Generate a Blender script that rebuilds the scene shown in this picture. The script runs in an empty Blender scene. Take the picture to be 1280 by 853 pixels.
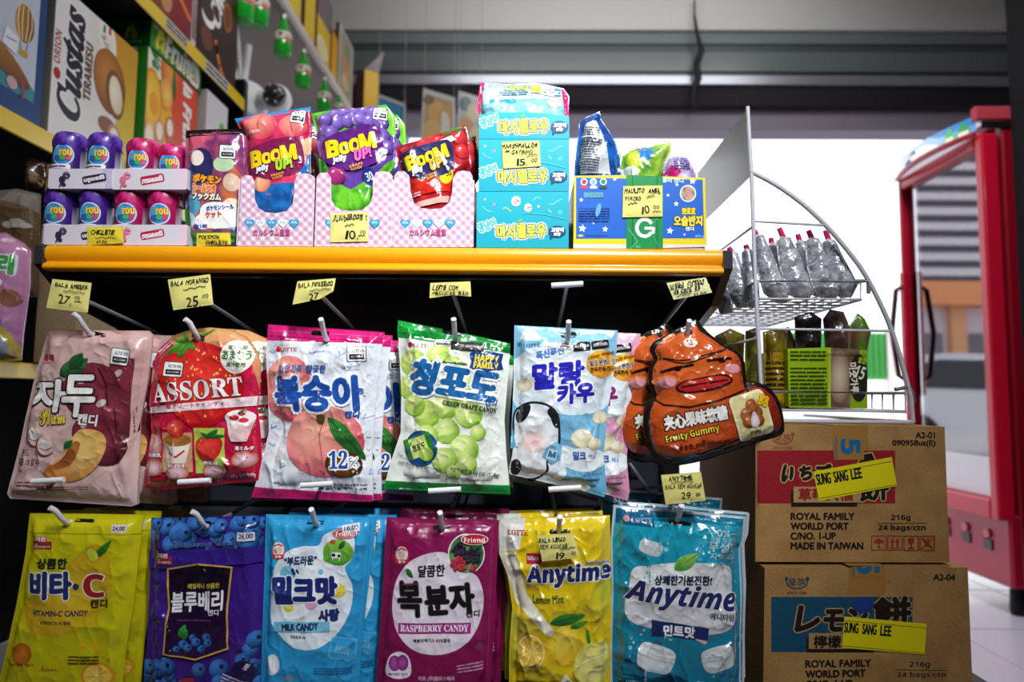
import bpy, bmesh, math, random
import numpy as np
from mathutils import Matrix, Vector
from mathutils.geometry import tessellate_polygon
S = bpy.context.scene
COL = S.collection
R = math.radians
# ------------------------------------------------------------------ camera
CAMZ = 0.80
FPX = 24 / 36 * 1280
ROT = Matrix.Rotation(R(1.0), 3, 'Z') @ Matrix.Rotation(R(90 + 4.63), 3, 'X') @ Matrix.Rotation(R(0.6), 3, 'Z')
cd = bpy.data.cameras.new('camera'); cam = bpy.data.objects.new('camera', cd); COL.objects.link(cam)
cam.matrix_world = Matrix.Translation((0, 0, CAMZ)) @ ROT.to_4x4()
cd.sensor_width = 36; cd.lens = 24; cd.clip_start = .02; cd.clip_end = 400
cd.dof.use_dof = True; cd.dof.focus_distance = .93; cd.dof.aperture_fstop = 3.4
S.camera = cam
# ------------------------------------------------------------------ light
S.view_settings.view_transform = 'Standard'; S.view_settings.look = 'None'
S.view_settings.gamma = 1; S.view_settings.use_curve_mapping = False
S.view_settings.exposure = 0.0
S.cycles.use_denoising = True
S.cycles.max_bounces = 7; S.cycles.caustics_reflective = False; S.cycles.caustics_refractive = False
S.cycles.sample_clamp_indirect = 6
wd = bpy.data.worlds.new('sky'); S.world = wd; wd.use_nodes = True
wb = wd.node_tree.nodes['Background']; wb.inputs[0].default_value = (.93, .95, 1, 1); wb.inputs[1].default_value = 2.2
def area(name, loc, tgt, sx, sy, pw, col=(1, 1, 1), spread=180):
    l = bpy.data.lights.new(name, 'AREA'); l.shape = 'RECTANGLE'; l.size = sx; l.size_y = sy; l.energy = pw; l.color = col; l.spread = R(spread)
    o = bpy.data.objects.new(name, l); COL.objects.link(o); o.location = loc
    o.rotation_euler = (Vector(tgt) - Vector(loc)).to_track_quat('-Z', 'Y').to_euler()
    return o
area('main_or_fill_lamp', (.3, -.2, 2.25), (-.1, .93, 1.3), .10, .7, 5.8, (.95, .98, 1), 52)
area('main_or_fill_lamp', (.7, -1.7, 2.7), (.25, .9, 1.15), 1.5, .07, 3.6, (.95, .98, 1), 55)  # added strip light, unseen, gives the bag film its streak highlights
area('main_or_fill_lamp', (-.1, 1.3, 3.2), (-1.0, 2.4, 1.9), 0.9, .2, 9, (1, .97, .93), 130)  # added fill to brighten the side shelving and hanging bottles
area('main_or_fill_lamp', (.6, 3.0, 3.2), (.6, 4.2, 2.9), 2.2, .2, 9, (.98, .98, 1), 140)  # added fill aimed at the concrete beam to lift its tone
area('main_or_fill_lamp', (1.0, 1.6, 3.2), (1.8, 2.8, .8), .2, .9, 24, (.97, .98, 1), 120)  # added fill that brightens the red fridge
# ------------------------------------------------------------------ pixel measuring
NP = np.array(ROT)
def rays(px, py):
    px = np.asarray(px, float); py = np.asarray(py, float)
    d = np.stack([(px - 640) / FPX, -(py - 426.5) / FPX, -np.ones_like(px)], -1)
    return d @ NP.T
C0 = np.array([0, 0, CAMZ])
def hitp(px, py, p0, n):
    d = rays(px, py); n = np.asarray(n, float)
    t = ((np.asarray(p0, float) - C0) @ n) / (d @ n)
    return C0 + d * t[..., None]
def at(px, py, Y): return hitp(px, py, (0, Y, 0), (0, 1, 0))
def atX(px, py, X): return hitp(px, py, (X, 0, 0), (1, 0, 0))
def atZ(px, py, Z): return hitp(px, py, (0, 0, Z), (0, 0, 1))
def proj(p):
    q = (np.asarray(p, float) - C0) @ NP; return 640 - FPX * q[..., 0] / q[..., 2], 426.5 + FPX * q[..., 1] / q[..., 2]
# ------------------------------------------------------------------ colour
def hx(c):
    if not isinstance(c, str): return np.array(c, float)
    c = c.lstrip('#')
    if len(c) == 3: c = ''.join(k * 2 for k in c)
    v = np.array([int(c[i:i + 2], 16) for i in (0, 2, 4)]) / 255
    return np.where(v <= .04045, v / 12.92, ((v + .055) / 1.055) ** 2.4)
_rng = np.random.default_rng(5)
_LAT = _rng.random((64, 64))
def vnoise(x, y):
    x = np.asarray(x, float); y = np.asarray(y, float)
    xi = np.floor(x).astype(int); yi = np.floor(y).astype(int); fx = x - xi; fy = y - yi
    fx = fx ** 3 * (fx * (fx * 6 - 15) + 10); fy = fy ** 3 * (fy * (fy * 6 - 15) + 10)
    g = lambda a, b: _LAT[a % 64, b % 64]
    return (g(xi, yi) * (1 - fx) + g(xi + 1, yi) * fx) * (1 - fy) + (g(xi, yi + 1) * (1 - fx) + g(xi + 1, yi + 1) * fx) * fy
def ink(c, x, y, bb):
    """colour of printed points x,y; c is a hex colour or a printed blend"""
    if isinstance(c, str) or not isinstance(c[0], str) : return np.tile(hx(c), (len(x), 1))
    x0, y0, x1, y1 = bb; nx = (x - (x0 + x1) / 2) / max((x1 - x0) / 2, 1e-6); ny = (y - (y0 + y1) / 2) / max((y1 - y0) / 2, 1e-6)
    k = c[0]
    if k == 'r':
        ox, oy = c[3:5] if len(c) > 3 else (0, 0)
        t = np.hypot(nx - ox, ny - oy) / (1 + .8 * math.hypot(ox, oy)); t = np.clip(t, 0, 1) ** 1.3
    elif k == 'v': t = np.clip((ny + 1) / 2, 0, 1)
    elif k == 'h': t = np.clip((nx + 1) / 2, 0, 1)
    elif k == 'n':
        s = c[3]; t = np.clip((.65 * vnoise(x / s, y / s) + .35 * vnoise(x / s * 2.3 + 9, y / s * 2.3) - .5) * 2.6 + .5, 0, 1)
    a, b = hx(c[1]), hx(c[2]); t = t[:, None]
    return a * (1 - t) + b * t
# ------------------------------------------------------------------ lettering
_B = {'b': (0x1D5D4, 0x1D5EE, 0x1D7EC), 's': (0x1D400, 0x1D41A, 0x1D7CE), 'i': (0x1D468, 0x1D482, 0x1D7CE), 'c': (0x1D4D0, 0x1D4EA, 0x1D7CE), 'x': (0x1D63C, 0x1D656, 0x1D7EC)}
def styl(s, f):
    if not f: return s
    a, b, d = _B[f]; o = ''
    for ch in s:
        if 'A' <= ch <= 'Z': o += chr(a + ord(ch) - 65)
        elif 'a' <= ch <= 'z': o += chr(b + ord(ch) - 97)
        elif '0' <= ch <= '9': o += chr(d + ord(ch) - 48)
        else: o += ch
    return o
_GC = {}; _TX = {}
def glyphs(s):
    if s not in _GC:
        if 'o' not in _TX:
            c = bpy.data.curves.new('lettering', 'FONT'); c.resolution_u = 3; c.fill_mode = 'BOTH'; _TX['o'] = bpy.data.objects.new('lettering', c)
        o = _TX['o']; o.data.body = s; me = o.to_mesh(preserve_all_data_layers=False)
        v = np.array([w.co[:2] for w in me.vertices]).reshape(-1, 2); f = [tuple(p.vertices) for p in me.polygons]
        o.to_mesh_clear()
        _GC[s] = (v, f)
    return _GC[s]
def crom(p, n=4):
    p = np.array(p, float); o = []; m = len(p)
    for i in range(m):
        a, b, c, d = p[i - 1], p[i], p[(i + 1) % m], p[(i + 2) % m]
        for k in range(n):
            t = k / n
            o.append(.5 * (2 * b + (c - a) * t + (2 * a - 5 * b + 4 * c - d) * t * t + (3 * b - a - 3 * c + d) * t ** 3))
    return np.array(o)
def ocrom(p, n=4):
    p = np.array(p, float); q = np.concatenate([[2 * p[0] - p[1]], p, [2 * p[-1] - p[-2]]]); return np.concatenate([crom(q, n)[n:n * len(p) - n + 1]])
def inside(px, py, poly):
    r = np.zeros(len(px), bool); n = len(poly)
    for i in range(n):
        x0, y0 = poly[i]; x1, y1 = poly[(i + 1) % n]
        if y0 == y1: continue
        c = ((y0 > py) != (y1 > py)) & (px < (x1 - x0) * (py - y0) / (y1 - y0) + x0); r ^= c
    return r
# ------------------------------------------------------------------ a printed face: an outline with artwork lying on it
class Art:
    def __init__(s, ox=0, oy=0, k=1, outline=None, col='#fff', smooth=0):
        s.f = (ox, oy, k); s.sh = []; s.occ = {}
        if outline is not None:
            o = crom(outline, smooth) if smooth else np.array(outline, float)
            s.out = s.m(o); s.base = col
    def m(s, p):
        p = np.asarray(p, float); return np.array(s.f[:2]) + p * s.f[2]
    def _lay(s, v, same=None):
        q = 5; x0, y0 = np.floor(v.min(0) / q).astype(int); x1, y1 = np.floor(v.max(0) / q).astype(int)
        cells = [(i, j) for i in range(x0, x1 + 1) for j in range(y0, y1 + 1)]
        L = 2 + max((s.occ.get(c, 0) for c in cells), default=-1) if same is None else same
        for c in cells: s.occ[c] = max(L, s.occ.get(c, 0))
        return L
    def raw(s, v, f, col, same=None, sub=0):
        L = s._lay(v, same); s.sh.append((v, f, col, L + sub)); return L
    def poly(s, p, col, sm=0, same=None):
        v = s.m(crom(p, sm) if sm else p); n = len(v)
        t = tessellate_polygon([[Vector((a, b, 0)) for a, b in v]])
        s.raw(v, [tuple(k) for k in t], col, same); return s
    def ell(s, x, y, rx, ry, col, rot=0, n=28):
        a = np.linspace(0, 2 * math.pi, n, endpoint=False); c, d = math.cos(R(rot)), math.sin(R(rot))
        u, w = rx * np.cos(a), ry * np.sin(a); v = s.m(np.stack([x + u * c + w * d, y - u * d + w * c], -1))
        s.raw(v, [tuple(range(n))], col); return s
    def ball(s, x, y, r, c0, c1):
        s.ell(x, y, r, r, ('r', c0, c1, -.3, -.35), n=20)
        if r * s.f[2] > 7: w = hx(c0); s.ell(x - r * .34, y - r * .4, r * .2, r * .13, tuple(w * .45 + .5), 30, 10)
        return s
    def rect(s, x0, y0, x1, y1, col, rot=0):
        p = np.array([(x0, y0), (x1, y0), (x1, y1), (x0, y1)], float)
        if rot: c = p.mean(0); a = R(-rot); p = c + (p - c) @ np.array([[math.cos(a), math.sin(a)], [-math.sin(a), math.cos(a)]])
        return s.poly(p, col)
    def rrect(s, x0, y0, x1, y1, r, col, rot=0):
        p = []
        for cx, cy, a0 in ((x1 - r, y0 + r, -90), (x1 - r, y1 - r, 0), (x0 + r, y1 - r, 90), (x0 + r, y0 + r, 180)):
            for k in range(5): a = R(a0 + k * 22.5); p.append((cx + r * math.cos(a), cy + r * math.sin(a)))
        p = np.array(p); c = np.array([(x0 + x1) / 2, (y0 + y1) / 2]); a = R(-rot)
        return s.poly(c + (p - c) @ np.array([[math.cos(a), math.sin(a)], [-math.sin(a), math.cos(a)]]), col)
    def line(s, p, w, col, close=False, same=None):
        p = s.m(p); w = w * s.f[2]; n = len(p); G = [([], []) for _ in range(3)]; m = n if close else n - 1
        if w <= 0: return s
        for i in range(m):
            a, b = p[i], p[(i + 1) % n]; d = (b - a) / (np.linalg.norm(b - a) + 1e-9); q = np.array([-d[1], d[0]]) * w / 2; e = d * w * .25
            V, F = G[i % 3]; k = len(V); V += [a + q - e, b + q + e, b - q + e, a - q - e]; F.append((k, k + 1, k + 2, k + 3))
        if same is None: same = s._lay(np.concatenate([p - w, p + w]))
        for i, (V, F) in enumerate(G):
            if V: s.raw(np.array(V), F, col, same, i * .2)
        return s
    def rows(s, x, y, w, h, n, col, seed=1, rot=0):
        rg = random.Random(seed); t = h / n
        for i in range(n):
            u = x
            while u < x + w:
                l = rg.uniform(1.2, 4) * t; l = min(l, x + w - u)
                a = R(-rot); c, d = math.cos(a), math.sin(a)
                pt = [(u - x, i * t + t * .5), (u - x + l, i * t + t * .5)]
                s.line([(x + p * c - q * d, y + p * d + q * c) for p, q in pt], t * .5, col); u += l + t * .5
        return s
    def star(s, x, y, r, col, n=5, q=.45, rot=0):
        p = [(x + (r if k % 2 == 0 else r * q) * math.sin(R(rot) + math.pi * k / n), y - (r if k % 2 == 0 else r * q) * math.cos(R(rot) + math.pi * k / n)) for k in range(2 * n)]
        return s.poly(p, col)
    def heart(s, x, y, r, col):
        p = []
        for k in range(20):
            t = 2 * math.pi * k / 20; p.append((x + r * math.sin(t) ** 3, y - r * (13 * math.cos(t) - 5 * math.cos(2 * t) - 2 * math.cos(3 * t) - math.cos(4 * t)) / 16))
        return s.poly(p, col)
    def leaf(s, x0, y0, x1, y1, w, c0='#2f8a35', c1='#0f4a1c'):
        a, b = np.array([x0, y0], float), np.array([x1, y1], float); d = b - a; q = np.array([-d[1], d[0]]) / np.linalg.norm(d) * w / 2
        P = [a + d * t + q * z for t, z in ((0, 0), (.2, .75), (.5, 1), (.8, .6), (1, 0), (.8, -.5), (.5, -.9), (.2, -.75))]
        s.poly(P, ('v', c0, c1), 3); s.line([a, b], w * .06, c1); return s
    def T(s, t, x, y, w, h, col, f='', rot=0, sh=0, b=0, out=()):
        v, F = glyphs(styl(t, f))
        if len(v) == 0: return s
        lo, hi = v.min(0), v.max(0); u = (v - (lo + hi) / 2) / np.maximum(hi - lo, 1e-6) * np.array([w, -h])
        u[:, 0] -= u[:, 1] * sh; a = R(-rot); c, d = math.cos(a), math.sin(a)
        u = u @ np.array([[c, d], [-d, c]]) + np.array([x, y])
        def stamp(r, cl):
            if r <= 0: s.raw(s.m(u), F, cl); return
            rp = r * s.f[2]; n = 5 if rp < 1 else (7 if rp < 2.2 else 9); ring = [(r, n)] + ([(r * .5, 5)] if rp > 1.8 else [])
            lay0 = s._lay(np.concatenate([s.m(u - r), s.m(u + r)])); i = 0
            for q, m in ring:
                for k in range(m): s.raw(s.m(u + q * np.array([math.cos(6.2832 * k / m), math.sin(6.2832 * k / m)])), F, cl, lay0, i * .12); i += 1
        for cl, r in out: stamp(max(r, b), cl)
        stamp(b, col); return s
    def badge(s, x, y, w, h, rot=0):   # black and white sugar warning
        s.rrect(x - w / 2, y - h / 2, x + w / 2, y + h / 2, w * .08, '#222', rot).rrect(x - w * .46, y - h * .46, x + w * .46, y + h * .46, w * .07, '#f2f2f2', rot)
        k = math.tan(R(rot)); s.T('ALTO EM', x + w * .08, y - h * .2, w * .66, h * .2, '#222', 'b', rot)
        s.rect(x - w * .36, y + h * .02, x + w * .4, y + h * .34, '#222', rot); s.T('AÇÚCAR', x + w * .02, y + h * .18, w * .6, h * .17, '#ddd', 'b', rot); return s
# ------------------------------------------------------------------ mesh collector
class Pack:
    def __init__(s): s.V = []; s.N = []; s.C = []; s.F = []; s.n = 0
    def add(s, v, n, c, f):
        v = np.asarray(v, float); s.V.append(v); s.N.append(np.asarray(n, float)); s.C.append(np.broadcast_to(np.asarray(c, float), v.shape).copy())
        s.F += [tuple(i + s.n for i in k) for k in f]; s.n += len(v)
    def face(s, pts, col):
        p = np.asarray(pts, float); n = np.zeros(3)
        for i in range(len(p)): n += np.cross(p[i], p[(i + 1) % len(p)])
        n /= np.linalg.norm(n) + 1e-12; s.add(p, np.tile(n, (len(p), 1)), hx(col), [tuple(range(len(p)))])
    def box(s, lo, hi, col, bev=.001, M=None, seg=1):
        bm = bmesh.new(); bmesh.ops.create_cube(bm, size=1)
        lo, hi = np.minimum(lo, hi), np.maximum(lo, hi)
        for v in bm.verts: v.co = [(a + b) / 2 + c * (b - a) for a, b, c in zip(lo, hi, v.co)]
        bev = min(bev, .45 * float((hi - lo).min()))
        if bev: bmesh.ops.bevel(bm, geom=bm.edges[:], offset=bev, segments=seg, affect='EDGES', profile=.5)
        if M is not None: bm.transform(M)
        for f in bm.faces:
            c = col if not callable(col) else col(f.normal)
            s.add([v.co for v in f.verts], [f.normal] * len(f.verts), hx(c), [tuple(range(len(f.verts)))])
        bm.free()
    def tube(s, pts, r, col, n=8, close=False, caps=True):
        P = [np.array(p, float) for p in pts]; m = len(P); up = np.array([.13, .29, .95]); V = []; N = []
        rr = r if hasattr(r, '__len__') else [r] * m; prev = None
        for i in range(m):
            a = P[i - 1] if (i or close) else P[i]; b = P[(i + 1) % m] if (i < m - 1 or close) else P[i]
            d = (b - a) / (np.linalg.norm(b - a) + 1e-12)
            x = np.cross(d, up) if prev is None else prev - d * (prev @ d)
            if np.linalg.norm(x) < 1e-5: x = np.cross(d, (1, 0, 0))
            x /= np.linalg.norm(x); prev = x; y = np.cross(d, x)
            for k in range(n):
                q = x * math.cos(6.28318 * k / n) + y * math.sin(6.28318 * k / n); V.append(P[i] + q * rr[i]); N.append(q)
        F = [(i * n + k, i * n + (k + 1) % n, ((i + 1) % m) * n + (k + 1) % n, ((i + 1) % m) * n + k) for i in range(m if close else m - 1) for k in range(n)]
        s.add(V, N, hx(col), F)
        if caps and not close:
            s.face(V[:n][::-1], col); s.face(V[-n:], col)
    def lathe(s, c, prof, col, n=28, axis=(0, 0, 1), cf=None, rid=None):
        ax = np.array(axis, float); ax /= np.linalg.norm(ax); x = np.cross((0, 1, 0.01), ax); x /= np.linalg.norm(x); y = np.cross(ax, x)
        pr = np.array(prof, float); dr = np.gradient(pr[:, 0]); dz = np.gradient(pr[:, 1]); V = []; N = []; CC = []
        for i, (r, z) in enumerate(pr):
            l = math.hypot(dr[i], dz[i]) + 1e-12
            for k in range(n):
                a = 6.28318 * k / n; q = x * math.cos(a) + y * math.sin(a); r2 = r * (1 + (rid(a, z) if rid else 0))
                V.append(np.array(c) + q * r2 + ax * z); N.append(q * dz[i] / l - ax * dr[i] / l)
                CC.append(hx(cf(a, z) if cf else col))
        s.add(V, N, CC, [(i * n + k, i * n + (k + 1) % n, (i + 1) * n + (k + 1) % n, (i + 1) * n + k) for i in range(len(pr) - 1) for k in range(n)])
    def art(s, A, p0=None, nrm=(0, -1, 0), frame=None, g=3.0, bulge=0, seal=3, rad=45, wr=0, seed=0, back=None, thick=.0004, eps=.00007, bb=.25, fold=(), warp=None):
        """lay artwork A on a plane: p0,nrm measure it from the photo, frame=(origin,ex,ey) places it in the plane's own units"""
        out = A.out; lo, hi = out.min(0), out.max(0); n = len(out); TT = []; II = []
        def addp(v, f, i):
            v = np.asarray(v, float); t = [(k[0], k[j], k[j + 1]) for k in f for j in range(1, len(k) - 1)]
            if t: TT.append(v[np.array(t)]); II.append(np.full(len(t), i))
        addp(out, tessellate_polygon([[Vector((a, b, 0)) for a, b in out]]), 0)
        for i, (v, f, c, L) in enumerate(A.sh): addp(v, f, i + 1)
        T, I = np.concatenate(TT), np.concatenate(II)
        def cut(T, I, co, no):
            d = (T - np.asarray(co, float)) @ np.asarray(no, float); d[np.abs(d) < 1e-5] = 0
            cr = (np.minimum(np.minimum(d[:, 0], d[:, 1]), d[:, 2]) < 0) & (np.maximum(np.maximum(d[:, 0], d[:, 1]), d[:, 2]) > 0)
            if not cr.any(): return T, I
            t, e, ii = T[cr], d[cr], I[cr]; sg = np.sign(e); r = np.arange(len(t))
            z = (sg == 0).any(1); O = [T[~cr]]; J = [I[~cr]]
            if z.any():
                k = np.argmax(sg[z] == 0, 1); q = r[:z.sum()]; tz, ez = t[z], e[z]; a, b, c = tz[q, k], tz[q, (k + 1) % 3], tz[q, (k + 2) % 3]; eb, ec = ez[q, (k + 1) % 3], ez[q, (k + 2) % 3]
                m = b + (c - b) * (eb / (eb - ec))[:, None]; O += [np.stack([a, b, m], 1), np.stack([a, m, c], 1)]; J += [ii[z]] * 2
            w = ~z
            if w.any():
                sw = sg[w]; k = np.argmax(sw != np.sign(sw.sum(1))[:, None], 1); q = r[:w.sum()]; tw, ew = t[w], e[w]
                a, b, c = tw[q, k], tw[q, (k + 1) % 3], tw[q, (k + 2) % 3]; ea, eb, ec = ew[q, k], ew[q, (k + 1) % 3], ew[q, (k + 2) % 3]
                m1 = a + (b - a) * (ea / (ea - eb))[:, None]; m2 = a + (c - a) * (ea / (ea - ec))[:, None]
                O += [np.stack([a, m1, m2], 1), np.stack([m1, b, c], 1), np.stack([m1, c, m2], 1)]; J += [ii[w]] * 3
            return np.concatenate(O), np.concatenate(J)
        need = any((v.min(0) < lo - 1e-6).any() or (v.max(0) > hi + 1e-6).any() or not inside(v[:, 0], v[:, 1], out).all() for v, _, _, _ in A.sh)
        if need:
            for i in range(n):
                a, b = out[i], out[(i + 1) % n]; d = b - a; L2 = np.linalg.norm(d)
                if L2 > 1e-6: T, I = cut(T, I, a, np.array([-d[1], d[0]]) / L2)
            ce = T.mean(1); ok = (I == 0) | inside(ce[:, 0], ce[:, 1], out); T, I = T[ok], I[ok]
        for x in np.arange(math.floor(lo[0] / g) * g + g, hi[0], g): T, I = cut(T, I, (x, 0), (1, 0))
        for y in np.arange(math.floor(lo[1] / g) * g + g, hi[1], g): T, I = cut(T, I, (0, y), (0, 1))
        ar = (T[:, 1, 0] - T[:, 0, 0]) * (T[:, 2, 1] - T[:, 0, 1]) - (T[:, 1, 1] - T[:, 0, 1]) * (T[:, 2, 0] - T[:, 0, 0])
        T[ar > 0] = T[ar > 0][:, ::-1]; ok = np.abs(ar) > 1e-7; T, I = T[ok], I[ok]
        q = np.round((T.reshape(-1, 2) - lo + 10) * 2e3).astype(np.int64); key = (q[:, 0] * (1 << 25) + q[:, 1]) * 4096 + np.repeat(I, 3)
        _, fi, inv = np.unique(key, return_index=True, return_inverse=True); inv = inv.ravel()
        P = T.reshape(-1, 2)[fi]; ids = np.repeat(I, 3)[fi]; Fa = inv.reshape(-1, 3)
        ok = (Fa[:, 0] != Fa[:, 1]) & (Fa[:, 1] != Fa[:, 2]) & (Fa[:, 0] != Fa[:, 2]); Fa, I = Fa[ok], I[ok]
        o_ = np.argsort(I, kind='stable'); F = Fa[o_].tolist(); Fid = I[o_].tolist()
        Cc = np.zeros((len(P), 3)); Ls = np.zeros(len(P))
        for i in np.unique(ids):
            m = ids == i
            if i == 0: Cc[m] = ink(A.base, P[m, 0], P[m, 1], (*lo, *hi))
            else:
                v, _, c, L = A.sh[i - 1]; Cc[m] = ink(c, P[m, 0], P[m, 1], (*v.min(0), *v.max(0))); Ls[m] = L
        # plane points
        if frame is None:
            W = hitp(P[:, 0], P[:, 1], p0, nrm); n3 = np.array(nrm, float); n3 /= np.linalg.norm(n3)
            c = (lo + hi) / 2; q = hitp(np.array([c[0], c[0] + 1, c[0]]), np.array([c[1], c[1], c[1] + 1]), p0, nrm); ex, ey = q[1] - q[0], q[2] - q[0]
        else:
            o, ex, ey = [np.array(k, float) for k in frame]; W = o + P[:, :1] * ex + P[:, 1:] * ey; n3 = np.cross(ey, ex); n3 /= np.linalg.norm(n3)
        sc = np.linalg.norm(ex); H = np.zeros(len(P)); GX = np.zeros(len(P)); GY = np.zeros(len(P))
        if bulge or wr:
            gx = np.arange(lo[0] - 2, hi[0] + 3); gy = np.arange(lo[1] - 2, hi[1] + 3); X, Y = np.meshgrid(gx, gy, indexing='ij'); D = np.zeros_like(X)
            for i in range(n):
                a, b = out[i], out[(i + 1) % n]; d = b - a; L2 = d @ d
                if L2 < 1e-9: continue
                t = np.clip(((X - a[0]) * d[0] + (Y - a[1]) * d[1]) / L2, 0, 1)
                D += (np.hypot(X - a[0] - t * d[0], Y - a[1] - t * d[1]) + .3) ** -4.0
            D = D ** -.25; t = np.clip((D - seal) / rad, 0, 1); Hg = bulge * np.sqrt(t * (2 - t) + .0004)
            k = seed * 7.31; ww = np.clip(D / 14, .12, 1)
            rid = lambda u, v: 1 - np.abs(2 * vnoise(u, v) - 1)
            dome = (1 - np.clip((D - seal) / (rad * 1.1), 0, 1)) * .8 + .35
            Hg = Hg + 1.9 * wr * ww * dome * (1.0 * (rid(X / 46 + k, Y / 60 + k) ** 2) + .55 * (rid((X + .5 * Y) / 30 + k, (Y - .4 * X) / 44) ** 2) + .35 * vnoise(X / 13 + k, Y / 17))
            for fx, fy, fw, fa, fr in fold:   # a crease at fx,fy running at angle fr
                a = R(fr); u = (X - fx) * math.cos(a) + (Y - fy) * math.sin(a); w = -(X - fx) * math.sin(a) + (Y - fy) * math.cos(a)
                Hg = Hg + fa * np.exp(-(w / fw) ** 2) * np.exp(-(u / (fw * 6)) ** 2)
            Hf = wr * ww * dome * (.75 * rid((X - .3 * Y) / 17 + k, (Y + .5 * X) / 27) ** 3 + .45 * rid((X + .6 * Y) / 11, (Y - .5 * X) / 15 + k) ** 3)   # fine crinkles, as shading only
            Dx, Dy = np.gradient(Hg + Hf)
            i = np.clip(P[:, 0] - gx[0], 0, len(gx) - 1.001); j = np.clip(P[:, 1] - gy[0], 0, len(gy) - 1.001); i0 = i.astype(int); j0 = j.astype(int); fi = i - i0; fj = j - j0
            bl = lambda G: (G[i0, j0] * (1 - fi) + G[i0 + 1, j0] * fi) * (1 - fj) + (G[i0, j0 + 1] * (1 - fi) + G[i0 + 1, j0 + 1] * fi) * fj
            H, GX, GY = bl(Hg), bl(Dx), bl(Dy)
        Nn = n3 - ex * (GX / (ex @ ex))[:, None] - ey * (GY / (ey @ ey))[:, None]; Nn /= np.linalg.norm(Nn, axis=1)[:, None]
        Vv = W + n3 * (H + Ls * eps)[:, None]
        if warp: Vv, Nn = warp(P, H + Ls * eps)
        s.add(Vv, Nn, Cc, F)
        if back is not None:   # closed body: rear film joined to the front along the outline
            b0 = [i for i, k in enumerate(Fid) if k == 0]; idx = np.unique([v for i in b0 for v in F[i]]); mp = {v: i for i, v in enumerate(idx)}
            Bv = W[idx] - n3 * (np.maximum(H[idx], 0) * bb + thick)[:, None]; Bn = -(n3 + ex * (GX[idx] * bb / (ex @ ex))[:, None] + ey * (GY[idx] * bb / (ey @ ey))[:, None])
            s.add(Bv, Bn, hx(back), [[mp[v] for v in F[i]][::-1] for i in b0])
            ec = {}
            for i in b0:
                k = F[i]
                for j in range(len(k)):
                    e = (k[j], k[(j + 1) % len(k)])
                    if (e[1], e[0]) in ec: del ec[(e[1], e[0])]
                    else: ec[e] = 1
            for a, b in ec:
                fr = [Vv[b], Vv[a], Bv[mp[a]], Bv[mp[b]]]; s.face(fr, tuple(Cc[a]))
        return s
    def done(s, name, mat, parent=None, org=None, **tags):
        V = np.concatenate(s.V); N = np.concatenate(s.N); C = np.concatenate(s.C)
        if parent is not None: org = np.array(parent.matrix_basis.translation)
        elif org is None: org = np.array([(V[:, 0].min() + V[:, 0].max()) / 2, (V[:, 1].min() + V[:, 1].max()) / 2, V[:, 2].min()])
        org = np.array(org, float)
        me = bpy.data.meshes.new(name); me.from_pydata((V - org).tolist(), [], s.F)
        at_ = me.attributes.new('ink', 'FLOAT_COLOR', 'POINT'); at_.data.foreach_set('color', np.concatenate([C, np.ones((len(C), 1))], 1).astype(np.float32).ravel())
        me.polygons.foreach_set('use_smooth', [True] * len(me.polygons))
        N = N / (np.linalg.norm(N, axis=1)[:, None] + 1e-12)
        me.normals_split_custom_set_from_vertices(N.tolist())
        for m in (mat if isinstance(mat, list) else [mat]): me.materials.append(M[m] if isinstance(m, str) else m)
        o = bpy.data.objects.new(name, me); COL.objects.link(o)
        if parent is not None: o.parent = parent
        else: o.location = org
        for k, v in tags.items(): o[k] = v
        return o
def thing(name, loc, label, category, group=None):
    o = bpy.data.objects.new(name, None); COL.objects.link(o); o.location = loc; o.empty_display_size = .05
    o['label'] = label; o['category'] = category
    if group: o['group'] = group
    return o
def tags(label, category, group=None):
    d = dict(label=label, category=category)
    if group: d['group'] = group
    return d
def dup(o, d, label, group=None):
    c = o.copy(); COL.objects.link(c); c.location = Vector(o.location) + Vector((d[0], d[1] * 1.75, d[2])); c['label'] = label
    if group: c['group'] = group
    for ch in list(o.children):
        k = ch.copy(); COL.objects.link(k); k.parent = c
        for gch in ch.children:
            j = gch.copy(); COL.objects.link(j); j.parent = k
    return c
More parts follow.
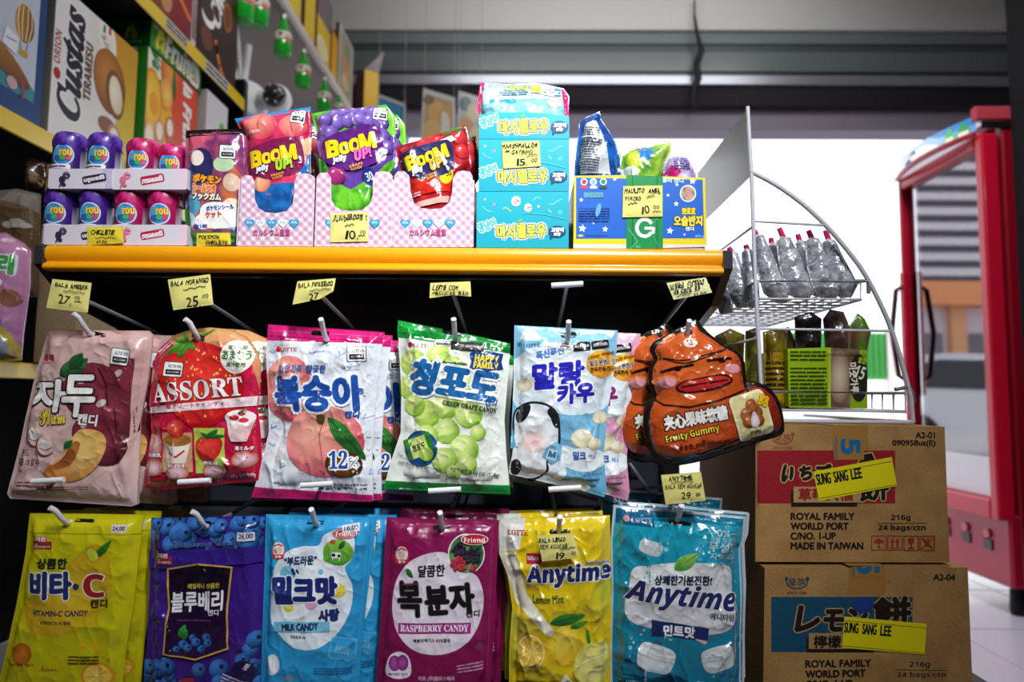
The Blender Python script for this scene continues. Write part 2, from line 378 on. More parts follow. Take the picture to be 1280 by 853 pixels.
# ------------------------------------------------------------------ materials
M = {}
def mat(name, rough, spec=.5, metal=0, coat=0, bump=0, bscale=40, col=None, crough=.08, grain=0, emit=0):
    m = bpy.data.materials.new(name); m.use_nodes = True; nt = m.node_tree; b = nt.nodes['Principled BSDF']; L = nt.links.new
    if col is None:
        a = nt.nodes.new('ShaderNodeAttribute'); a.attribute_name = 'ink'; src = a.outputs['Color']
    else:
        a = nt.nodes.new('ShaderNodeRGB'); a.outputs[0].default_value = (*hx(col), 1); src = a.outputs[0]
    tc = nt.nodes.new('ShaderNodeTexCoord')
    if grain:
        n = nt.nodes.new('ShaderNodeTexNoise'); n.inputs['Scale'].default_value = 220; n.inputs['Detail'].default_value = 4; L(tc.outputs['Object'], n.inputs['Vector'])
        mx = nt.nodes.new('ShaderNodeMix'); mx.data_type = 'RGBA'; mx.blend_type = 'MULTIPLY'; mx.inputs[0].default_value = grain
        L(src, mx.inputs[6]); cr = nt.nodes.new('ShaderNodeValToRGB'); cr.color_ramp.elements[0].position = .3; cr.color_ramp.elements[0].color = (.55, .55, .55, 1); cr.color_ramp.elements[1].position = .7
        L(n.outputs[0], cr.inputs[0]); L(cr.outputs[0], mx.inputs[7]); src = mx.outputs[2]
    L(src, b.inputs['Base Color'])
    if emit: L(src, b.inputs['Emission Color']); b.inputs['Emission Strength'].default_value = emit   # a backlit sign
    b.inputs['Roughness'].default_value = rough; b.inputs['Specular IOR Level'].default_value = spec; b.inputs['Metallic'].default_value = metal
    b.inputs['Coat Weight'].default_value = coat; b.inputs['Coat Roughness'].default_value = crough
    if bump:
        n = nt.nodes.new('ShaderNodeTexNoise'); n.inputs['Scale'].default_value = bscale; n.inputs['Detail'].default_value = 3; L(tc.outputs['Object'], n.inputs['Vector'])
        u = nt.nodes.new('ShaderNodeBump'); u.inputs['Strength'].default_value = bump; u.inputs['Distance'].default_value = .004
        L(n.outputs[0], u.inputs['Height']); L(u.outputs[0], b.inputs['Normal']); L(u.outputs[0], b.inputs['Coat Normal'])
    M[name] = m; return m
mat('film', .22, .6, 0, .7, .4, 45)
mat('foil', .25, .6, .55, .2, .5, 45)
mat('satin', .33, .5, 0, .25, .22, 40)
mat('card', .34, .25, 0, .05)
mat('kraft', .8, .2, bump=.25, bscale=300, grain=.3)
mat('paper', .85, .2, bump=.1, bscale=120)
mat('plastic', .3, .5, 0, .2)
mat('gloss_paint', .3, .5, 0, .3)
mat('matt', .8, .2)
mat('wire', .35, .5, 0, .3)
mat('steel', .35, .5, .7, 0, .1, 90)
mat('silver', .22, .8, .35, .5, 1.0, 110)
mat('sign', .3, .4, 0, .2, emit=.55)
mat('wall_paint', .85, .2, bump=.1, bscale=20, grain=.12)
mat('concrete', .8, .25, bump=.15, bscale=15, grain=.2)
mat('rubber', .6, .3)
# ================================================================== the room
def structure(name, pk, m): return pk.done(name, m, kind='structure')
def slab(name, lo, hi, col, m='wall_paint'):
    p = Pack(); p.box(lo, hi, col, 0); return structure(name, p, m)
XL, XR, YB, YF, ZC = -1.5, 3.5, 4.2, -2.2, 3.32
p = Pack(); p.box((XL - .1, YF, -.1), (XR + .1, YB + .15, 0), '#b9b4c2', 0)
for i in range(-3, 6):
    for j in range(-4, 9): p.box((i * .5 + .004, j * .5 + .004, 0), (i * .5 + .496, j * .5 + .496, .002), '#cfcbd8', 0) if XL < i * .5 < XR and YF < j * .5 < YB - .3 else None
structure('floor', p, 'plastic')
slab('ceiling', (XL - .1, YF, ZC), (XR + .1, YB + .15, ZC + .1), '#d8d6d2')
slab('wall_left', (XL - .1, YF, 0), (XL, YB + .15, ZC), '#b9b3ac')
slab('wall_right', (XR, YF, 0), (XR + .1, YB + .15, ZC), '#77747a')
slab('wall_front', (XL, YF - .1, 0), (XR, YF, ZC), '#8f8d8c')
# shop front: wall left of the opening and the beam above the shutter
ox = float(at(506, 200, YB)[0])
p = Pack(); p.box((XL, YB, 0), (ox, YB + .15, ZC), '#a9a6a4', 0); structure('wall_back', p, 'wall_paint')
zl = [float(at(640, y, YB - .1)[2]) for y in (155, 130, 106, 97, 36)]
p = Pack(); p.box((XL, YB - .12, float(at(640, 37, YB - .12)[2])), (XR, YB + .15, ZC), '#c6c6c0', 0); structure('trim_1', p, 'concrete')
p = Pack(); p.box((ox, YB - .02, zl[0]), (XR, YB + .15, zl[1] + .03), '#8d8795', .004); structure('trim_2', p, 'concrete')
# roller shutter, part way down
zt = float(at(640, 37, YB - .12)[2])
t = thing('roller_shutter', ((ox + XR) / 2, YB - .1, zl[1]), 'dark grey ribbed roller shutter pulled up under the concrete beam', 'shutter')
p = Pack(); Y0 = YB - .08; z = zl[3]; n = 0; hh = [.03, .13, .05, .13, .04, .2]
xs0, xs1 = XL + .35, XR - .02
z = zl[3] + .015
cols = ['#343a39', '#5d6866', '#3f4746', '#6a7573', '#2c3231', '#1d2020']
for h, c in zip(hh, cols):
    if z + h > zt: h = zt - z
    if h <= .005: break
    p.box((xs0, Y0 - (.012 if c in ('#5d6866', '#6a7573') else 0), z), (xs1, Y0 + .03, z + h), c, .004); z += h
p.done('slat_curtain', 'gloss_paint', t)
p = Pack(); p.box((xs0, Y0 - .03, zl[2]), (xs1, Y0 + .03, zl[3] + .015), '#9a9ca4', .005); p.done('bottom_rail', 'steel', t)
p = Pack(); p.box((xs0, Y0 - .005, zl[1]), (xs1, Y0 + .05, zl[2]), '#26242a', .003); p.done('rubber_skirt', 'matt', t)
p = Pack(); q = [at(x, y, YB - .17) for x, y in ((868, 20), (872, 45), (877, 62), (871, 80), (873, 98), (868, 112), (866, 128), (870, 136))]
p.tube(q, [.009, .012, .02, .02, .022, .02, .014, .006], '#101012', 8); p.tube([at(868, 0, YB - .16), at(868, 20, YB - .17)], .006, '#3a3a3c')
p.done('pull_cord', 'rubber', **tags('black cord bundle hanging down over the middle of the roller shutter', 'cord'))
# black wall end beside the red fridge
xb = float(at(1276, 400, 2.52)[0])
slab('wall_end', (xb, 2.3, 0), (XR, 2.52, ZC), '#0e0d10', 'matt')
# ================================================================== outside
p = Pack(); p.box((-160, YB + .15, -.12), (60, 200, -.02), '#cfccd0', 0); structure('outside_ground', p, 'concrete')
p = Pack(); a = at(955, 415, 11); b = at(1109, 468, 11)
for k in range(22):
    x = a[0] + (b[0] - a[0]) * k / 21; p.box((x - .012, 10.98, b[2] - .05), (x + .012, 11.02, a[2]), '#3f9a4a', 0)
p.box((a[0], 11.03, b[2] - .1), (b[0], 11.06, a[2]), '#59ac5f', 0); p.box((b[0], 10.95, -.02), (b[0] + .1, 11.05, a[2] + .1), '#e2cfd0', 0); p.box((a[0] - .1, 10.95, -.02), (a[0], 11.05, a[2] + .1), '#e2cfd0', 0)
p.done('street_fence', 'matt', **tags('green barred fence out in the street seen past the wire rack', 'fence'))
# the building, awning and car that the fridge door mirrors
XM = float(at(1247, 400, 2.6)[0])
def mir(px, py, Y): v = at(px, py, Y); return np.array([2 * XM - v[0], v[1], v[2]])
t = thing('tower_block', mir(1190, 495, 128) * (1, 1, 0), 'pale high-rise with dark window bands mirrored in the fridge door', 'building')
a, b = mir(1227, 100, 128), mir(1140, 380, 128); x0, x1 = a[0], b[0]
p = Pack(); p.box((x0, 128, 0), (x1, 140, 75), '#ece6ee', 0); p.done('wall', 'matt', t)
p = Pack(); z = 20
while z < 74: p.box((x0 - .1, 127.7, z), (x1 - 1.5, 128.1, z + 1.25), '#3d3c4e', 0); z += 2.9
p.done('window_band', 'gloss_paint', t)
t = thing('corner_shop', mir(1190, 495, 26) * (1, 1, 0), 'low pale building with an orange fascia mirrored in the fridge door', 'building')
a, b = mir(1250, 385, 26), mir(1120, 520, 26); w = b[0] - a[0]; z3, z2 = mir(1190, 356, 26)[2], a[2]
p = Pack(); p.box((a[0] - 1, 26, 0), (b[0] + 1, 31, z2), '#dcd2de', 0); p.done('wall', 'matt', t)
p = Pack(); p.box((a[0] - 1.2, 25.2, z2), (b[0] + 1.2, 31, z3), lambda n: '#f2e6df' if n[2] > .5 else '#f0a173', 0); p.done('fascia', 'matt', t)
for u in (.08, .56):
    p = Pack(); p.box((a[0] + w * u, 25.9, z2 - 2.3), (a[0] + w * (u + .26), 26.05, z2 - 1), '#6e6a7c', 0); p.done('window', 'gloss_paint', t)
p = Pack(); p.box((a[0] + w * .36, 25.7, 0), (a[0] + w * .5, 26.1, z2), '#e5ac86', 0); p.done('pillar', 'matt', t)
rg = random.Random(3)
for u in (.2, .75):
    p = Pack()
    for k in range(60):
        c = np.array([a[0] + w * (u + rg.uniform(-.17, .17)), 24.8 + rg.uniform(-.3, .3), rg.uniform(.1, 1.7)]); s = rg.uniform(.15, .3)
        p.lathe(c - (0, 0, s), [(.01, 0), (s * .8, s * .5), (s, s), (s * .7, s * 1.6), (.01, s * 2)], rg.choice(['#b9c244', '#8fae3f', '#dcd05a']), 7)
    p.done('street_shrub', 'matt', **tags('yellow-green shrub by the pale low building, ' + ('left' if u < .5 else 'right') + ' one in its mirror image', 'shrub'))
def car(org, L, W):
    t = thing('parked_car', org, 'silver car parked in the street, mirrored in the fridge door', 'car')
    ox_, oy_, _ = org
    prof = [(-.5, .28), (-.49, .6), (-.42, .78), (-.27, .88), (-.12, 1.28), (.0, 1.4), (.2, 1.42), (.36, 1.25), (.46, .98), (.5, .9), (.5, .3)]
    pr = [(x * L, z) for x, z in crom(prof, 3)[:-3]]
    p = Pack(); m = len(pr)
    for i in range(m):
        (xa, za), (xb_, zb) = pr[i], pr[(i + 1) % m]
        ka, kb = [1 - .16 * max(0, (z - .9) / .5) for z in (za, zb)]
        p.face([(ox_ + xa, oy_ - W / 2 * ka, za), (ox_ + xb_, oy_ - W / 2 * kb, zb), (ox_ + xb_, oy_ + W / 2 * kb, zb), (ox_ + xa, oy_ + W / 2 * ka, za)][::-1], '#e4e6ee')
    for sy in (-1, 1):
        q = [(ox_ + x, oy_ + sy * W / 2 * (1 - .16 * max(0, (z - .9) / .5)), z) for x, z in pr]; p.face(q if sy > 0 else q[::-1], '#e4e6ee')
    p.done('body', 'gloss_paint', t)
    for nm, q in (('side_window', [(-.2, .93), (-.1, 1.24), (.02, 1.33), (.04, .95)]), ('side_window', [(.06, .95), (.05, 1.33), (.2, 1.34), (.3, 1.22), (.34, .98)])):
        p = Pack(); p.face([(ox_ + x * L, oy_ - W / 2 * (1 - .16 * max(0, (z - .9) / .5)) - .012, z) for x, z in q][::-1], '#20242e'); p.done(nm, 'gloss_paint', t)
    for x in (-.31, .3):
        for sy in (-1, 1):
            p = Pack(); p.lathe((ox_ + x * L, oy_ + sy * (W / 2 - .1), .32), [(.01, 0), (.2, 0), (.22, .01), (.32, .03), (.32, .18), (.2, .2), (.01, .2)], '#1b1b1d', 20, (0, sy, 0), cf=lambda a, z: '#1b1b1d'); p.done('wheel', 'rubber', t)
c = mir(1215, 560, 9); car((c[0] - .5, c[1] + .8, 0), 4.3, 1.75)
# ================================================================== main gondola
BY, SY = 1.25, .93
g = thing('gondola_shelf', (0, 1.1, 0), 'black shop shelving unit with hook wall under a yellow-fronted shelf', 'shelving')
gx0, gx1 = float(at(57, 325, SY)[0]), float(at(903, 325, SY)[0])
zt_, zb_ = float(at(480, 308, SY)[2]), float(at(480, 341, SY)[2]); SZ = zt_
p = Pack(); z = .1
while z < SZ + .02:
    p.box((gx0, BY, z), (gx1, BY + .02, z + .094), '#343844', .006); z += .1
p.box((gx0, BY + .015, .05), (gx1, BY + .05, SZ + .12), '#0b0c10', 0); p.done('back_panel', 'gloss_paint', g)
p = Pack(); p.box((gx0, SY + .005, zt_ - .03), (gx1, BY, zt_ - .0005), '#23252b', .002); p.box((gx0 + .02, SY + .03, zb_ - .004), (gx1 - .02, BY, zt_ - .03), '#17181d', .002); p.done('shelf_board', 'gloss_paint', g)
# yellow pressed-metal front lip with a rolled profile
p = Pack(); h = zt_ - zb_
prof = [(.012, 0), (.004, -.001), (.0, -.004), (-.002, -h * .3), (-.001, -h * .52), (.003, -h * .6), (.003, -h * .68), (-.003, -h * .76), (-.006, -h * .88), (-.003, -h * .98), (.004, -h), (.012, -h)]
prof = [(a - .001, b) for a, b in prof]
V = []; N = []
for x in (gx0, gx1):
    for i, (y, zz) in enumerate(prof):
        a, b = prof[max(i - 1, 0)], prof[min(i + 1, len(prof) - 1)]; d = np.array([b[0] - a[0], b[1] - a[1]]); d /= np.linalg.norm(d)
        V.append((x, SY + y, zt_ + zz)); N.append((0, d[1], -d[0]))
k = len(prof); p.add(V, N, hx('#f2a008'), [(i, i + 1, k + i + 1, k + i) for i in range(k - 1)]); p.done('price_rail', 'gloss_paint', g)
# dark end caps and brackets
for nm, x, sg in (('end_bracket', gx1, 1), ('end_bracket', gx0, -1)):
    p = Pack(); zq = zt_ - h * .1
    q = [(SY - .006, zq), (SY - .006, zb_ + .008), (SY + .06, zb_ - .035), (BY, zb_ - .09), (BY, zq)]
    for s_ in (0, 1):
        xx = x + sg * .012 * s_; f = [(xx, y, zz) for y, zz in q]; p.face(f if (s_ == 1) == (sg < 0) else f[::-1], '#2e2e34')
    for i in range(len(q)):
        (ya, za), (yb, zb2) = q[i], q[(i + 1) % len(q)]; p.face([(x, ya, za), (x + sg * .012, ya, za), (x + sg * .012, yb, zb2), (x, yb, zb2)][::1 if sg < 0 else -1], '#2e2e34')
    p.done(nm, 'gloss_paint', g)
for x in (gx0 + .01, gx1 - .01):
    p = Pack(); p.box((x - .015, BY - .03, 0), (x + .015, BY + .03, SZ + .12), '#1c1d22', .003); p.done('upright', 'gloss_paint', g)
cz2 = float(at(1080, 888, .955)[2])
p = Pack(); p.box((gx0, .83, 0), (gx1 + .42, BY + .05, cz2), '#17181c', .004); p.done('base_deck', 'gloss_paint', g)
# ---------------------------------------------------------------- hooks
def hook(tx, ty, lx, ly, label, short=0, tilt=0):
    """two-wire display hook: prong ends at pixel tx,ty; price bar at lx,ly"""
    HY = .845
    a = at(tx, ty, HY); b = at(lx, ly, HY + .008)
    t = thing('display_hook', (a[0], BY, a[2] + .02), label, 'hook', 'display hooks on the gondola')
    zz = a[2] - .02
    p = Pack(); P = [(a[0], BY - .004, zz + .03), (a[0], BY - .15, zz + .012), (a[0], HY + .045, zz - .004), (a[0], HY + .025, zz - .003), (a[0], HY + .013, zz + .006), (a[0] + tilt * .4, HY + .005, zz + .016), (a[0] + tilt, HY, a[2])]
    p.tube(P, .0034, '#e9e9ee', 10); p.done('wire_prong', 'wire', t)
    p = Pack(); p.tube([(b[0], HY + .012, b[2]), (b[0], HY + .05, b[2] - .006), (a[0] + (b[0] - a[0]) * .6, BY - .005, b[2] - .06)], .0028, '#8e9096', 8); p.done('label_arm', 'wire', t)
    p = Pack(); w = .02; r = R(4 if short >= 0 else -4)
    p.tube([(b[0] - w, HY + .008, b[2] - w * math.tan(r)), (b[0] + w, HY + .008, b[2] + w * math.tan(r))], .0035, '#f2f2f6', 10); p.done('price_bar', 'plastic', t)
    p = Pack(); p.box((a[0] - .018, BY - .006, zz + .005), (a[0] + .018, BY - .001, b[2] - .03), '#3a3b40', .002); p.done('back_plate', 'steel', t)
    return t
T1 = [(97, 392, 85, 366, -.0), (237, 399, 240, 366, 0), (401, 399, 395, 364, 0), (567, 399, 565, 364, 0), (711, 402, 709, 356, 0), (862, 401, 866, 360, 0)]
W1 = ['pink plum bags', 'red strawberry bags', 'white peach bags', 'green grape bags', 'pale blue milk bags', 'brown gummy bags']
for (a, b, c, d, e), w in zip(T1, W1): hook(a, b, c, d, 'white wire display hook holding the ' + w + ' under the yellow shelf', tilt=-.006 if a < 300 else 0)
T2 = [(68, 635, 60, 601), (246, 640, 243, 602), (389, 637, 396, 606), (550, 641, 556, 613), (700, 646, 706, 611), (852, 632, 853, 606)]
W2 = ['yellow vitamin bags', 'purple blueberry bags', 'blue milk candy bags', 'dark pink raspberry bags', 'yellow lemon bags', 'teal mint bags']
for (a, b, c, d), w in zip(T2, W2): hook(a, b, c, d, 'white wire display hook holding the ' + w + ' in the lower row', tilt=-.006 if a < 300 else 0)
# ================================================================== left gondola
lg = thing('side_shelving', (-1.2, 1.6, 0), 'black side shelving with yellow shelf edges along the left wall', 'shelving')
X0 = -1.0; XW = XL + .02
def lshelf(px, py, thick, y0, y1, nm='shelf_board'):
    v = atX(px, py, X0); z = float(v[2])
    p = Pack(); p.box((XW, y0, z - .02), (X0 - .004, y1, z), '#26262a', .002); o = p.done(nm, 'gloss_paint', lg)
    p = Pack(); p.box((X0 - .006, y0, z - thick), (X0, y1, z), '#e8c400', .002); k = p.done('price_rail', 'gloss_paint', lg)
    return z
zs1 = lshelf(35, 150, .042, .75, 2.335)
zs2 = lshelf(230, 43, .042, .75, 2.335)
zs0 = lshelf(20, 453, .032, .75, 2.335)
p = Pack(); p.box((XW, 2.335, 0), (X0 - .002, 2.365, 1.92), '#131316', .003); p.done('side_panel', 'gloss_paint', lg)
p = Pack(); p.box((XW, .75, 0), (XW + .02, 2.335, 1.92), '#101013', 0); p.done('back_panel', 'matt', lg)
p = Pack(); p.box((XW, .75, 0), (X0 - .03, 2.335, .3), '#101013', .003); p.done('base_deck', 'gloss_paint', lg)
# soffit with white edge rail above the bottles
vr = atX(391, 65, X0); zr = float(vr[2])
p = Pack(); p.box((XL, 2.2, zr), (X0 - .01, YB, zr + .02), '#a39b95', 0); structure('trim_3', p, 'wall_paint')
p = Pack(); p.box((X0 - .012, 1.6, zr - .012), (X0 + .012, YB - .1, zr + .03), '#d9cfc6', .004); structure('trim_4', p, 'wall_paint')
# ================================================================== hanging bags
BG = .88
def bag(A, name, label, Y=BG, back='#999999', mt='film', bulge=.011, wr=.0028, seed=1, seal=6, rad=60, g=3, tilt=0, group=None, category='candy bag', **k):
    p = Pack(); n = (0, -1, -tilt)
    c = A.out.mean(0); p0 = at(c[0], c[1], Y)
    p.art(A, p0, n, bulge=bulge, wr=wr, seed=seed, seal=seal, rad=rad, g=g, back=back, **k)
    return p.done(name, mt, **tags(label, category, group))
def slot(A, x, y, w, h, rot=0):   # hang hole, its dark opening painted black on the film
    return A.rrect(x - w / 2, y - h / 2, x + w / 2, y + h / 2, h * .48, '#050506', rot)
# ---- pink plum candy
A = Art(0, 330, .3753, [(162, 226), (180, 220), (330, 222), (498, 223), (512, 238), (497, 380), (470, 520), (462, 800), (440, 808), (240, 795), (36, 782), (26, 765), (70, 590), (112, 400)], ('v', '#d3aca8', '#d9b7b3'))
for x, y, r in ((445, 400, 85), (330, 425, 95), (395, 500, 90), (330, 560, 60), (380, 610, 60)): A.ball(x, y, r, '#8e3346', '#4a1320')
A.line([(350, 350), (375, 400), (385, 470)], 5, '#3a0d1a').line([(400, 480), (410, 550)], 4, '#380c18')
A.poly([(470, 300), (512, 238), (497, 380), (470, 520), (440, 640), (445, 480)], '#cfa6a3')
A.leaf(230, 375, 315, 318, 60, '#3f7a44', '#15401f').leaf(262, 350, 300, 300, 45, '#2f6a38', '#143a1c')
A.poly([(165, 690), (230, 640), (285, 560), (320, 548), (365, 560), (380, 600), (360, 660), (310, 705), (250, 722), (195, 708)], ('r', '#f5cf7a', '#c98038', .2, -.3), 4)
A.poly([(165, 692), (230, 650), (280, 590), (300, 600), (270, 660), (225, 680)], ('r', '#8a3a26', '#c47a3c'), 4).leaf(245, 610, 275, 585, 26)
for x, y in ((140, 575), (180, 605)): A.ell(x - 5, y, 30, 32, '#8c2d30').ell(x, y - 2, 29, 31, ('r', '#fffaf4', '#d9b9ad', -.2, -.2)).line([(x - 22, y + 5), (x, y + 14), (x + 22, y + 4)], 3, '#a05a54')
A.T('자', 185, 440, 118, 100, '#f4efed', 'b', 0, .15, 5, [('#1c1413', 10)]).T('두', 290, 440, 100, 130, '#f4efed', 'b', 0, .12, 5, [('#1c1413', 10)])
A.T('Plum', 203, 508, 88, 50, '#e9d046', 'c', 4, 0, .8, [('#3a2b10', 2.4)]).T('캔디', 322, 518, 62, 36, '#f6f0ee', '', -5, .1, 1.5, [('#2a1c1c', 3)])
A.T('해태', 182, 315, 38, 22, '#a8262c', b=1.5).rect(165, 330, 190, 333, '#a8262c')
A.badge(420, 312, 62, 56, -8).T('윈드,', 96, 628, 40, 24, '#6b3a3c', '', 0, .1, .5).T('과즙 1% 함유', 110, 658, 92, 24, '#6b3a3c', '', 0, .1, .5)
A.rows(80, 720, 120, 20, 2, '#7a4a4a', 3).rows(150, 735, 170, 14, 2, '#7a4a4a', 4)
slot(A, 330, 235, 62, 14, -12)
o = bag(A, 'candy_bag', 'pink plum candy bag with white lettering, hanging foremost on its hook', back='#c8a09c', seed=1, seal=7, bulge=.013, fold=[(165, 590, 9, .006, 80), (150, 420, 8, -.003, 60)], group='plum candy bags', mt='satin')
dup(o, (.033, .02, -.003), 'pink plum candy bag half hidden behind the front plum bag')
dup(o, (.056, .045, -.006), 'third pink plum candy bag, farthest back on the plum hook')
# ---- strawberry assorted candy
A = Art(0, 330, .3753, [(512, 330), (530, 285), (575, 240), (640, 218), (700, 212), (765, 218), (825, 245), (858, 290), (870, 330), (866, 420), (858, 470), (868, 560), (872, 640), (862, 722), (700, 738), (560, 752), (482, 748), (490, 660), (510, 560), (498, 470)], ('v', '#d8a06a', '#d0103f'))
A.poly([(505, 400), (560, 310), (700, 300), (840, 300), (866, 420), (872, 700), (862, 722), (482, 748), (490, 660)], ('v', '#d21c4c', '#b30a35'))
A.ell(555, 315, 50, 60, '#c5104a').rows(520, 280, 60, 36, 3, '#ffd5da', 7, 40)
A.poly([(548, 330), (590, 275), (680, 262), (770, 290), (825, 350), (822, 430), (780, 500), (690, 552), (630, 520), (560, 450)], ('r', '#f03a30', '#b80e1c', -.15, -.2), 4)
rg = random.Random(2)
for k in range(46):
    a, r = rg.uniform(0, 6.28), rg.uniform(.1, .93) ** .6; A.ell(690 + 120 * r * math.cos(a), 400 + 120 * r * math.sin(a), 3, 4.5, '#f6c06a', 0, 8)
A.leaf(640, 262, 565, 305, 26, '#5fae3a', '#23701f').leaf(640, 262, 610, 318, 26, '#6cb743', '#23701f').leaf(640, 262, 665, 290, 22, '#7cc24c', '#23701f').leaf(640, 262, 590, 250, 16, '#7cc24c', '#2a7a22').leaf(645, 262, 725, 215, 12, '#5fae3a', '#23701f').leaf(642, 260, 612, 225, 14, '#7cc24c', '#2a7a22')
A.ell(803, 312, 50, 56, '#f4efe0').T('福岡県産', 805, 280, 54, 13, '#4a7a4a', b=.4).T('あまおう', 803, 306, 84, 30, '#2c7a44', b=1).T('果汁使用', 803, 338, 60, 15, '#4a7a4a', b=.4)
A.badge(597, 353, 64, 50, -4)
A.poly([(505, 478), (865, 440), (862, 472), (505, 498)], '#fbe3e8').T('苺アソートキャンディ', 668, 470, 190, 15, '#b01040', '', 4, 0, .5)
A.T('ASSORT', 672, 420, 300, 62, '#fbf4f2', 's', 5, 0, .8, [('#9a0c30', 3)])
A.poly([(665, 545), (765, 545), (770, 690), (670, 695)], '#b9cf56').poly([(500, 545), (555, 535), (560, 700), (490, 705)], '#c8204a').rect(560, 560, 660, 690, '#d79a78')
A.ell(528, 600, 30, 46, ('r', '#ffe9df', '#d63446')).ell(528, 545, 28, 24, '#d8303c')
A.poly([(565, 590), (655, 590), (640, 660), (580, 660)], '#f4e6da').ell(610, 585, 47, 20, '#a86a30').ball(608, 548, 30, '#f25848', '#b01424').line([(585, 625), (610, 640), (635, 620)], 6, '#c8242f')
A.poly([(672, 590), (715, 568), (758, 585), (752, 630), (712, 665), (680, 640)], ('r', '#ee4438', '#b8121e', -.2, -.3), 4).leaf(705, 580, 745, 550, 20).leaf(715, 578, 690, 560, 14).leaf(720, 575, 770, 570, 14)
A.poly([(768, 510), (858, 510), (835, 590), (788, 590)], ('h', '#f7e2df', '#e0aab0')).ell(812, 510, 46, 24, '#f9ecea').ell(795, 512, 16, 9, '#c8283c').ell(825, 520, 14, 8, '#d03a4a').ell(818, 498, 12, 7, '#c02034').leaf(805, 498, 835, 486, 12)
for x, y in ((612, 690), (728, 686), (825, 648), (528, 675)): A.ell(x, y, 36, 25, '#e6b6b8').ell(x, y, 30, 20, ('r', '#f6dfe0', '#d98a9a')).ell(x, y, 37, 26, '#b58a3a') if 0 else A.ell(x, y, 37, 27, '#a88640').ell(x, y, 32, 22, ('r', '#f4d6d8', '#d07a90'))
for x, y, t in ((528, 635, '苺練乳'), (610, 668, '苺チーズケーキ'), (722, 660, '完熟苺'), (825, 612, '苺ミルク')): A.T(t, x, y, 54, 13, '#fff', '', 0, 0, .6, [('#a01038', 2)])
A.T('のど飴', 815, 705, 78, 16, '#ffdbe0', '', 3, 0, .5).rows(500, 722, 60, 10, 1, '#e890a0')
slot(A, 672, 243, 50, 12, -20)
o = bag(A, 'candy_bag', 'red strawberry candy bag with round top and white banner, foremost on its hook', back='#a00c30', seed=2, bulge=.013, seal=5, group='strawberry candy bags')
dup(o, (.010, .022, .002), 'red strawberry candy bag just behind the front strawberry bag')
# ---- peach candy
def peach(A, x, y, rx, ry): A.ell(x, y, rx, ry, ('r', '#f9b39d', '#d9526a', -.25, -.3)).line([(x + rx * .05, y - ry * .75), (x - rx * .12, y - ry * .2), (x - rx * .05, y + ry * .5)], 4, '#cf5a6c')
A = Art(310, 330, .375, [(68, 202), (260, 215), (455, 228), (440, 330), (425, 480), (415, 640), (418, 790), (405, 793), (200, 785), (12, 778), (40, 690), (70, 560), (68, 420), (60, 300)], ('n', '#eef0f4', '#dfe4ee', 18))
A.poly([(60, 195), (460, 222), (452, 268), (64, 256)], '#d21d78').poly([(10, 742), (416, 770), (420, 800), (0, 790)], '#c51a6c')
A.line([(66, 240), (452, 262)], 3, '#b0105c').line([(66, 222), (455, 245)], 2, '#e75a9c')
rg = random.Random(9)
for k in range(70):
    x, y = rg.uniform(70, 420), rg.uniform(265, 700); a = rg.uniform(0, 3.1); l = rg.uniform(6, 20); A.line([(x, y), (x + l * math.cos(a), y + l * math.sin(a)), (x + l * 1.3, y + l * math.sin(a) * .3)], rg.uniform(1.5, 4), rg.choice(['#3f63b8', '#7f9bd8', '#b4c6ea']))
peach(A, 145, 415, 88, 108); peach(A, 265, 590, 128, 118)
A.ell(255, 515, 14, 20, '#5a4a20').leaf(280, 512, 395, 650, 58, '#3d8a3a', '#155422').poly([(270, 650), (310, 620), (375, 640), (380, 695), (290, 705)], ('r', '#7a4a18', '#3d2208'), 3)
A.T('12', 310, 650, 58, 58, '#2a4fa0', 's', 0, 0, 1, [('#fff', 6)]).T('%', 358, 660, 30, 32, '#2a4fa0', 'b', 0, 0, 0, [('#fff', 5)])
A.T('복숭아', 243, 432, 285, 110, '#1f52a8', '', 0, -.05, 6.5, [('#f4f7fc', 15)])
A.T('입안가득', 155, 350, 80, 24, '#5078b8', '', 0, .1, 1).T('향긋한', 240, 352, 62, 24, '#3d5a9c', '', 0, .1, 1.3).T('캔디', 355, 502, 42, 22, '#27509c', '', 0, .1, 1.5)
A.ell(104, 285, 9, 9, '#d8202c', n=12).T('LOTTE', 142, 287, 62, 13, '#b51f30', 's').badge(370, 302, 62, 52, 2)
A.T('캔디류 153 g (580 kcal)', 345, 735, 110, 12, '#334', b=.3).T('복숭아농축액 1.2%', 320, 748, 160, 10, '#445', b=.3)
slot(A, 243, 232, 60, 16, -4)
o = bag(A, 'candy_bag', 'white peach candy bag with magenta edges, foremost on its hook', back='#cfd4dd', seed=3, seal=17, rad=50, bulge=.014, group='peach candy bags')
dup(o, (.006, .014, -.002), 'white peach candy bag second on its hook, its edges showing around the front one')
dup(o, (.042, .035, -.008), 'white peach candy bag peeking out to the side behind the others')
dup(o, (-.004, .055, -.01), 'white peach candy bag at the rear of the peach hook')
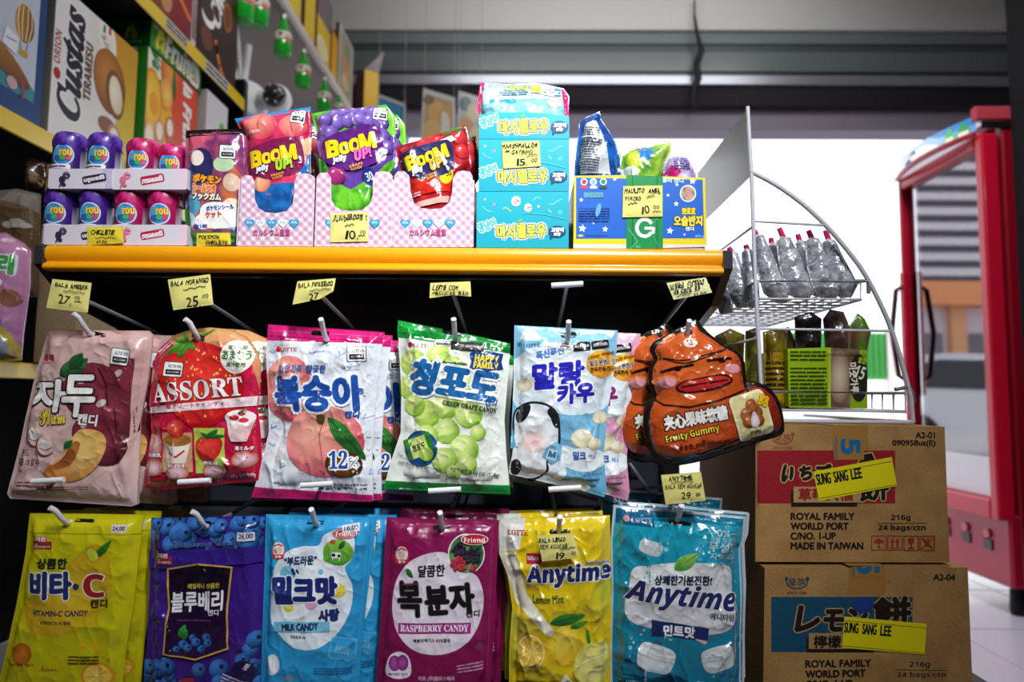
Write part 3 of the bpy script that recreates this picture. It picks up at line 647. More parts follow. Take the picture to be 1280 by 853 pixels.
# ---- green grape candy
A = Art(310, 330, .375, [(500, 188), (690, 225), (875, 265), (865, 400), (855, 520), (862, 640), (875, 768), (660, 760), (452, 750), (480, 650), (510, 560), (512, 430), (505, 300)], '#eef3ea')
A.poly([(495, 180), (880, 258), (872, 300), (498, 245)], ('h', '#0d9a3a', '#0a7a2c')).poly([(440, 722), (875, 738), (880, 780), (440, 770)], '#0e8a36')
A.line([(500, 205), (876, 278)], 2.5, '#39c060').line([(500, 228), (874, 292)], 2.5, '#056a24')
for x, y, r in ((555, 330, 45), (640, 310, 40), (545, 410, 42), (600, 500, 46), (560, 470, 36), (600, 375, 40), (690, 345, 35), (735, 450, 38), (745, 390, 30)): A.ball(x, y, r, '#dff08a', '#8fbf2a')
for x, y, r in ((665, 475, 42), (740, 500, 46), (668, 555, 42), (600, 575, 40), (725, 615, 48), (660, 650, 42), (735, 665, 32), (690, 690, 24), (770, 560, 26)): A.ball(x, y, r, '#e9f6a0', '#7fb51f')
A.T('Delightly refreshing!', 640, 333, 185, 15, '#2a5f2a', 'x', -3, 0, .8)
A.T('청포도', 690, 395, 285, 108, '#1c63a2', '', -9, .12, 7, [('#f6f9f6', 15)])
A.T('캔디', 812, 462, 36, 22, '#1d5f9c', '', -5, .1, 1).T('GREEN GRAPE CANDY', 742, 475, 178, 15, '#2a4a2a', 's', -9, 0, .6).T('NATURAL FLAVOR', 780, 497, 80, 8, '#3a5a3a', '', -7)
A.poly([(742, 300), (760, 292), (780, 298), (800, 291), (825, 297), (852, 302), (846, 330), (852, 352), (825, 355), (800, 362), (775, 352), (740, 350), (748, 325)], '#1c3f8c').T('HAPPY', 798, 317, 78, 22, '#f3df3a', 'b', -4, .05, .8).T('FAMILY', 795, 340, 80, 20, '#f3df3a', 'b', -4, .05, .8)
A.badge(650, 264, 54, 24, -3); A.rrect(680, 262, 790, 290, 4, '#333', -5).T('AÇÚCAR ADICIONADO', 735, 276, 98, 12, '#eee', '', -5)
A.ell(545, 271, 8, 8, '#d8202c', n=12).T('LOTTE', 583, 274, 56, 13, '#c02030', 's', -3)
A.ell(582, 612, 56, 58, '#1a4a8c').ell(582, 612, 48, 50, ('v', '#2c6ab0', '#17407a')).rect(528, 570, 622, 640, '#2f7d2a', 20).rect(545, 575, 605, 640, '#d3e08a', 20).T('청포도', 575, 608, 46, 22, '#1d3a14', '', 20, 0, 1).ball(600, 630, 24, '#d7ee7a', '#7fb820')
A.T('Individually Wrapped Candies', 578, 672, 150, 12, '#35573c', 'b', -9).T('NET WT. 5.40 OZ (153g)', 758, 694, 160, 16, '#3a5a3a', 's', -9, 0, .3)
slot(A, 683, 228, 70, 18, -10)
o = bag(A, 'candy_bag', 'white and green grape candy bag with blue lettering, foremost on its hook', back='#0c7a2e', seed=4, seal=16, rad=50, bulge=.014, group='green grape candy bags')
dup(o, (-.007, .02, -.004), 'green grape candy bag tucked behind the front grape bag')
dup(o, (.004, .04, -.012), 'green grape candy bag third and last on its hook')
# ---- pale blue milk chew bag and pink ones behind it
def chew(c, flip):
    out = [(88, 205), (280, 215), (432, 222), (425, 330), (400, 480), (385, 640), (395, 745), (388, 778), (300, 752), (190, 728), (70, 700), (78, 560), (85, 400)]
    A = Art(610, 330, .375, out, ('v', c[0], c[1]))
    A.poly([(112, 240), (120, 222), (135, 215), (152, 218), (165, 235), (175, 245), (170, 258), (110, 255)], '#f4f8fb', 3)
    A.poly([(90, 330), (130, 290), (200, 265), (300, 270), (400, 300), (420, 380), (400, 470), (330, 500), (240, 500), (180, 470), (100, 480), (78, 420)], ('r', '#f7fafc', '#dfeef6'), 4)
    A.ell(150, 690, 110, 50, '#eaf4f9').ell(320, 650, 75, 40, '#f0f7fa').ell(250, 640, 50, 36, '#f0f7fa').ell(250, 745, 90, 24, '#e4f0f6').ell(110, 340, 30, 30, '#eef5fa').ell(120, 405, 26, 22, ('r', '#fff3da', '#dcc9a0'))
    if not flip:   # white milk splash with plain black patches, bottle and carton
        A.poly([(85, 500), (110, 470), (150, 458), (200, 468), (232, 500), (240, 560), (235, 620), (200, 655), (200, 690), (150, 722), (80, 715), (62, 690), (72, 640), (80, 570)], '#26272b', 4)
        A.poly([(90, 505), (112, 478), (150, 466), (196, 475), (225, 505), (232, 560), (226, 615), (195, 648), (190, 690), (148, 714), (84, 706), (70, 688), (80, 640), (88, 570)], ('r', '#ffffff', '#e4eaf0'), 4)
        for q in ([(92, 505), (108, 480), (138, 468), (140, 490), (122, 520), (100, 530)], [(205, 480), (228, 505), (234, 545), (218, 540), (208, 515), (196, 495)], [(78, 660), (100, 650), (112, 675), (98, 702), (76, 695)]): A.poly(q, '#1d1e22', 3)
        A.ell(150, 590, 42, 36, ('r', '#f7c8c8', '#f8e6e4')).poly([(195, 610), (225, 590), (245, 605), (240, 650), (212, 665), (180, 640)], '#7cc0e0').rect(196, 615, 228, 650, '#d9f0fa', -15).T('M', 212, 633, 22, 18, '#2b80b8', 'b', -15, 0, 1.5).rrect(62, 545, 88, 615, 6, '#58b4dc', 10).T('M', 72, 585, 18, 20, '#e8f6fc', 'b')
    A.T('폭신폭신', 205, 300, 92, 26, '#4f7fc8', '', 12, .1, 1.5)
    A.T('말랑', 232, 372, 165, 80, c[2], '', 5, .1, 5, [('#fff', 10)]).T('카우', 290, 432, 118, 62, c[2], '', 5, .1, 4, [('#fff', 9)])
    A.ell(375, 335, 50, 45, ('v', '#f7c83a', '#e89a2a')).T('밀크 본연의 맛', 380, 330, 88, 18, '#2a3f9c', '', 6, 0, .7, [('#fff0b0', 2)]).T('쫀득쫀득 캔디', 378, 352, 80, 16, '#7a3410', '', 6, 0, .7).T('Candy Project', 375, 306, 92, 14, '#b85a18', 'x', 14, 0, .5)
    A.badge(255, 275, 46, 26, -6); A.rrect(282, 262, 338, 292, 4, '#222', 5).rrect(342, 258, 400, 284, 4, '#222', 8).T('AÇÚCAR', 310, 277, 48, 11, '#eee', 'b', 5).T('GORDURA', 371, 271, 48, 10, '#eee', 'b', 8)
    A.ell(105, 270, 7, 7, '#3f86b4', n=12).T('LOTTE', 145, 275, 56, 12, '#3f7fa8', 's')
    for x, y, r in ((372, 512, 24), (310, 580, 34), (352, 598, 22)): A.ell(x, y, r * 1.05, r * .9, ('r', '#fffbe6', '#e3cf96', -.2, -.3))
    A.line([(362, 535), (335, 605)], 2, '#fff').T('밀크', 302, 637, 42, 26, '#4a64b0', b=1.5).T('MILK', 345, 640, 24, 14, '#4a6ab0').T('79 g (318 kcal)', 340, 700, 80, 11, '#246').rows(250, 712, 120, 12, 1, '#357')
    slot(A, 268, 238, 54, 20, 2)
    return A
o = bag(chew(('#8ec8e6', '#6db4dc', '#2a2ab8'), 0), 'candy_bag', 'pale blue milk chew bag with white clouds, foremost on its hook', back='#7cc0e0', seed=5, seal=9, rad=50, bulge=.013, group='milk chew bags')
o2 = bag(chew(('#eab0cc', '#e49abc', '#9a2a7a'), 1), 'candy_bag', 'pink milk chew bag sticking out behind the pale blue one', Y=BG + .022, back='#e2a8c4', seed=6, seal=9, rad=50, bulge=.012, group='milk chew bags')
o2.location += Vector((.030, 0, -.004))
dup(o, (.022, .045, -.018), 'pale blue milk chew bag lowest at the back of the milk hook')
dup(o2, (-.028, .06, -.018), 'pink milk chew bag at the very back with its corner hanging below the blue one')
# ---- brown swirl-shaped gummy bag
sw = [(690, 182), (712, 205), (740, 235), (785, 265), (830, 290), (855, 330), (862, 392), (900, 395), (945, 420), (975, 470), (987, 540), (978, 570), (920, 590), (850, 612), (740, 650), (640, 672), (585, 668), (545, 640), (522, 580), (516, 520), (528, 460), (548, 440), (535, 400), (535, 350), (552, 320), (538, 290), (550, 262), (590, 240), (630, 215), (662, 205)]
A = Art(610, 330, .375, sw, '#17100f', 2)
A.poly([(690, 205), (705, 225), (745, 252), (785, 280), (822, 300), (840, 330), (848, 400), (858, 470), (862, 545), (800, 590), (690, 630), (610, 642), (565, 625), (540, 575), (535, 515), (548, 470), (560, 448), (548, 400), (550, 350), (566, 318), (556, 290), (570, 268), (620, 238), (665, 222)], ('r', '#e0672a', '#b03f12', -.2, -.3), 3)
A.poly([(860, 415), (900, 410), (940, 435), (965, 480), (975, 540), (940, 560), (875, 560), (868, 480)], ('v', '#a02c18', '#6a1c10'), 3)
A.line(crom([(572, 315), (640, 325), (720, 305), (790, 285), (720, 312), (640, 334)], 4), 5, '#3a130a').line([(545, 448), (580, 470), (660, 478), (760, 455), (862, 415)], 7, '#3a130a')
A.line([(540, 345), (545, 395), (560, 440)], 6, '#2a0d08')
A.ell(600, 250, 26, 10, '#f09a62', 35).ell(585, 390, 42, 16, '#ef8a4a', 5)
A.line([(570, 362), (620, 348), (672, 338)], 9, '#2a120b').ell(622, 352, 12, 7, '#150806').line([(720, 325), (775, 318), (800, 318)], 9, '#2a120b').ell(768, 326, 12, 6, '#150806').line([(820, 325), (830, 330)], 3, '#2a120b')
A.ell(590, 397, 28, 17, '#eba0a8', 3).ell(806, 350, 29, 15, '#eba0a8', -3)
A.poly([(615, 412), (640, 392), (690, 382), (750, 370), (785, 372), (803, 388), (785, 405), (740, 420), (680, 430), (635, 430)], '#2a0a08', 3).poly([(622, 412), (645, 396), (695, 386), (750, 375), (780, 377), (796, 388), (780, 400), (735, 415), (680, 425), (640, 425)], ('v', '#d83a34', '#b01d22'), 3).line([(635, 412), (690, 402), (740, 395), (785, 388)], 6, '#5a0c10')
A.ell(664, 266, 22, 16, '#f4e6da').T('旺', 664, 264, 18, 16, '#b02a1c', b=1)
A.T('夹心果味软糖', 682, 512, 205, 46, '#fbf6f0', '', 11, 0, 2.5, [('#1c0d08', 6)]).T('Fruity Gummy', 672, 566, 178, 30, '#f6d835', 'b', 13, 0, 0, [('#3a1206', 3)])
A.T('净含量: 55克', 670, 605, 90, 16, '#4a160a', '', 10, 0, .5).rows(720, 590, 120, 24, 2, '#5a2010', 4, 10)
A.rrect(805, 428, 928, 580, 16, '#efe6b4', 17).rrect(812, 436, 920, 570, 14, '#e4d89a', 17)
for x, y, r in ((860, 470, 20), (845, 500, 22), (880, 495, 22), (852, 525, 20), (888, 520, 20), (868, 480, 18)): A.ball(x, y, r, '#c8743a', '#6a2c10')
A.poly([(870, 490), (890, 520), (885, 540), (862, 540), (858, 515)], ('r', '#fdf4f4', '#d8c4d0'), 3).T('芒果味', 880, 560, 40, 14, '#3a2a14', '', 10, 0, .5).T('Mango flavor', 885, 576, 44, 8, '#3a2a14', '', 10)
A.T('88', 905, 455, 34, 34, '#f0c020', 'b', -20, 0, 2, [('#7a1c10', 3)]); slot(A, 668, 228, 16, 24, -15)
o = bag(A, 'candy_bag', 'brown swirl-shaped gummy bag with a sleepy face and red lips, in front', back='#17100f', seed=7, seal=6, rad=40, bulge=.015, Y=.868, group='brown gummy bags')
dup(o, (-.030, .022, 0), 'brown swirl-shaped gummy bag half hidden behind the front gummy bag')
dup(o, (.002, .045, -.006), 'brown swirl-shaped gummy bag third on its hook')
# ---- lower row: yellow vitamin candy
A = Art(0, 610, .285, [(132, 112), (390, 114), (632, 118), (615, 260), (590, 500), (555, 700), (530, 960), (300, 965), (-30, 955), (20, 760), (75, 500), (115, 280)], ('v', '#cdc512', '#b5ac0c'))
A.poly([(150, 610), (125, 500), (230, 440), (350, 300), (440, 240), (500, 300), (500, 430), (440, 560), (330, 630), (220, 640)], ('r', '#d9b42a', '#c09a0e', .2, .2), 4).poly([(300, 620), (430, 480), (470, 280), (510, 340), (505, 470), (430, 580)], '#cfae1a', 4)
A.leaf(440, 300, 512, 222, 34, '#3f8a2c', '#164a18').ell(430, 285, 22, 30, '#c9d23a', 30)
A.rect(165, 228, 252, 262, '#a3262a').T('더존', 205, 218, 46, 20, '#f2dede', b=1.5, out=[('#8c1c22', 4)]).T('Mammos', 208, 246, 74, 20, '#f6e9d0', 'c')
A.T('상큼한', 252, 325, 130, 44, '#1f2a20', '', 0, .12, 2.5).T('비타', 243, 420, 178, 112, '#23306e', 'b', 0, 0, 7, [('#f4f2e0', 12)]).ell(355, 425, 13, 14, '#23306e').T('C', 432, 422, 88, 100, '#a02026', 'b', 0, 0, 3, [('#f4f2e0', 8)])
A.T('캔디', 452, 500, 72, 36, '#3a2c1c', '', 3, .15, 2.2).T('VITAMIN-C CANDY', 284, 541, 240, 24, '#2a2d4c', '', 0, .1, 1).T('비타민C 0.1% 함유', 268, 582, 130, 16, '#4a4420', b=.7)
A.ell(118, 718, 45, 48, ('r', '#d07a1c', '#9a5410')).T('비타민C 캔디', 115, 765, 110, 14, '#4a3a10', b=.5).ell(445, 812, 72, 58, '#c88a14').ell(445, 812, 60, 48, '#e2b83a')
for k in range(8): a = k * .785; A.line([(445, 812), (445 + 56 * math.cos(a), 812 + 45 * math.sin(a))], 4, '#f0dc8a')
for q in ((380, 690), (430, 680), (445, 705)): A.ell(q[0], q[1], 9, 15, '#d8a51a', 30)
A.rows(320, 725, 130, 40, 3, '#5a4a10', 6).T('Mammos', 235, 782, 80, 26, '#9a2420', 'c').rrect(505, 157, 572, 192, 3, '#d9cfcf').T('24,00', 538, 175, 52, 20, '#4a3a4a', b=.8)
A.line([(122, 190), (628, 200)], 3, '#a8a00a'); slot(A, 378, 142, 88, 14, -2)
o = bag(A, 'candy_bag', 'yellow vitamin candy bag with a red C, foremost on its hook', back='#a89f10', seed=8, seal=8, rad=50, bulge=.008, wr=.0018, mt='satin', group='vitamin candy bags')
dup(o, (.008, .016, 0), 'yellow vitamin candy bag second on its hook'); dup(o, (.026, .04, -.004), 'yellow vitamin candy bag peeking out behind the other two')
# ---- purple blueberry candy
A = Art(0, 610, .285, [(665, 132), (920, 128), (1165, 120), (1160, 400), (1148, 700), (1145, 960), (890, 965), (628, 960), (640, 760), (655, 500), (662, 300)], ('v', '#3a1c86', '#3c1678'))
rg = random.Random(4)
def berries(A, pts, r0, r1):
    for x, y in pts:
        r = rg.uniform(r0, r1); A.ell(x, y, r, r, ('r', '#3f7fd0', '#0d2350', -.3, -.4), n=16).star(x + r * .2, y - r * .2, r * .35, '#0a1a40', 5, .5)
berries(A, [(rg.uniform(665, 1160), rg.uniform(130, 250)) for k in range(34)], 28, 44); berries(A, [(rg.uniform(635, 1150), rg.uniform(770, 960)) for k in range(44)], 28, 46); berries(A, [(1110, 700), (1080, 740), (660, 780), (1130, 660)], 28, 40)
A.poly([(660, 268), (1162, 250), (1162, 320), (660, 350)], ('v', '#2a1c74', '#3b1e8c')).T('Blueberry Candy', 920, 240, 300, 44, '#1c3468', 'c', 3, 0, .4, [('#6f9ad0', 1.6)])
A.poly([(752, 345), (890, 320), (1040, 335), (1022, 500), (1025, 690), (880, 740), (738, 715), (758, 520)], '#c8a24a', 0).poly([(760, 350), (890, 327), (1032, 341), (1014, 500), (1017, 684), (880, 732), (746, 709), (766, 520)], ('v', '#0a0614', '#2a0a3c'))
A.T('매일하나 상큼한', 915, 418, 140, 22, '#b8a43a', '', 3, .1, 1).T('블루베리', 885, 485, 225, 84, '#f2eef6', '', 3, .1, 2.6).T('캔디', 958, 532, 46, 24, '#e2dcec', '', 3, .1, 1).rows(800, 560, 150, 12, 1, '#5a3a6a', 3)
A.leaf(815, 640, 835, 585, 34, '#38b04a', '#0f6a24').leaf(830, 650, 845, 605, 24, '#2a9a3c', '#0f5a20')
berries(A, [(830, 670), (870, 640), (905, 690), (850, 685), (930, 640), (885, 660), (935, 665), (800, 690)], 15, 24)
A.rect(705, 292, 778, 328, '#b02530').T('더존', 740, 288, 44, 20, '#f6dce0', b=1.5, out=[('#9a1c28', 4)]).T('Mammos', 742, 312, 64, 20, '#f6e4d0', 'c').rrect(1056, 188, 1128, 226, 3, '#d2cfe0').T('24,00', 1092, 207, 56, 24, '#3a3450', b=.8)
A.ell(1080, 800, 48, 60, '#1b1440').T('국내산', 1098, 770, 28, 18, '#d8d0e4', '', 60, 0, .8).rows(1000, 792, 110, 40, 3, '#b8a8c8', 8, -20).rect(812, 822, 868, 853, '#9a2a30'); slot(A, 905, 153, 62, 20, -4)
bag(A, 'candy_bag', 'purple bag of blueberry candy with a black panel and blue berries', back='#2c1468', seed=9, seal=8, rad=50, bulge=.008, wr=.0024, mt='film')
# ---- blue milk candy
A = Art(310, 610, .285, [(80, 116), (320, 122), (566, 128), (545, 300), (520, 500), (500, 700), (478, 960), (270, 965), (58, 955), (62, 700), (72, 400)], ('v', '#2f9fd6', '#2791cb'))
A.line([(115, 190), (110, 640)], 2.5, '#1f7fb4').line([(540, 150), (505, 600)], 3, '#1f7fb4')
A.poly([(120, 400), (135, 330), (180, 275), (250, 250), (320, 245), (345, 200), (410, 175), (465, 195), (478, 250), (460, 310), (435, 345), (465, 420), (455, 530), (400, 630), (320, 690), (230, 695), (160, 650), (110, 560)], ('r', '#f4f8fb', '#e2eef6'), 4)
A.ell(405, 275, 66, 58, ('v', '#8fc84a', '#3f8f2c')).ell(385, 300, 45, 24, '#5fae3a').leaf(410, 260, 435, 225, 24).rrect(375, 275, 418, 300, 8, '#f4f4f6').ell(385, 287, 9, 8, '#23242c').ell(410, 290, 7, 7, '#23242c').line([(382, 298), (382, 310)], 5, '#eee').line([(412, 298), (412, 310)], 5, '#eee').ell(382, 230, 12, 10, '#c04a3a')
A.ell(435, 195, 55, 23, '#c01f28').ell(435, 195, 51, 19, '#d8e6f0').ell(435, 195, 48, 17, '#c4222c').T('Friend', 436, 196, 80, 22, '#fff', 'b').rrect(422, 155, 496, 190, 3, '#dcd8e4', 8).T('18,00', 460, 172, 58, 20, '#3a3450', '', 8, 0, .8)
A.ell(145, 270, 30, 38, '#c23a3a').ell(145, 265, 26, 32, '#f6ece8').ell(145, 268, 15, 17, '#f0c8b8').line([(128, 248), (145, 240), (162, 248)], 6, '#b04a3c').rect(120, 285, 170, 302, '#b8242c').T('장수', 145, 294, 30, 12, '#fff', b=.6)
A.T('“부드러운”', 243, 310, 140, 38, '#22406c', '', 3, .1, 1.8)
A.ell(185, 370, 34, 36, '#7ec8e8').ell(330, 360, 11, 12, '#6cc4ea').ell(408, 440, 30, 32, '#ecd94a').ell(290, 490, 28, 34, '#d99ac4').ell(190, 515, 22, 20, '#e6d23c')
A.line([(205, 350), (215, 370)], 14, '#1f2a6a').line([(225, 352), (232, 364)], 10, '#1f2a6a')
A.T('밀크맛', 262, 440, 270, 110, '#1d2a72', '', 0, -.05, 8, [('#f4f8fb', 14)])
A.T('사탕', 365, 548, 84, 48, '#243070', '', 3, .05, 4).rect(126, 575, 370, 620, '#7cc4e2').T('MILK CANDY', 240, 598, 156, 30, '#1f3a68', '', 2, .05, 2).T('연유함유 5%', 232, 643, 68, 13, '#345', b=.6)
A.ell(118, 765, 32, 44, ('r', '#f4f6f8', '#c8d2dc')).line([(118, 730), (118, 800)], 3, '#c0ccd8').rrect(368, 645, 480, 745, 22, '#5ab4e0', -8).rrect(374, 651, 474, 739, 20, '#2f9ad2', -8).T('Milk', 424, 700, 66, 34, '#6abce4', 'x', -15, 0, 1).rows(300, 775, 160, 30, 3, '#1d5f90', 8).T('MAMMOS', 190, 822, 40, 16, '#d4762c', 'b')
slot(A, 300, 150, 78, 14)
o = bag(A, 'candy_bag', 'light blue milk candy bag with coloured dots, foremost on its hook', back='#2a8fc6', seed=10, seal=8, rad=50, bulge=.009, wr=.0022, mt='satin', group='milk candy bags')
dup(o, (.020, .016, -.002), 'light blue milk candy bag showing as a strip behind the front milk bag'); dup(o, (.034, .035, .0), 'light blue milk candy bag farthest back on its hook')
# ---- raspberry candy
A = Art(310, 610, .285, [(608, 130), (860, 138), (1102, 142), (1090, 400), (1075, 700), (1062, 960), (800, 965), (555, 955), (575, 700), (595, 400)], ('v', '#8c1552', '#7c0f48'))
A.line([(632, 200), (600, 850)], 2.5, '#5f0a36').line([(1075, 160), (1050, 800)], 3, '#a32a68')
A.poly([(640, 470), (660, 390), (710, 320), (790, 280), (860, 275), (890, 300), (900, 350), (990, 370), (1025, 420), (1035, 500), (1015, 590), (970, 660), (900, 705), (810, 718), (720, 690), (660, 620), (640, 550)], ('r', '#efe9f2', '#e2d4e2'), 4)
A.ell(960, 285, 80, 88, '#f4eef2').ell(960, 285, 75, 83, ('n', '#6f9a5c', '#2c5a34', 14))
def drupe(A, x, y, r, c0, c1):
    for k in range(18):
        a = k * 2.4; q = r * math.sqrt(k / 18); A.ball(x + q * math.cos(a), y + q * math.sin(a), r * .27, c0, c1)
drupe(A, 930, 325, 32, '#e0485a', '#8c1424'); drupe(A, 985, 290, 34, '#4a4058', '#0c0a14'); drupe(A, 930, 262, 27, '#4a4058', '#0c0a14'); A.leaf(1000, 262, 1025, 235, 18).ball(990, 345, 14, '#d84a5a', '#8c1424')
A.ell(996, 220, 60, 24, '#f0e0e4').ell(996, 220, 56, 21, '#c01f28').T('Friend', 996, 222, 90, 22, '#fff', 'b')
A.ell(680, 290, 32, 40, '#c23a4a').ell(680, 285, 27, 33, '#f2e0dc').ell(680, 288, 16, 18, '#ecc4b4').line([(662, 268), (680, 258), (698, 268)], 6, '#a03a34').rect(652, 308, 708, 326, '#b8242c').T('장수', 680, 317, 32, 12, '#fff', b=.6)
A.T('달콤한', 810, 355, 112, 50, '#1f1520', '', 2, .1, 2).leaf(700, 345, 730, 385, 26)
A.T('복', 715, 478, 96, 148, '#161016', '', 0, -.06, 5.5, [('#8a8088', 8)]).rect(690, 408, 750, 414, '#8c2060').T('분자', 888, 480, 205, 125, '#1a1218', '', 3, -.04, 7, [('#b8b0b8', 9)])
A.T('캔디', 988, 545, 56, 28, '#3a2030', '', 3, .1, 1.5).rect(665, 582, 980, 628, '#a02a80').T('RASPBERRY CANDY', 822, 604, 295, 28, '#f4e8f2', 's', 0, 0, .6).T('복분자엑기스 0.5%함유', 812, 657, 160, 16, '#3a2a3c', b=.9)
A.poly([(612, 800), (625, 730), (665, 705), (710, 725), (722, 800), (670, 822)], '#efe0ec', 4).ell(650, 755, 26, 34, ('r', '#b85aa8', '#7c1a68')).ell(685, 752, 26, 34, ('r', '#b85aa8', '#7c1a68')).T('복분자캔디 이미지', 665, 802, 84, 12, '#5a2a50', b=.4)
A.ell(1020, 685, 18, 20, '#8a2a5c').rows(920, 760, 110, 40, 3, '#c48aac', 9, 8).T('빅트 (주)맘모스제과', 832, 822, 156, 22, '#d8a8c4', b=1); slot(A, 850, 172, 78, 18, 2)
o = bag(A, 'candy_bag', 'dark pink raspberry candy bag with a white patch and round berry photo', back='#6a0c3c', seed=11, seal=8, rad=50, bulge=.009, wr=.002, mt='satin', group='raspberry candy bags')
dup(o, (.012, .022, .008), 'dark pink raspberry candy bag hidden behind the front raspberry bag')
# ---- lemon mint
A = Art(610, 580, .32, [(50, 215), (260, 206), (476, 200), (478, 400), (482, 600), (478, 880), (280, 885), (82, 880), (84, 700), (95, 560), (78, 440), (44, 350)], ('v', '#f0cf1a', '#d8bd14'))
A.poly([(50, 215), (150, 205), (120, 330), (40, 345)], '#e4e4de').poly([(44, 346), (110, 340), (150, 500), (270, 650), (240, 660), (110, 540), (80, 440)], '#f0ecd8').poly([(480, 420), (400, 500), (380, 580), (440, 600), (482, 560)], ('v', '#c8d23a', '#e0c61c')).poly([(80, 560), (150, 600), (260, 700), (200, 800), (90, 790)], ('v', '#dcd04a', '#c7b31a'))
A.T('LOTTE', 116, 264, 78, 19, '#b8302c', 's', 0, 0, .6).rect(150, 340, 206, 380, '#b02a4a').T('SUGAR', 175, 358, 44, 14, '#fbe8ea', 'b', 3)
A.T('Anytime', 315, 422, 320, 88, '#1f2a6e', 'b', 2, .08, 3, [('#f8f6e4', 8)]).T('Без Сахара', 424, 374, 92, 15, '#1f2a6e', 'b', -3, 0, .4, [('#f8f6e4', 2)]).T('Lemon Mint', 234, 515, 118, 30, '#2a4a20', '', 2, 0, .8)
A.ell(310, 695, 75, 80, ('r', '#f8e04a', '#d6a512', -.2, -.3)).ell(370, 660, 26, 40, '#d8c41e').ell(178, 718, 62, 74, '#e8b814').ell(168, 718, 52, 64, '#f6e89a').ell(168, 718, 46, 57, '#e6b83a')
for k in range(9): a = k * .7; A.line([(168, 718), (168 + 44 * math.cos(a), 718 + 54 * math.sin(a))], 4, '#f4de8a')
A.leaf(242, 605, 375, 575, 48, '#3f9a34', '#0f5420').leaf(318, 625, 385, 600, 26, '#5fb03a', '#1f6a24').leaf(392, 690, 380, 630, 16, '#4f9a2a', '#1f6a24')
A.poly([(330, 770), (360, 700), (420, 680), (460, 690), (468, 790), (440, 853), (380, 853), (340, 820)], ('r', '#f6f0a8', '#d8cf4a'), 3).poly([(350, 750), (430, 690), (462, 700), (460, 740), (370, 800)], '#e9e07a', 3).line([(340, 770), (400, 740), (465, 730)], 4, '#fffbd0').poly([(270, 853), (300, 800), (340, 850)], '#f8f4d8').rows(140, 842, 90, 16, 1, '#6a6a20', 4)
slot(A, 278, 258, 80, 16)
o = bag(A, 'candy_bag', 'yellow lemon mint bag with navy lettering, foremost on its hook', back='#c9b98a', seed=12, seal=9, rad=45, bulge=.014, wr=.0035, mt='film', group='lemon mint bags')
dup(o, (-.006, .016, .001), 'yellow lemon mint bag second on its hook'); dup(o, (-.014, .034, -.001), 'yellow lemon mint bag at the rear, its gold edge showing beside the front ones')
# ---- teal mint
A = Art(610, 580, .32, [(490, 160), (620, 170), (760, 182), (900, 196), (1006, 206), (1000, 290), (985, 330), (992, 500), (985, 700), (988, 890), (730, 890), (478, 885), (476, 700), (482, 500), (478, 300)], '#c7cfd6')
A.poly([(500, 170), (760, 192), (996, 214), (990, 290), (977, 330), (984, 500), (978, 880), (486, 875), (484, 700), (490, 500), (486, 300)], ('v', '#1cabc8', '#0a6f92'))
A.poly([(500, 172), (640, 182), (640, 240), (498, 228)], '#0a5f88').poly([(640, 182), (996, 214), (990, 240), (640, 215)], '#0d7a9e').ell(536, 208, 12, 12, '#d8a0a0', n=14).T('LOTTE', 594, 214, 80, 17, '#8fb0c8', 's', 0, 0, .5)
A.poly([(555, 410), (600, 385), (760, 372), (900, 380), (938, 410), (945, 520), (948, 600), (900, 640), (760, 645), (600, 618), (540, 590), (528, 540), (545, 480)], ('v', '#e8ecef', '#d9d6dc'), 4).ell(750, 398, 160, 18, '#f2f4f5')
A.T('상쾌한기분전환!', 748, 440, 215, 36, '#23304a', '', 0, .06, 1.8).T('Anytime', 745, 508, 425, 105, '#262a66', 'x', -6, .1, 2, [('#f0f0f2', 5)]).T('애니타임', 896, 580, 88, 26, '#2a3154', '', -4, 0, 1)
A.poly([(628, 590), (660, 596), (845, 620), (842, 672), (700, 655), (628, 655)], '#1b2a68').poly([(790, 660), (842, 672), (830, 684)], '#e6b8ac').T('민트맛', 732, 634, 116, 40, '#f2f2f6', '', -3, 0, 2.2)
A.leaf(716, 400, 806, 340, 56, '#a4d46a', '#3f8f3a').leaf(720, 402, 760, 350, 30, '#8cc85a', '#3a8a3a')
A.T('0%', 905, 262, 44, 26, '#cfeaf2', '', -3, 0, .8).T('설탕 무첨가', 905, 288, 100, 22, '#a8dcea', '', -4, 0, .5).T('무설탕', 905, 315, 112, 36, '#c8ecf4', '', -4, 0, 1).T('자일리톨', 905, 350, 108, 22, '#b0e0ec', '', -4, 0, .6).line([(845, 372), (962, 380)], 2, '#a0d8e8').line([(850, 262), (875, 263)], 2, '#c8ecf4').line([(930, 264), (958, 266)], 2, '#c8ecf4')
def mint(A, x, y, w, h, r):
    a = R(-r); f = lambda u, v: (x + u * math.cos(a) - v * math.sin(a), y + u * math.sin(a) + v * math.cos(a))
    A.poly([f(-w, -h * .6), f(-w * .6, -h), f(w * .6, -h), f(w, -h * .6), f(w * .98, h * .55), f(w * .6, h), f(-w * .6, h), f(-w * .98, h * .55)], ('v', '#eef2f2', '#b9c4c8'), 3).line([f(-w, 0), f(0, h * .12), f(w, 0)], h * .08, '#aab8be').line([f(-w * .9, -h * .45), f(0, -h * .3), f(w * .9, -h * .45)], h * .1, '#ffffff')
mint(A, 626, 316, 44, 26, -20); mint(A, 645, 740, 70, 50, -18); mint(A, 883, 740, 62, 46, 14)
for x, y, r in ((684, 322, 9), (660, 300, 6), (690, 300, 5), (548, 700, 8), (560, 680, 5), (590, 650, 5), (600, 632, 6), (545, 730, 5), (575, 610, 4)): A.ell(x, y, r, r, '#8fd4e2', n=12)
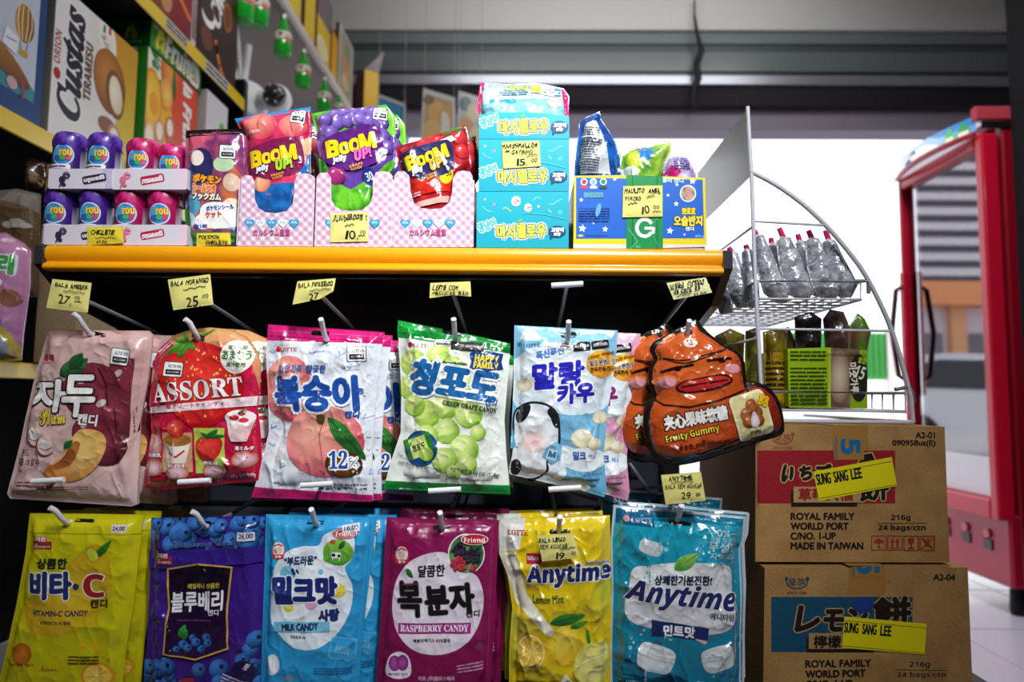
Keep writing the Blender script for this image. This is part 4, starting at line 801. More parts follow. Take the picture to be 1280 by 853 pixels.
A.rows(510, 800, 90, 44, 3, '#0a4a68', 3).T('92 g (220 kcal)', 556, 834, 92, 14, '#bfe0e8'); slot(A, 742, 225, 90, 14, -8)
o = bag(A, 'candy_bag', 'teal mint candy bag with white tablets, foremost on its hook', back='#b6bfc6', seed=13, seal=9, rad=50, bulge=.014, wr=.004, mt='film', group='teal mint bags', fold=[(835, 650, 6, -.004, 80), (905, 690, 6, .004, 85)])
dup(o, (.012, .015, .001), 'teal mint candy bag second on its hook, silver edge showing'); dup(o, (.024, .034, -.006), 'teal mint candy bag with its silver edge farthest out behind'); dup(o, (-.004, .05, .010), 'teal mint candy bag raised highest at the rear of its hook')
# ================================================================== things on the yellow-fronted shelf
FY = .936
def stand(A):   # keep an outline measured from the photo from reaching below the shelf top
    for i, (x, y) in enumerate(A.out): A.out[i, 1] = min(y, float(proj(at(x, 300, FY) * (1, 1, 0) + np.array([0, 0, SZ + .0004]))[1]))
    return A
def shell(p, x0, x1, y0, y1, z0, z1, col, t=.0015, top=False, front=False, zf=None, inn=None):
    """an open carton of thin board"""
    c = inn or col
    p.box((x0, y0, z0), (x0 + t, y1, zf or z1), col, 0); p.box((x1 - t, y0, z0), (x1, y1, zf or z1), col, 0)
    p.box((x0, y1 - t, z0), (x1, y1, z1), c, 0); p.box((x0, y0, z0), (x1, y1, z0 + t), c, 0)
    if top: p.box((x0, y0, z1 - t), (x1, y1, z1), col, 0)
    if front: p.box((x0, y0, z0), (x1, y0 + t, z1), col, 0)
# ---- chewing gum: four trays, eight jars
TRAYC = '#d9d2dc'
def tray(x0, x1, y0, y1, Y, blue, label):
    a, b = at(x0, y0, Y), at(x1, y1, Y)
    z0 = SZ + .0005 if y1 > 290 else b[2]
    p = Pack(); yb = y1 + 2 if y1 > 290 else y1
    A = Art(0, 0, 1, [(x0, y0), (x1, y0), (x1, yb), (x0, yb)], TRAYC); h = y1 - y0; w = x1 - x0
    c1, c2 = ('#3a2a4c', '#3a2a44') if blue else ('#d8708c', '#b82848')
    cx = x0 + w * (.28 if blue else .2)
    for k in range(9): A.ball(cx + 3 * math.cos(k * .7), y0 + h * .34 + 3 * math.sin(k * .7), 1.9, '#8a7a9c' if blue else '#efa8b8', c1)
    A.ell(cx - 5, y0 + h * .55, 4, 4.5, c1).ell(cx - 3, y0 + h * .8, 3, 2, c1).line([(cx - 6, y0 + h * .7), (cx - 8, y0 + h * .9)], 1.6, c1)
    tx = x0 + w * (.72 if blue else .54); A.rrect(tx - 15, y0 + h * .3, tx + 15, y0 + h * .72, 3, c2, 10).T('บลูเบอร์รี่' if blue else 'สตรอเบอร์รี่', tx, y0 + h * .5, 26, 7, '#f4eef4', '', 10, .1, .4)
    A.poly([(x1 - 12, y0), (x1 - 6, y0 + h * .4), (x1 - 9, yb), (x1, yb), (x1, y0)], '#e8c8d8' if not blue else '#c8bcd8')
    p.art(stand(A) if y1 > 290 else A, (0, Y, 0), g=6); yd = .105
    shell(p, a[0], b[0], Y + .0004, Y + yd, z0, a[2], TRAYC)
    return p.done('gum_tray', 'card', **tags(label, 'tray', 'printed gum trays'))
def jar(cx, yt, Y, z0, blue, label):
    a = at(cx, yt, Y); r = .0222; H = max(a[2] - z0, .05)
    t = thing('gum_jar', (a[0], Y, z0), label, 'jar', 'gum jars in the trays')
    c0, c1, c2 = ('#2a1254', '#3f1d80', '#6d42b4') if blue else ('#720840', '#a80e52', '#d63a80')
    ctr = (a[0], Y, z0); hs = H * .68
    p = Pack(); p.lathe(ctr, [(.001, 0), (r * .9, 0), (r * .98, .003), (r, .01), (r * 1.0, hs - .002), (r * .96, hs), (.001, hs)], c0, 40, cf=lambda q, z: c0 if z > H * .2 else '#cfc8d8')
    A = Art(0, 0, 1, [(-26, 0), (26, 0), (26, hs * 900), (-26, hs * 900)], ('v', c1, c0)); k = hs * 900
    A.ell(-18, k * .4, 7, 5, '#1f7a34' if blue else '#14401f').ell(3, k * .26, 15, 14, '#c7d4f0').ell(3, k * .26, 13, 12.4, '#2f86c8')
    A.ell(-3, k * .22, 7, 8, '#38a8d4').ell(-3, k * .36, 6, 4, '#2a5fb0').T('rou', 7, k * .2, 15, 8, '#f4c020', 'b', 6, 0, .4, [('#4a2a6a', .9)]).ell(4, k * .36, 4, 3, '#3fae4a').ell(11, k * .34, 3.5, 4, '#c0286a')
    A.rrect(-26, k * .52, 14, k + 2, 2, '#e9e5ee').rows(-22, k * .55, 30, 4, 1, '#6a5a7a', 3).line([(-24, k * .66), (12, k * .66)], .8, '#8a7a9a')
    rr = r * 1.012; wf = lambda P, h: (np.stack([a[0] + (rr + h) * np.sin(P[:, 0] / 1000 / rr), Y - (rr + h) * np.cos(P[:, 0] / 1000 / rr), z0 + hs - P[:, 1] / 900], 1), np.stack([np.sin(P[:, 0] / 1000 / rr), -np.cos(P[:, 0] / 1000 / rr), 0 * P[:, 0]], 1))
    p.art(A, frame=((0, 0, 0), (.001, 0, 0), (0, 0, -.001)), g=4, warp=wf); p.done('body', 'plastic', t)
    p = Pack(); hc = H - hs
    pr = [(r * 1.0, 0), (r * 1.03, hc * .1), (r * 1.04, hc * .35), (r * 1.01, hc * .6), (r * .93, hc * .8), (r * .75, hc * .93), (r * .45, hc * .985), (.0005, hc)]
    p.lathe((a[0], Y, z0 + hs), pr, c1, 48, cf=lambda q, z: c2 if math.sin(q * 5 + z * 190) > .25 else c1, rid=lambda q, z: 0.03 * math.sin(q * 5 + z * 190)); p.done('cap', 'plastic', t)
    return t
tray(55, 140, 281, 305, FY, 1, 'lower white gum tray with dark berry print at the left shelf end'); tray(140.5, 233, 281, 305, FY + .001, 0, 'lower white gum tray with pink print, right under the dark pink jars')
JZ0 = SZ + .003; z2 = float(at(150, 236, FY)[2])
zj = z2
for x, yt, bl, w in ((80, 234, 1, 'purple gum jar in the lower tray, at the outer shelf end'), (123, 234, 1, 'purple gum jar in the lower tray, beside the dark pink jars'), (167, 235, 0, 'dark pink gum jar in the lower tray, beside the purple jars'), (208, 236, 0, 'dark pink gum jar in the lower tray, beside the collectible gum packet')):
    c = jar(x, yt, FY + .027, JZ0, bl, w)
zj = float(at(100, 234, FY + .027)[2]) + .0006
ty = 495 - (zj - .8) / FY * FPX
tray(61, 140, 211, 236, FY, 1, 'upper white gum tray with dark berry print, stacked on purple jars'); tray(140.5, 233, 211, 237, FY + .001, 0, 'upper white gum tray with pink print, stacked on dark pink jars')
for x, yt, bl, w, dy in ((90, 168, 1, 'purple gum jar in the upper tray, at the outer shelf end', 0), (133, 169, 1, 'purple gum jar in the upper tray, next to the dark pink jars', 0), (181, 176, 0, 'dark pink gum jar in the upper tray, next to the purple jars', .012), (219, 183, 0, 'dark pink gum jar in the upper tray, partly behind the collectible gum packet', .026)):
    jar(x, yt, FY + .027 + dy, zj + .0016, bl, w)
# ---- collectible sticker gum packet
A = Art(0, 0, .375, [(620, 436), (700, 432), (815, 430), (826, 480), (818, 620), (812, 720), (806, 806), (740, 812), (655, 815), (622, 814), (616, 640)], ('n', '#c8586e', '#7a3468', 14))
A.poly([(612, 436), (826, 426), (826, 452), (612, 462)], '#120d10').poly([(616, 620), (660, 570), (735, 640), (790, 560), (815, 600), (812, 815), (616, 815)], ('n', '#c86a3c', '#5a3a7c', 12))
A.ell(680, 560, 42, 60, '#272a58').ell(668, 535, 22, 26, '#e8d4cc').poly([(625, 560), (650, 545), (655, 640), (628, 650)], '#2f3f7a').ell(755, 555, 34, 26, '#b8d2a8').ell(780, 615, 26, 30, '#d8b8a0').ell(650, 690, 28, 36, '#4fa0c0').ell(780, 690, 28, 24, '#f0d8b8').ell(690, 745, 30, 26, '#e8e8f0').ell(640, 740, 22, 26, '#c8dce8').ell(770, 745, 30, 24, '#88b8d8').ell(745, 735, 20, 22, '#d05a4c')
A.badge(768, 515, 54, 46, -4).T('コリス', 650, 515, 50, 14, '#f0dce4', '', -3)
A.T('ポケモン', 702, 604, 90, 26, '#f2a028', '', -4, 0, 2.4, [('#3a2408', 4)]).T('シールつき', 692, 635, 74, 26, '#f06a2a', '', -4, 0, 2.2, [('#fbe8c0', 4)]).T('フックガム', 700, 662, 94, 22, '#f4ecd8', '', -4, 0, 1.6, [('#5a2a18', 3.4)])
A.poly([(680, 700), (720, 680), (790, 690), (800, 720), (790, 760), (690, 765)], '#f2f0ec', 3).T('ポケモンシール', 742, 698, 88, 16, '#2a4a9a', '', 6, 0, 1).T('ケット', 722, 722, 52, 20, '#d83a2c', '', 4, 0, 1.6).T('全1枚', 680, 760, 46, 12, '#234a9c', '', 0, 0, 1)
A.poly([(616, 700), (635, 690), (660, 815), (616, 815)], '#1f7a3c').rect(655, 780, 810, 815, '#3f9a4a')
bag(stand(A), 'gum_packet', 'pink collectible gum packet with black top seal, standing beside the gum jars', Y=FY + .02, back='#5a2a44', seed=21, seal=5, rad=20, bulge=.008, wr=.002, category='packet')
# ---- pink checked display boxes with jelly bags
def gingham(A, x0, y0, x1, y1, s):
    a = s * .5; d = (y1 - y0)
    for k in range(-1, int((x1 - x0 + d) / s) + 2):
        u = x0 - d + k * s; A.line([(u, y1), (u + d, y0)], a * .72, '#d9bdd0', same=1)
    L = 2
    for k in range(-1, int((x1 - x0 + d) / s) + 2):
        u = x0 + k * s; A.line([(u - d, y0), (u, y1)], a * .72, '#d7b6ca', same=L)
    for i in range(-1, int((x1 - x0 + d) / s) + 2):
        for j in range(-1, int((x1 - x0 + d) / s) + 2):
            x = (x0 - d + i * s + y1 + x0 + j * s - d - y0) / 2; y = y1 - (x - (x0 - d + i * s)); q = a * .36 * 1.414
            if x0 - q < x < x1 + q and y0 < y < y1: A.poly([(x - q, y), (x, y - q), (x + q, y), (x, y + q)], '#c898b4', 0, 3)
def jellybox(out, cx, w, name, txt=1, hearts=1, depth=.085):
    A = Art(280, 90, .2696, out, '#ece0e8'); o = np.array(out); gingham(A, o[:, 0].min(), o[:, 1].min(), o[:, 0].max(), o[:, 1].max(), 44)
    if hearts:
        for i in range(5):
            x = cx + (i - 2) * 52; c = '#3a9cc8' if i % 2 == 0 else '#bcd6e2'; A.heart(x, 702, 25, c)
            if i % 2: A.heart(x, 702, 21, '#efe8ee')
            A.T('カルシ'[i % 3] + 'ム', x, 698, 26, 11, '#e8f4fa' if i % 2 == 0 else '#7aa8c0', '', 0, 0, .5)
    if txt: A.T('カルシウム豊富', cx, 745, 168, 30, '#b0487c', '', 0, 0, 1.2)
    p = Pack(); p.art(stand(A), (0, FY, 0), g=5, back='#d9cbd4', thick=.001)
    px = A.out; x0, x1 = px[:, 0].min(), px[:, 0].max(); a, b = at(x0, 222, FY), at(x1, 305, FY)
    shell(p, a[0] + .0015, b[0] - .0015, FY + .0012, FY + depth, SZ + .0003, float(at(0, 222, FY)[2]), '#dccbd6', inn='#cfc2ca')
    return p.done('display_box', 'card', **tags(name, 'display box', 'pink checked display boxes'))
jellybox([(80, 490), (100, 478), (128, 482), (140, 510), (142, 590), (158, 630), (190, 650), (240, 655), (290, 645), (318, 612), (326, 560), (326, 512), (342, 478), (375, 470), (405, 476), (422, 492), (418, 640), (412, 810), (64, 810), (72, 650)], 222, 0, 'pink checked display box of peach jelly bags, beside the collectible gum packet')
jellybox([(430, 486), (446, 468), (478, 466), (496, 490), (498, 590), (512, 622), (545, 640), (590, 645), (640, 640), (676, 612), (690, 570), (690, 500), (704, 466), (735, 460), (768, 466), (782, 482), (780, 640), (774, 812), (418, 812), (424, 650)], 596, 0, 'pink checked display box of grape jelly bags, middle one with a price note', 0)
jellybox([(790, 480), (805, 462), (835, 460), (858, 480), (866, 560), (880, 606), (915, 632), (960, 636), (1010, 632), (1045, 606), (1058, 560), (1062, 490), (1082, 462), (1110, 458), (1140, 462), (1152, 480), (1160, 640), (1152, 812), (780, 812), (784, 650)], 945, 0, 'pink checked display box of strawberry jelly bags, beside the teal boxes')
def boom(A, x, y, k, up, r=0, sub='PEACH FLAVOR'):
    A.poly([(x - 165 * k, y + 70 * k), (x - 175 * k, y - 30 * k), (x - 60 * k, y - 90 * k), (x + 130 * k, y - 130 * k), (x + 175 * k, y - 40 * k), (x + 165 * k, y + 70 * k), (x + 60 * k, y + 120 * k), (x - 60 * k, y + 130 * k)], up[2], 3)
    for i, (ch, dx, dy, w, h) in enumerate((('B', -110, 8, 70, 92), ('O', -42, 6, 56, 62), ('O', 18, -10, 64, 70), ('M', 90, -30, 88, 86))):
        A.T(ch, x + dx * k, y + dy * k - dx * k * math.tan(R(r)) * .6, w * k, h * k, '#f6cf1c', 'b', 10 + r, .05, 5 * k, [('#2a1a3a', 9 * k)])
    A.T('Jelly', x - 70 * k, y + 72 * k + 70 * k * math.tan(R(r)) * .6, 84 * k, 44 * k, '#f4f2f8', 'x', 14 + r, 0, 1.5 * k, [('#2a1a3a', 5 * k)]).T('UP!', x + 62 * k, y + 42 * k - 60 * k * math.tan(R(r)) * .6, 96 * k, 60 * k, up[0], 'x', 12 + r, 0, 3 * k, [(up[1], 6 * k)])
    A.T(sub.split()[0], x + 25 * k, y + 105 * k, 80 * k, 16 * k, '#f0a83c', 'b', 12 + r).T(sub.split()[1], x + 28 * k, y + 124 * k, 66 * k, 16 * k, '#f0a83c', 'b', 12 + r)
def jelly(out, base, draw, Y, label, seed, back):
    A = Art(280, 90, .2696, out, base); draw(A)
    return bag(A, 'jelly_bag', label, Y=Y, back=back, seed=seed, seal=4, rad=22, bulge=.010, wr=.0028, category='jelly bag', group='jelly bags in the checked boxes')
def dA(A):
    A.poly([(45, 210), (405, 155), (405, 185), (55, 242)], '#1f8cc4').poly([(330, 350), (410, 300), (415, 460), (340, 470)], '#e8b890').poly([(90, 540), (400, 520), (400, 700), (90, 700)], ('n', '#1f6cb4', '#134a8c', 10)).poly([(360, 400), (405, 380), (405, 700), (350, 700)], '#1c6ab0')
    for x, y, r in ((180, 262, 78), (330, 262, 62)): A.ell(x, y, r, r * .85, ('r', '#f2907c', '#cc3c58', -.2, -.3)).line([(x + 6, y - r * .7), (x - 8, y - r * .1), (x - 2, y + r * .5)], 4, '#b02a48')
    A.ball(190, 530, 38, '#f8b88a', '#d8704a').T('BOOM BOOM', 140, 292, 80, 14, '#f8dce0', 'b', 4).badge(352, 217, 66, 70, -6); boom(A, 245, 410, .75, ('#a8d02c', '#1d3a1c', '#7a1a4c'), 0, 'PEACH FLAVOR')
    A.rows(215, 575, 16, 10, 1, '#d04a3a')
o = jelly([(50, 218), (220, 190), (402, 162), (408, 300), (402, 400), (396, 560), (360, 700), (120, 700), (112, 500), (105, 320)], ('n', '#d8365c', '#b01a4c', 20), dA, FY + .03, 'red and blue peach jelly bag, front one in its pink checked box', 22, '#175a9c')
dup(o, (.006, .028, -.004), 'red and blue peach jelly bag behind the front one in its box')
def dB(A):
    A.poly([(405, 190), (752, 152), (800, 200), (795, 300), (420, 290)], ('n', '#7ec83a', '#3f9a2a', 16))
    for x, y in ((520, 205), (565, 190), (610, 185), (655, 185), (700, 195), (540, 250), (590, 240), (640, 235), (690, 245), (735, 250), (480, 240), (470, 290), (740, 310), (755, 360), (700, 300), (510, 300), (460, 345)): A.ball(x, y, 36, '#8a6ac0', '#2f1c5a')
    A.poly([(440, 400), (480, 430), (520, 520), (600, 560), (700, 500), (795, 400), (795, 660), (430, 660), (445, 520)], ('n', '#6cc22f', '#2f8a1f', 14)).ball(480, 380, 36, '#c85ab8', '#7a1c72').ball(535, 495, 44, '#c23a88', '#6c1650').ell(685, 500, 32, 45, '#1f2f7a', 20).T('30', 685, 500, 32, 40, '#e8eef8', 'b', 20)
    A.badge(732, 208, 66, 64, 0); boom(A, 605, 365, .8, ('#ee6ab4', '#4a1a5a', '#5a1f78'), 2, 'GRAPE FLAVOR')
o = jelly([(405, 196), (500, 176), (640, 168), (752, 150), (790, 200), (798, 330), (792, 440), (752, 500), (748, 560), (690, 700), (480, 700), (450, 520), (440, 380), (424, 260)], '#5c3a94', dB, FY + .03, 'purple and green grape jelly bag, front one in its pink checked box', 23, '#3f8a2a')
dup(o, (.008, .026, .004), 'purple and green grape jelly bag just behind the front grape jelly bag')
def dC(A):
    A.poly([(800, 350), (1140, 245), (1145, 420), (800, 480)], ('n', '#b8202c', '#7a0f1c', 12)); A.leaf(1010, 300, 1070, 270, 40).leaf(1060, 285, 1110, 260, 30)
    for x, y in ((960, 300), (1000, 330), (930, 340), (1100, 320), (1110, 380)): A.ball(x, y, 34, '#d83a3c', '#8c1420')
    A.poly([(820, 420), (860, 380), (950, 350), (1060, 310), (1080, 330), (960, 390), (880, 450)], '#f4dcd8').ell(890, 400, 60, 34, '#6cb84a', 18).ell(890, 402, 48, 24, '#d83a3c', 18).ell(960, 490, 60, 26, '#58a848', 25).poly([(850, 540), (1000, 480), (1060, 500), (1050, 560), (870, 590)], '#c8281c').ell(1035, 490, 30, 40, '#f0d820', -15).T('30', 1045, 480, 26, 30, '#1d1d2a', 'b', 15)
    A.rows(855, 575, 60, 24, 2, '#f0c8c8', 2, 10); boom(A, 950, 418, .68, ('#f2b84a', '#5a1418', '#2a2a5c'), 13, 'STRAW BERRY'); A.poly([(880, 620), (1060, 580), (1060, 610), (900, 640)], '#f0b0a8')
o = jelly([(795, 350), (960, 300), (1125, 245), (1140, 330), (1150, 440), (1070, 560), (1050, 700), (890, 700), (850, 560), (815, 440)], ('n', '#c0202c', '#8c121c', 20), dC, FY + .03, 'red strawberry jelly bag, slanting in its pink checked box', 24, '#7a101c')
dup(o, (.010, .026, .001), 'red strawberry jelly bag behind the slanting one in its box')
# ---- teal marshmallow cartons
def marsh(A, x, y):
    A.T('댕냥이', x - 148, y - 24, 76, 40, '#3fb4cc', '', 18, 0, 2, [('#f2fbfc', 6)])
    A.T('마시멜로우', x, y, 208, 56, '#e4e63a', '', 2, 0, 3, [('#f2fbfc', 11), ('#2a5f9c', 6.5)])
    A.leaf(x - 18, y - 34, x + 5, y - 52, 14, '#9ad04a', '#4fa03a').ell(x + 152, y + 2, 38, 26, '#174a78').poly([(x + 120, y + 18), (x + 122, y + 36), (x + 140, y + 24)], '#174a78').T('고양이', x + 153, y - 6, 52, 18, '#f4f6f8', '', 0, 0, 1.6).T('모양', x + 152, y + 13, 28, 13, '#f4f6f8', '', 0, 0, 1.2)
TEAL = ('v', '#22aec0', '#1aa2b8')
def confetti(A, y):
    A.ell(90, y, 5, 5, '#e0b85a').ell(128, y + 22, 7, 7, '#d07ab8').ell(128, y + 22, 4, 4, '#22aec0').line(crom([(82, y + 30), (92, y + 45), (105, y + 50), (120, y + 52)], 3)[:-3], 4, '#7ad8dc').line(crom([(360, y + 20), (385, y + 18), (400, y + 5), (420, y)], 3)[:-3], 4, '#7ad8dc').line(crom([(295, y + 5), (310, y - 8), (328, y)], 3)[:-3], 4, '#7ad8dc').line([(165, y + 40), (178, y + 34), (200, y + 50)], 4, '#c8e83a').ell(318, y + 30, 6, 6, '#c0e890').line([(360, y + 42), (372, y + 55)], 4, '#a8e4e8').ell(410, y + 55, 8, 8, '#8ae0e4').ell(410, y + 55, 5, 5, '#22aec0')
def paw(A, x, y, r):
    A.ell(x, y + r * .2, r, r * .95, '#f6f4f6').ell(x, y + r * .35, r * .5, r * .42, '#e8a8c0')
    for k in range(4): A.ell(x - r * .6 + k * r * .4, y - r * (.35 if k in (0, 3) else .6), r * .32, r * .36, '#f6f4f6').ell(x - r * .6 + k * r * .4, y - r * (.3 if k in (0, 3) else .55), r * .17, r * .2, '#e8a8c0')
def teal(q, fx, label, open_=False, depth=.12):
    A = Art(580, 80, .2931, q, TEAL); fx(A); p = Pack(); p.art(stand(A), (0, FY, 0), g=6, back='#1a9ab0', thick=.0008)
    px = A.out; a = at(px[:, 0].min(), px[:, 1].min(), FY); b = at(px[:, 0].max(), px[:, 1].max(), FY)
    return p, a, b, depth, label
def f1(A): confetti(A, 578); paw(A, 222, 584, 20); paw(A, 273, 612, 16); marsh(A, 245, 714); A.line(crom([(250, 640), (320, 640), (380, 650), (430, 665)], 3)[:-3], 2, '#5accd6')
p, a, b, d, l = teal([(55, 545), (448, 545), (446, 790), (53, 790)], f1, 'teal marshmallow carton at the bottom of the stack of three')
zA, zB = SZ + .0003, float(at(640, 80 + .2931 * 545, FY)[2])
p.box((a[0] + .001, FY + .0009, zA), (b[0] - .001, FY + d, zB), '#1c9db2', .0008); p.done('carton', 'card', **tags(l, 'carton', 'teal marshmallow cartons'))
def f2(A): confetti(A, 350); marsh(A, 250, 480); A.line(crom([(250, 420), (320, 420), (380, 430), (430, 445)], 3)[:-3], 2, '#5accd6')
p, a, b, d, l = teal([(64, 322), (449, 322), (449, 543), (62, 543)], f2, 'teal marshmallow carton in the middle of the stack, with a price note')
zC = float(at(640, 80 + .2931 * 322, FY)[2])
p.box((a[0] + .001, FY + .0009, zB + .0004), (b[0] - .001, FY + d, zC), '#1c9db2', .0008); p.done('carton', 'card', **tags(l, 'carton', 'teal marshmallow cartons'))
p, a, b, d, l = teal([(64, 218), (110, 210), (180, 206), (270, 206), (350, 210), (448, 224), (450, 320), (64, 320)], lambda A: marsh(A, 255, 268), 'opened teal marshmallow carton on top of the stack, packs inside')
zD = float(at(640, 80 + .2931 * 222, FY)[2])
shell(p, a[0] + .001, b[0] - .001, FY + .0009, FY + d, zC + .0004, zD, '#1fa4ba', inn='#cfe4e8'); p.done('carton', 'card', **tags(l, 'carton', 'teal marshmallow cartons'))
A = Art(580, 80, .2931, [(72, 80), (100, 84), (180, 88), (300, 82), (360, 92), (425, 106), (448, 140), (446, 225), (438, 318), (260, 322), (78, 318), (66, 225), (56, 190), (64, 120)], ('v', '#d8e6ec', '#b8dae4'))
A.poly([(50, 70), (92, 76), (80, 140), (84, 230), (50, 230)], '#d82a70').poly([(410, 90), (460, 120), (460, 240), (425, 225), (418, 150)], '#e8287a').poly([(70, 190), (250, 170), (420, 165), (430, 230), (70, 235)], '#8ccfe0').rrect(110, 170, 222, 188, 8, '#3aa4cc')
A.T('댕냥이', 135, 102, 66, 30, '#3fb4cc', '', 4, 0, 1.5, [('#f2fbfc', 4)]).T('마시멜', 252, 118, 148, 44, '#c8dc3a', '', -2, 0, 4, [('#2a7fb4', 8)]).poly([(328, 102), (412, 105), (410, 165), (326, 150)], '#eceeef').rows(340, 115, 60, 30, 3, '#8a98a4').ell(385, 185, 32, 22, ('r', '#f6e8dc', '#d8b8a4')).rows(385, 110, 24, 50, 4, '#3a9cc4', 5).rows(150, 135, 120, 20, 2, '#7aa0b4', 6)
zk = FY + .035
bag(A, 'marshmallow_pack', 'shiny pale blue marshmallow pack with pink ends, lying in the top teal carton', Y=zk, back='#b8d8e0', seed=25, seal=4, rad=16, bulge=.014, wr=.004, category='packet', mt='film')
# ---- blue box of ring sweets
A = Art(580, 80, .2931, [(470, 477), (700, 474), (1028, 486), (1036, 780), (760, 792), (466, 795)], '#e2cf1c')
A.poly([(478, 485), (1018, 494), (1024, 744), (478, 746)], '#1f62c4').poly([(460, 768), (1045, 770), (1045, 800), (460, 800)], '#dfd6d2')
for x, y, r in ((643, 490, 11), (500, 580, 10), (505, 702, 18), (602, 705, 14), (975, 500, 16), (908, 515, 9), (905, 597, 12), (878, 712, 16), (940, 728, 6), (552, 680, 5), (870, 560, 8)): A.star(x, y, r, '#f0f4fa', 5, .48, 8)
for x, c in ((512, '#c0282c'), (552, '#8ab0d8'), (594, '#2a8a4a')): A.ell(x, 503, 15, 15, '#e8eef4').ell(x, 503, 10, 10, c).rrect(x - 16, 520, x + 16, 533, 5, '#d03a50' if c == '#c0282c' else ('#c8d0e0' if c == '#8ab0d8' else '#1f4a3c'))
A.rows(512, 548, 80, 24, 3, '#7ac8b0', 3).rows(490, 612, 130, 60, 6, '#174a9c', 4).ell(572, 625, 10, 30, '#5aa8e8', -15).rows(520, 728, 90, 10, 1, '#174a9c', 6).ell(497, 733, 12, 5, '#d8c83a')
A.ell(955, 553, 35, 37, '#d8eaf4').ell(955, 553, 29, 31, ('n', '#c8a090', '#6a4038', 5)); A.T('젤리 캔디', 890, 497, 90, 20, '#cfe0f4', '', -2, 0, 1)
A.T('뽀로로', 958, 628, 56, 24, '#f0d020', '', 0, 0, 2, [('#1a2a50', 4)]).T('오슬반지', 955, 670, 118, 42, '#f6d83a', '', 0, 0, 2.4, [('#1a2a50', 5.5)]).T('캔디', 962, 704, 34, 16, '#e8eef8', '', 0, 0, 1).T('(8입 g)', 1005, 735, 40, 14, '#b8d0f0')
A.rect(692, 470, 848, 800, '#138a48').rect(715, 470, 722, 800, '#0c7038').rect(820, 470, 827, 800, '#0c7038').line([(700, 700), (740, 760), (700, 796)], 3, '#5ac88a').line([(840, 640), (790, 700), (835, 790)], 3, '#3aae70')
ga = [(770 + 33 * math.cos(R(k)), 700 - 36 * math.sin(R(k))) for k in range(35, 331, 12)]; A.line(ga, 15, '#dfe8e4').line([(772, 702), (808, 702), (806, 722)], 13, '#dfe8e4').T('G', 742, 780, 20, 12, '#5ac88a', 'b')
p = Pack(); p.art(stand(A), (0, FY, 0), g=6, back='#c8b81a', thick=.001); a, b = at(580 + .2931 * 470, 80 + .2931 * 480, FY), at(580 + .2931 * 1028, 310, FY)
shell(p, a[0] + .001, b[0], FY + .0012, FY + .15, SZ + .0003, a[2], '#2a68b8', inn='#c9c4bc')
p.done('sweets_box', 'card', **tags('blue star-printed box with yellow border and green tape across its front', 'box'))
A = Art(580, 80, .2931, [(488, 300), (492, 250), (520, 228), (578, 204), (586, 240), (620, 290), (648, 340), (664, 400), (672, 480), (640, 560), (500, 560), (470, 480), (472, 420)], ('n', '#1a5cb0', '#123f84', 14))
A.poly([(520, 262), (560, 252), (580, 300), (605, 380), (620, 480), (495, 480), (486, 400), (500, 320)], '#c2c4cc').rows(508, 275, 70, 40, 4, '#444a58', 1, -8).rows(500, 320, 85, 150, 14, '#444a58', 2, -8).star(660, 455, 12, '#e8eef8')
bag(A, 'sweets_bag', 'dark blue sweets bag with a grey text panel, upright in the blue box', Y=FY + .04, back='#12407c', seed=26, seal=4, rad=22, bulge=.014, wr=.003, category='sweets bag')
A = Art(580, 80, .2931, [(668, 440), (676, 390), (720, 358), (800, 346), (884, 334), (882, 372), (862, 420), (846, 490), (840, 560), (680, 560)], ('n', '#a8cc3a', '#5f9a34', 12)); A.ell(722, 420, 34, 34, '#c2d828').ell(770, 390, 30, 34, '#2f7ac0').poly([(735, 350), (760, 345), (752, 375), (730, 372)], '#c8282c').poly([(840, 345), (884, 334), (870, 400), (836, 480), (812, 470)], ('h', '#8fbf3a', '#c2dc7a')).ell(700, 470, 40, 22, '#dfe8ee')
o = bag(A, 'sweets_bag', 'bright green sweets bag with red patch, lying in the blue box', Y=FY + .06, back='#6a9a3a', seed=27, seal=4, rad=20, bulge=.012, wr=.004, category='sweets bag')
dup(o, (.05, .03, -.028), 'bright green sweets bag whose tip pokes out at the right end of the blue box'); dup(o, (-.062, .05, .018), 'yellow-green sweets bag edge between the teal cartons and the dark blue bag')
A = Art(580, 80, .2931, [(848, 480), (852, 430), (868, 400), (905, 382), (950, 400), (975, 440), (990, 490), (985, 560), (850, 560)], ('n', '#c8c0dc', '#9a7ab4', 9)); A.poly([(848, 470), (880, 440), (920, 470), (900, 500), (850, 500)], '#b81c6c').rows(890, 400, 70, 60, 6, '#6a5aa0', 5)
bag(A, 'sweets_bag', 'white and lilac sweets bag with magenta patch in the blue box', Y=FY + .045, back='#a898c0', seed=28, seal=4, rad=20, bulge=.012, wr=.004, category='sweets bag')
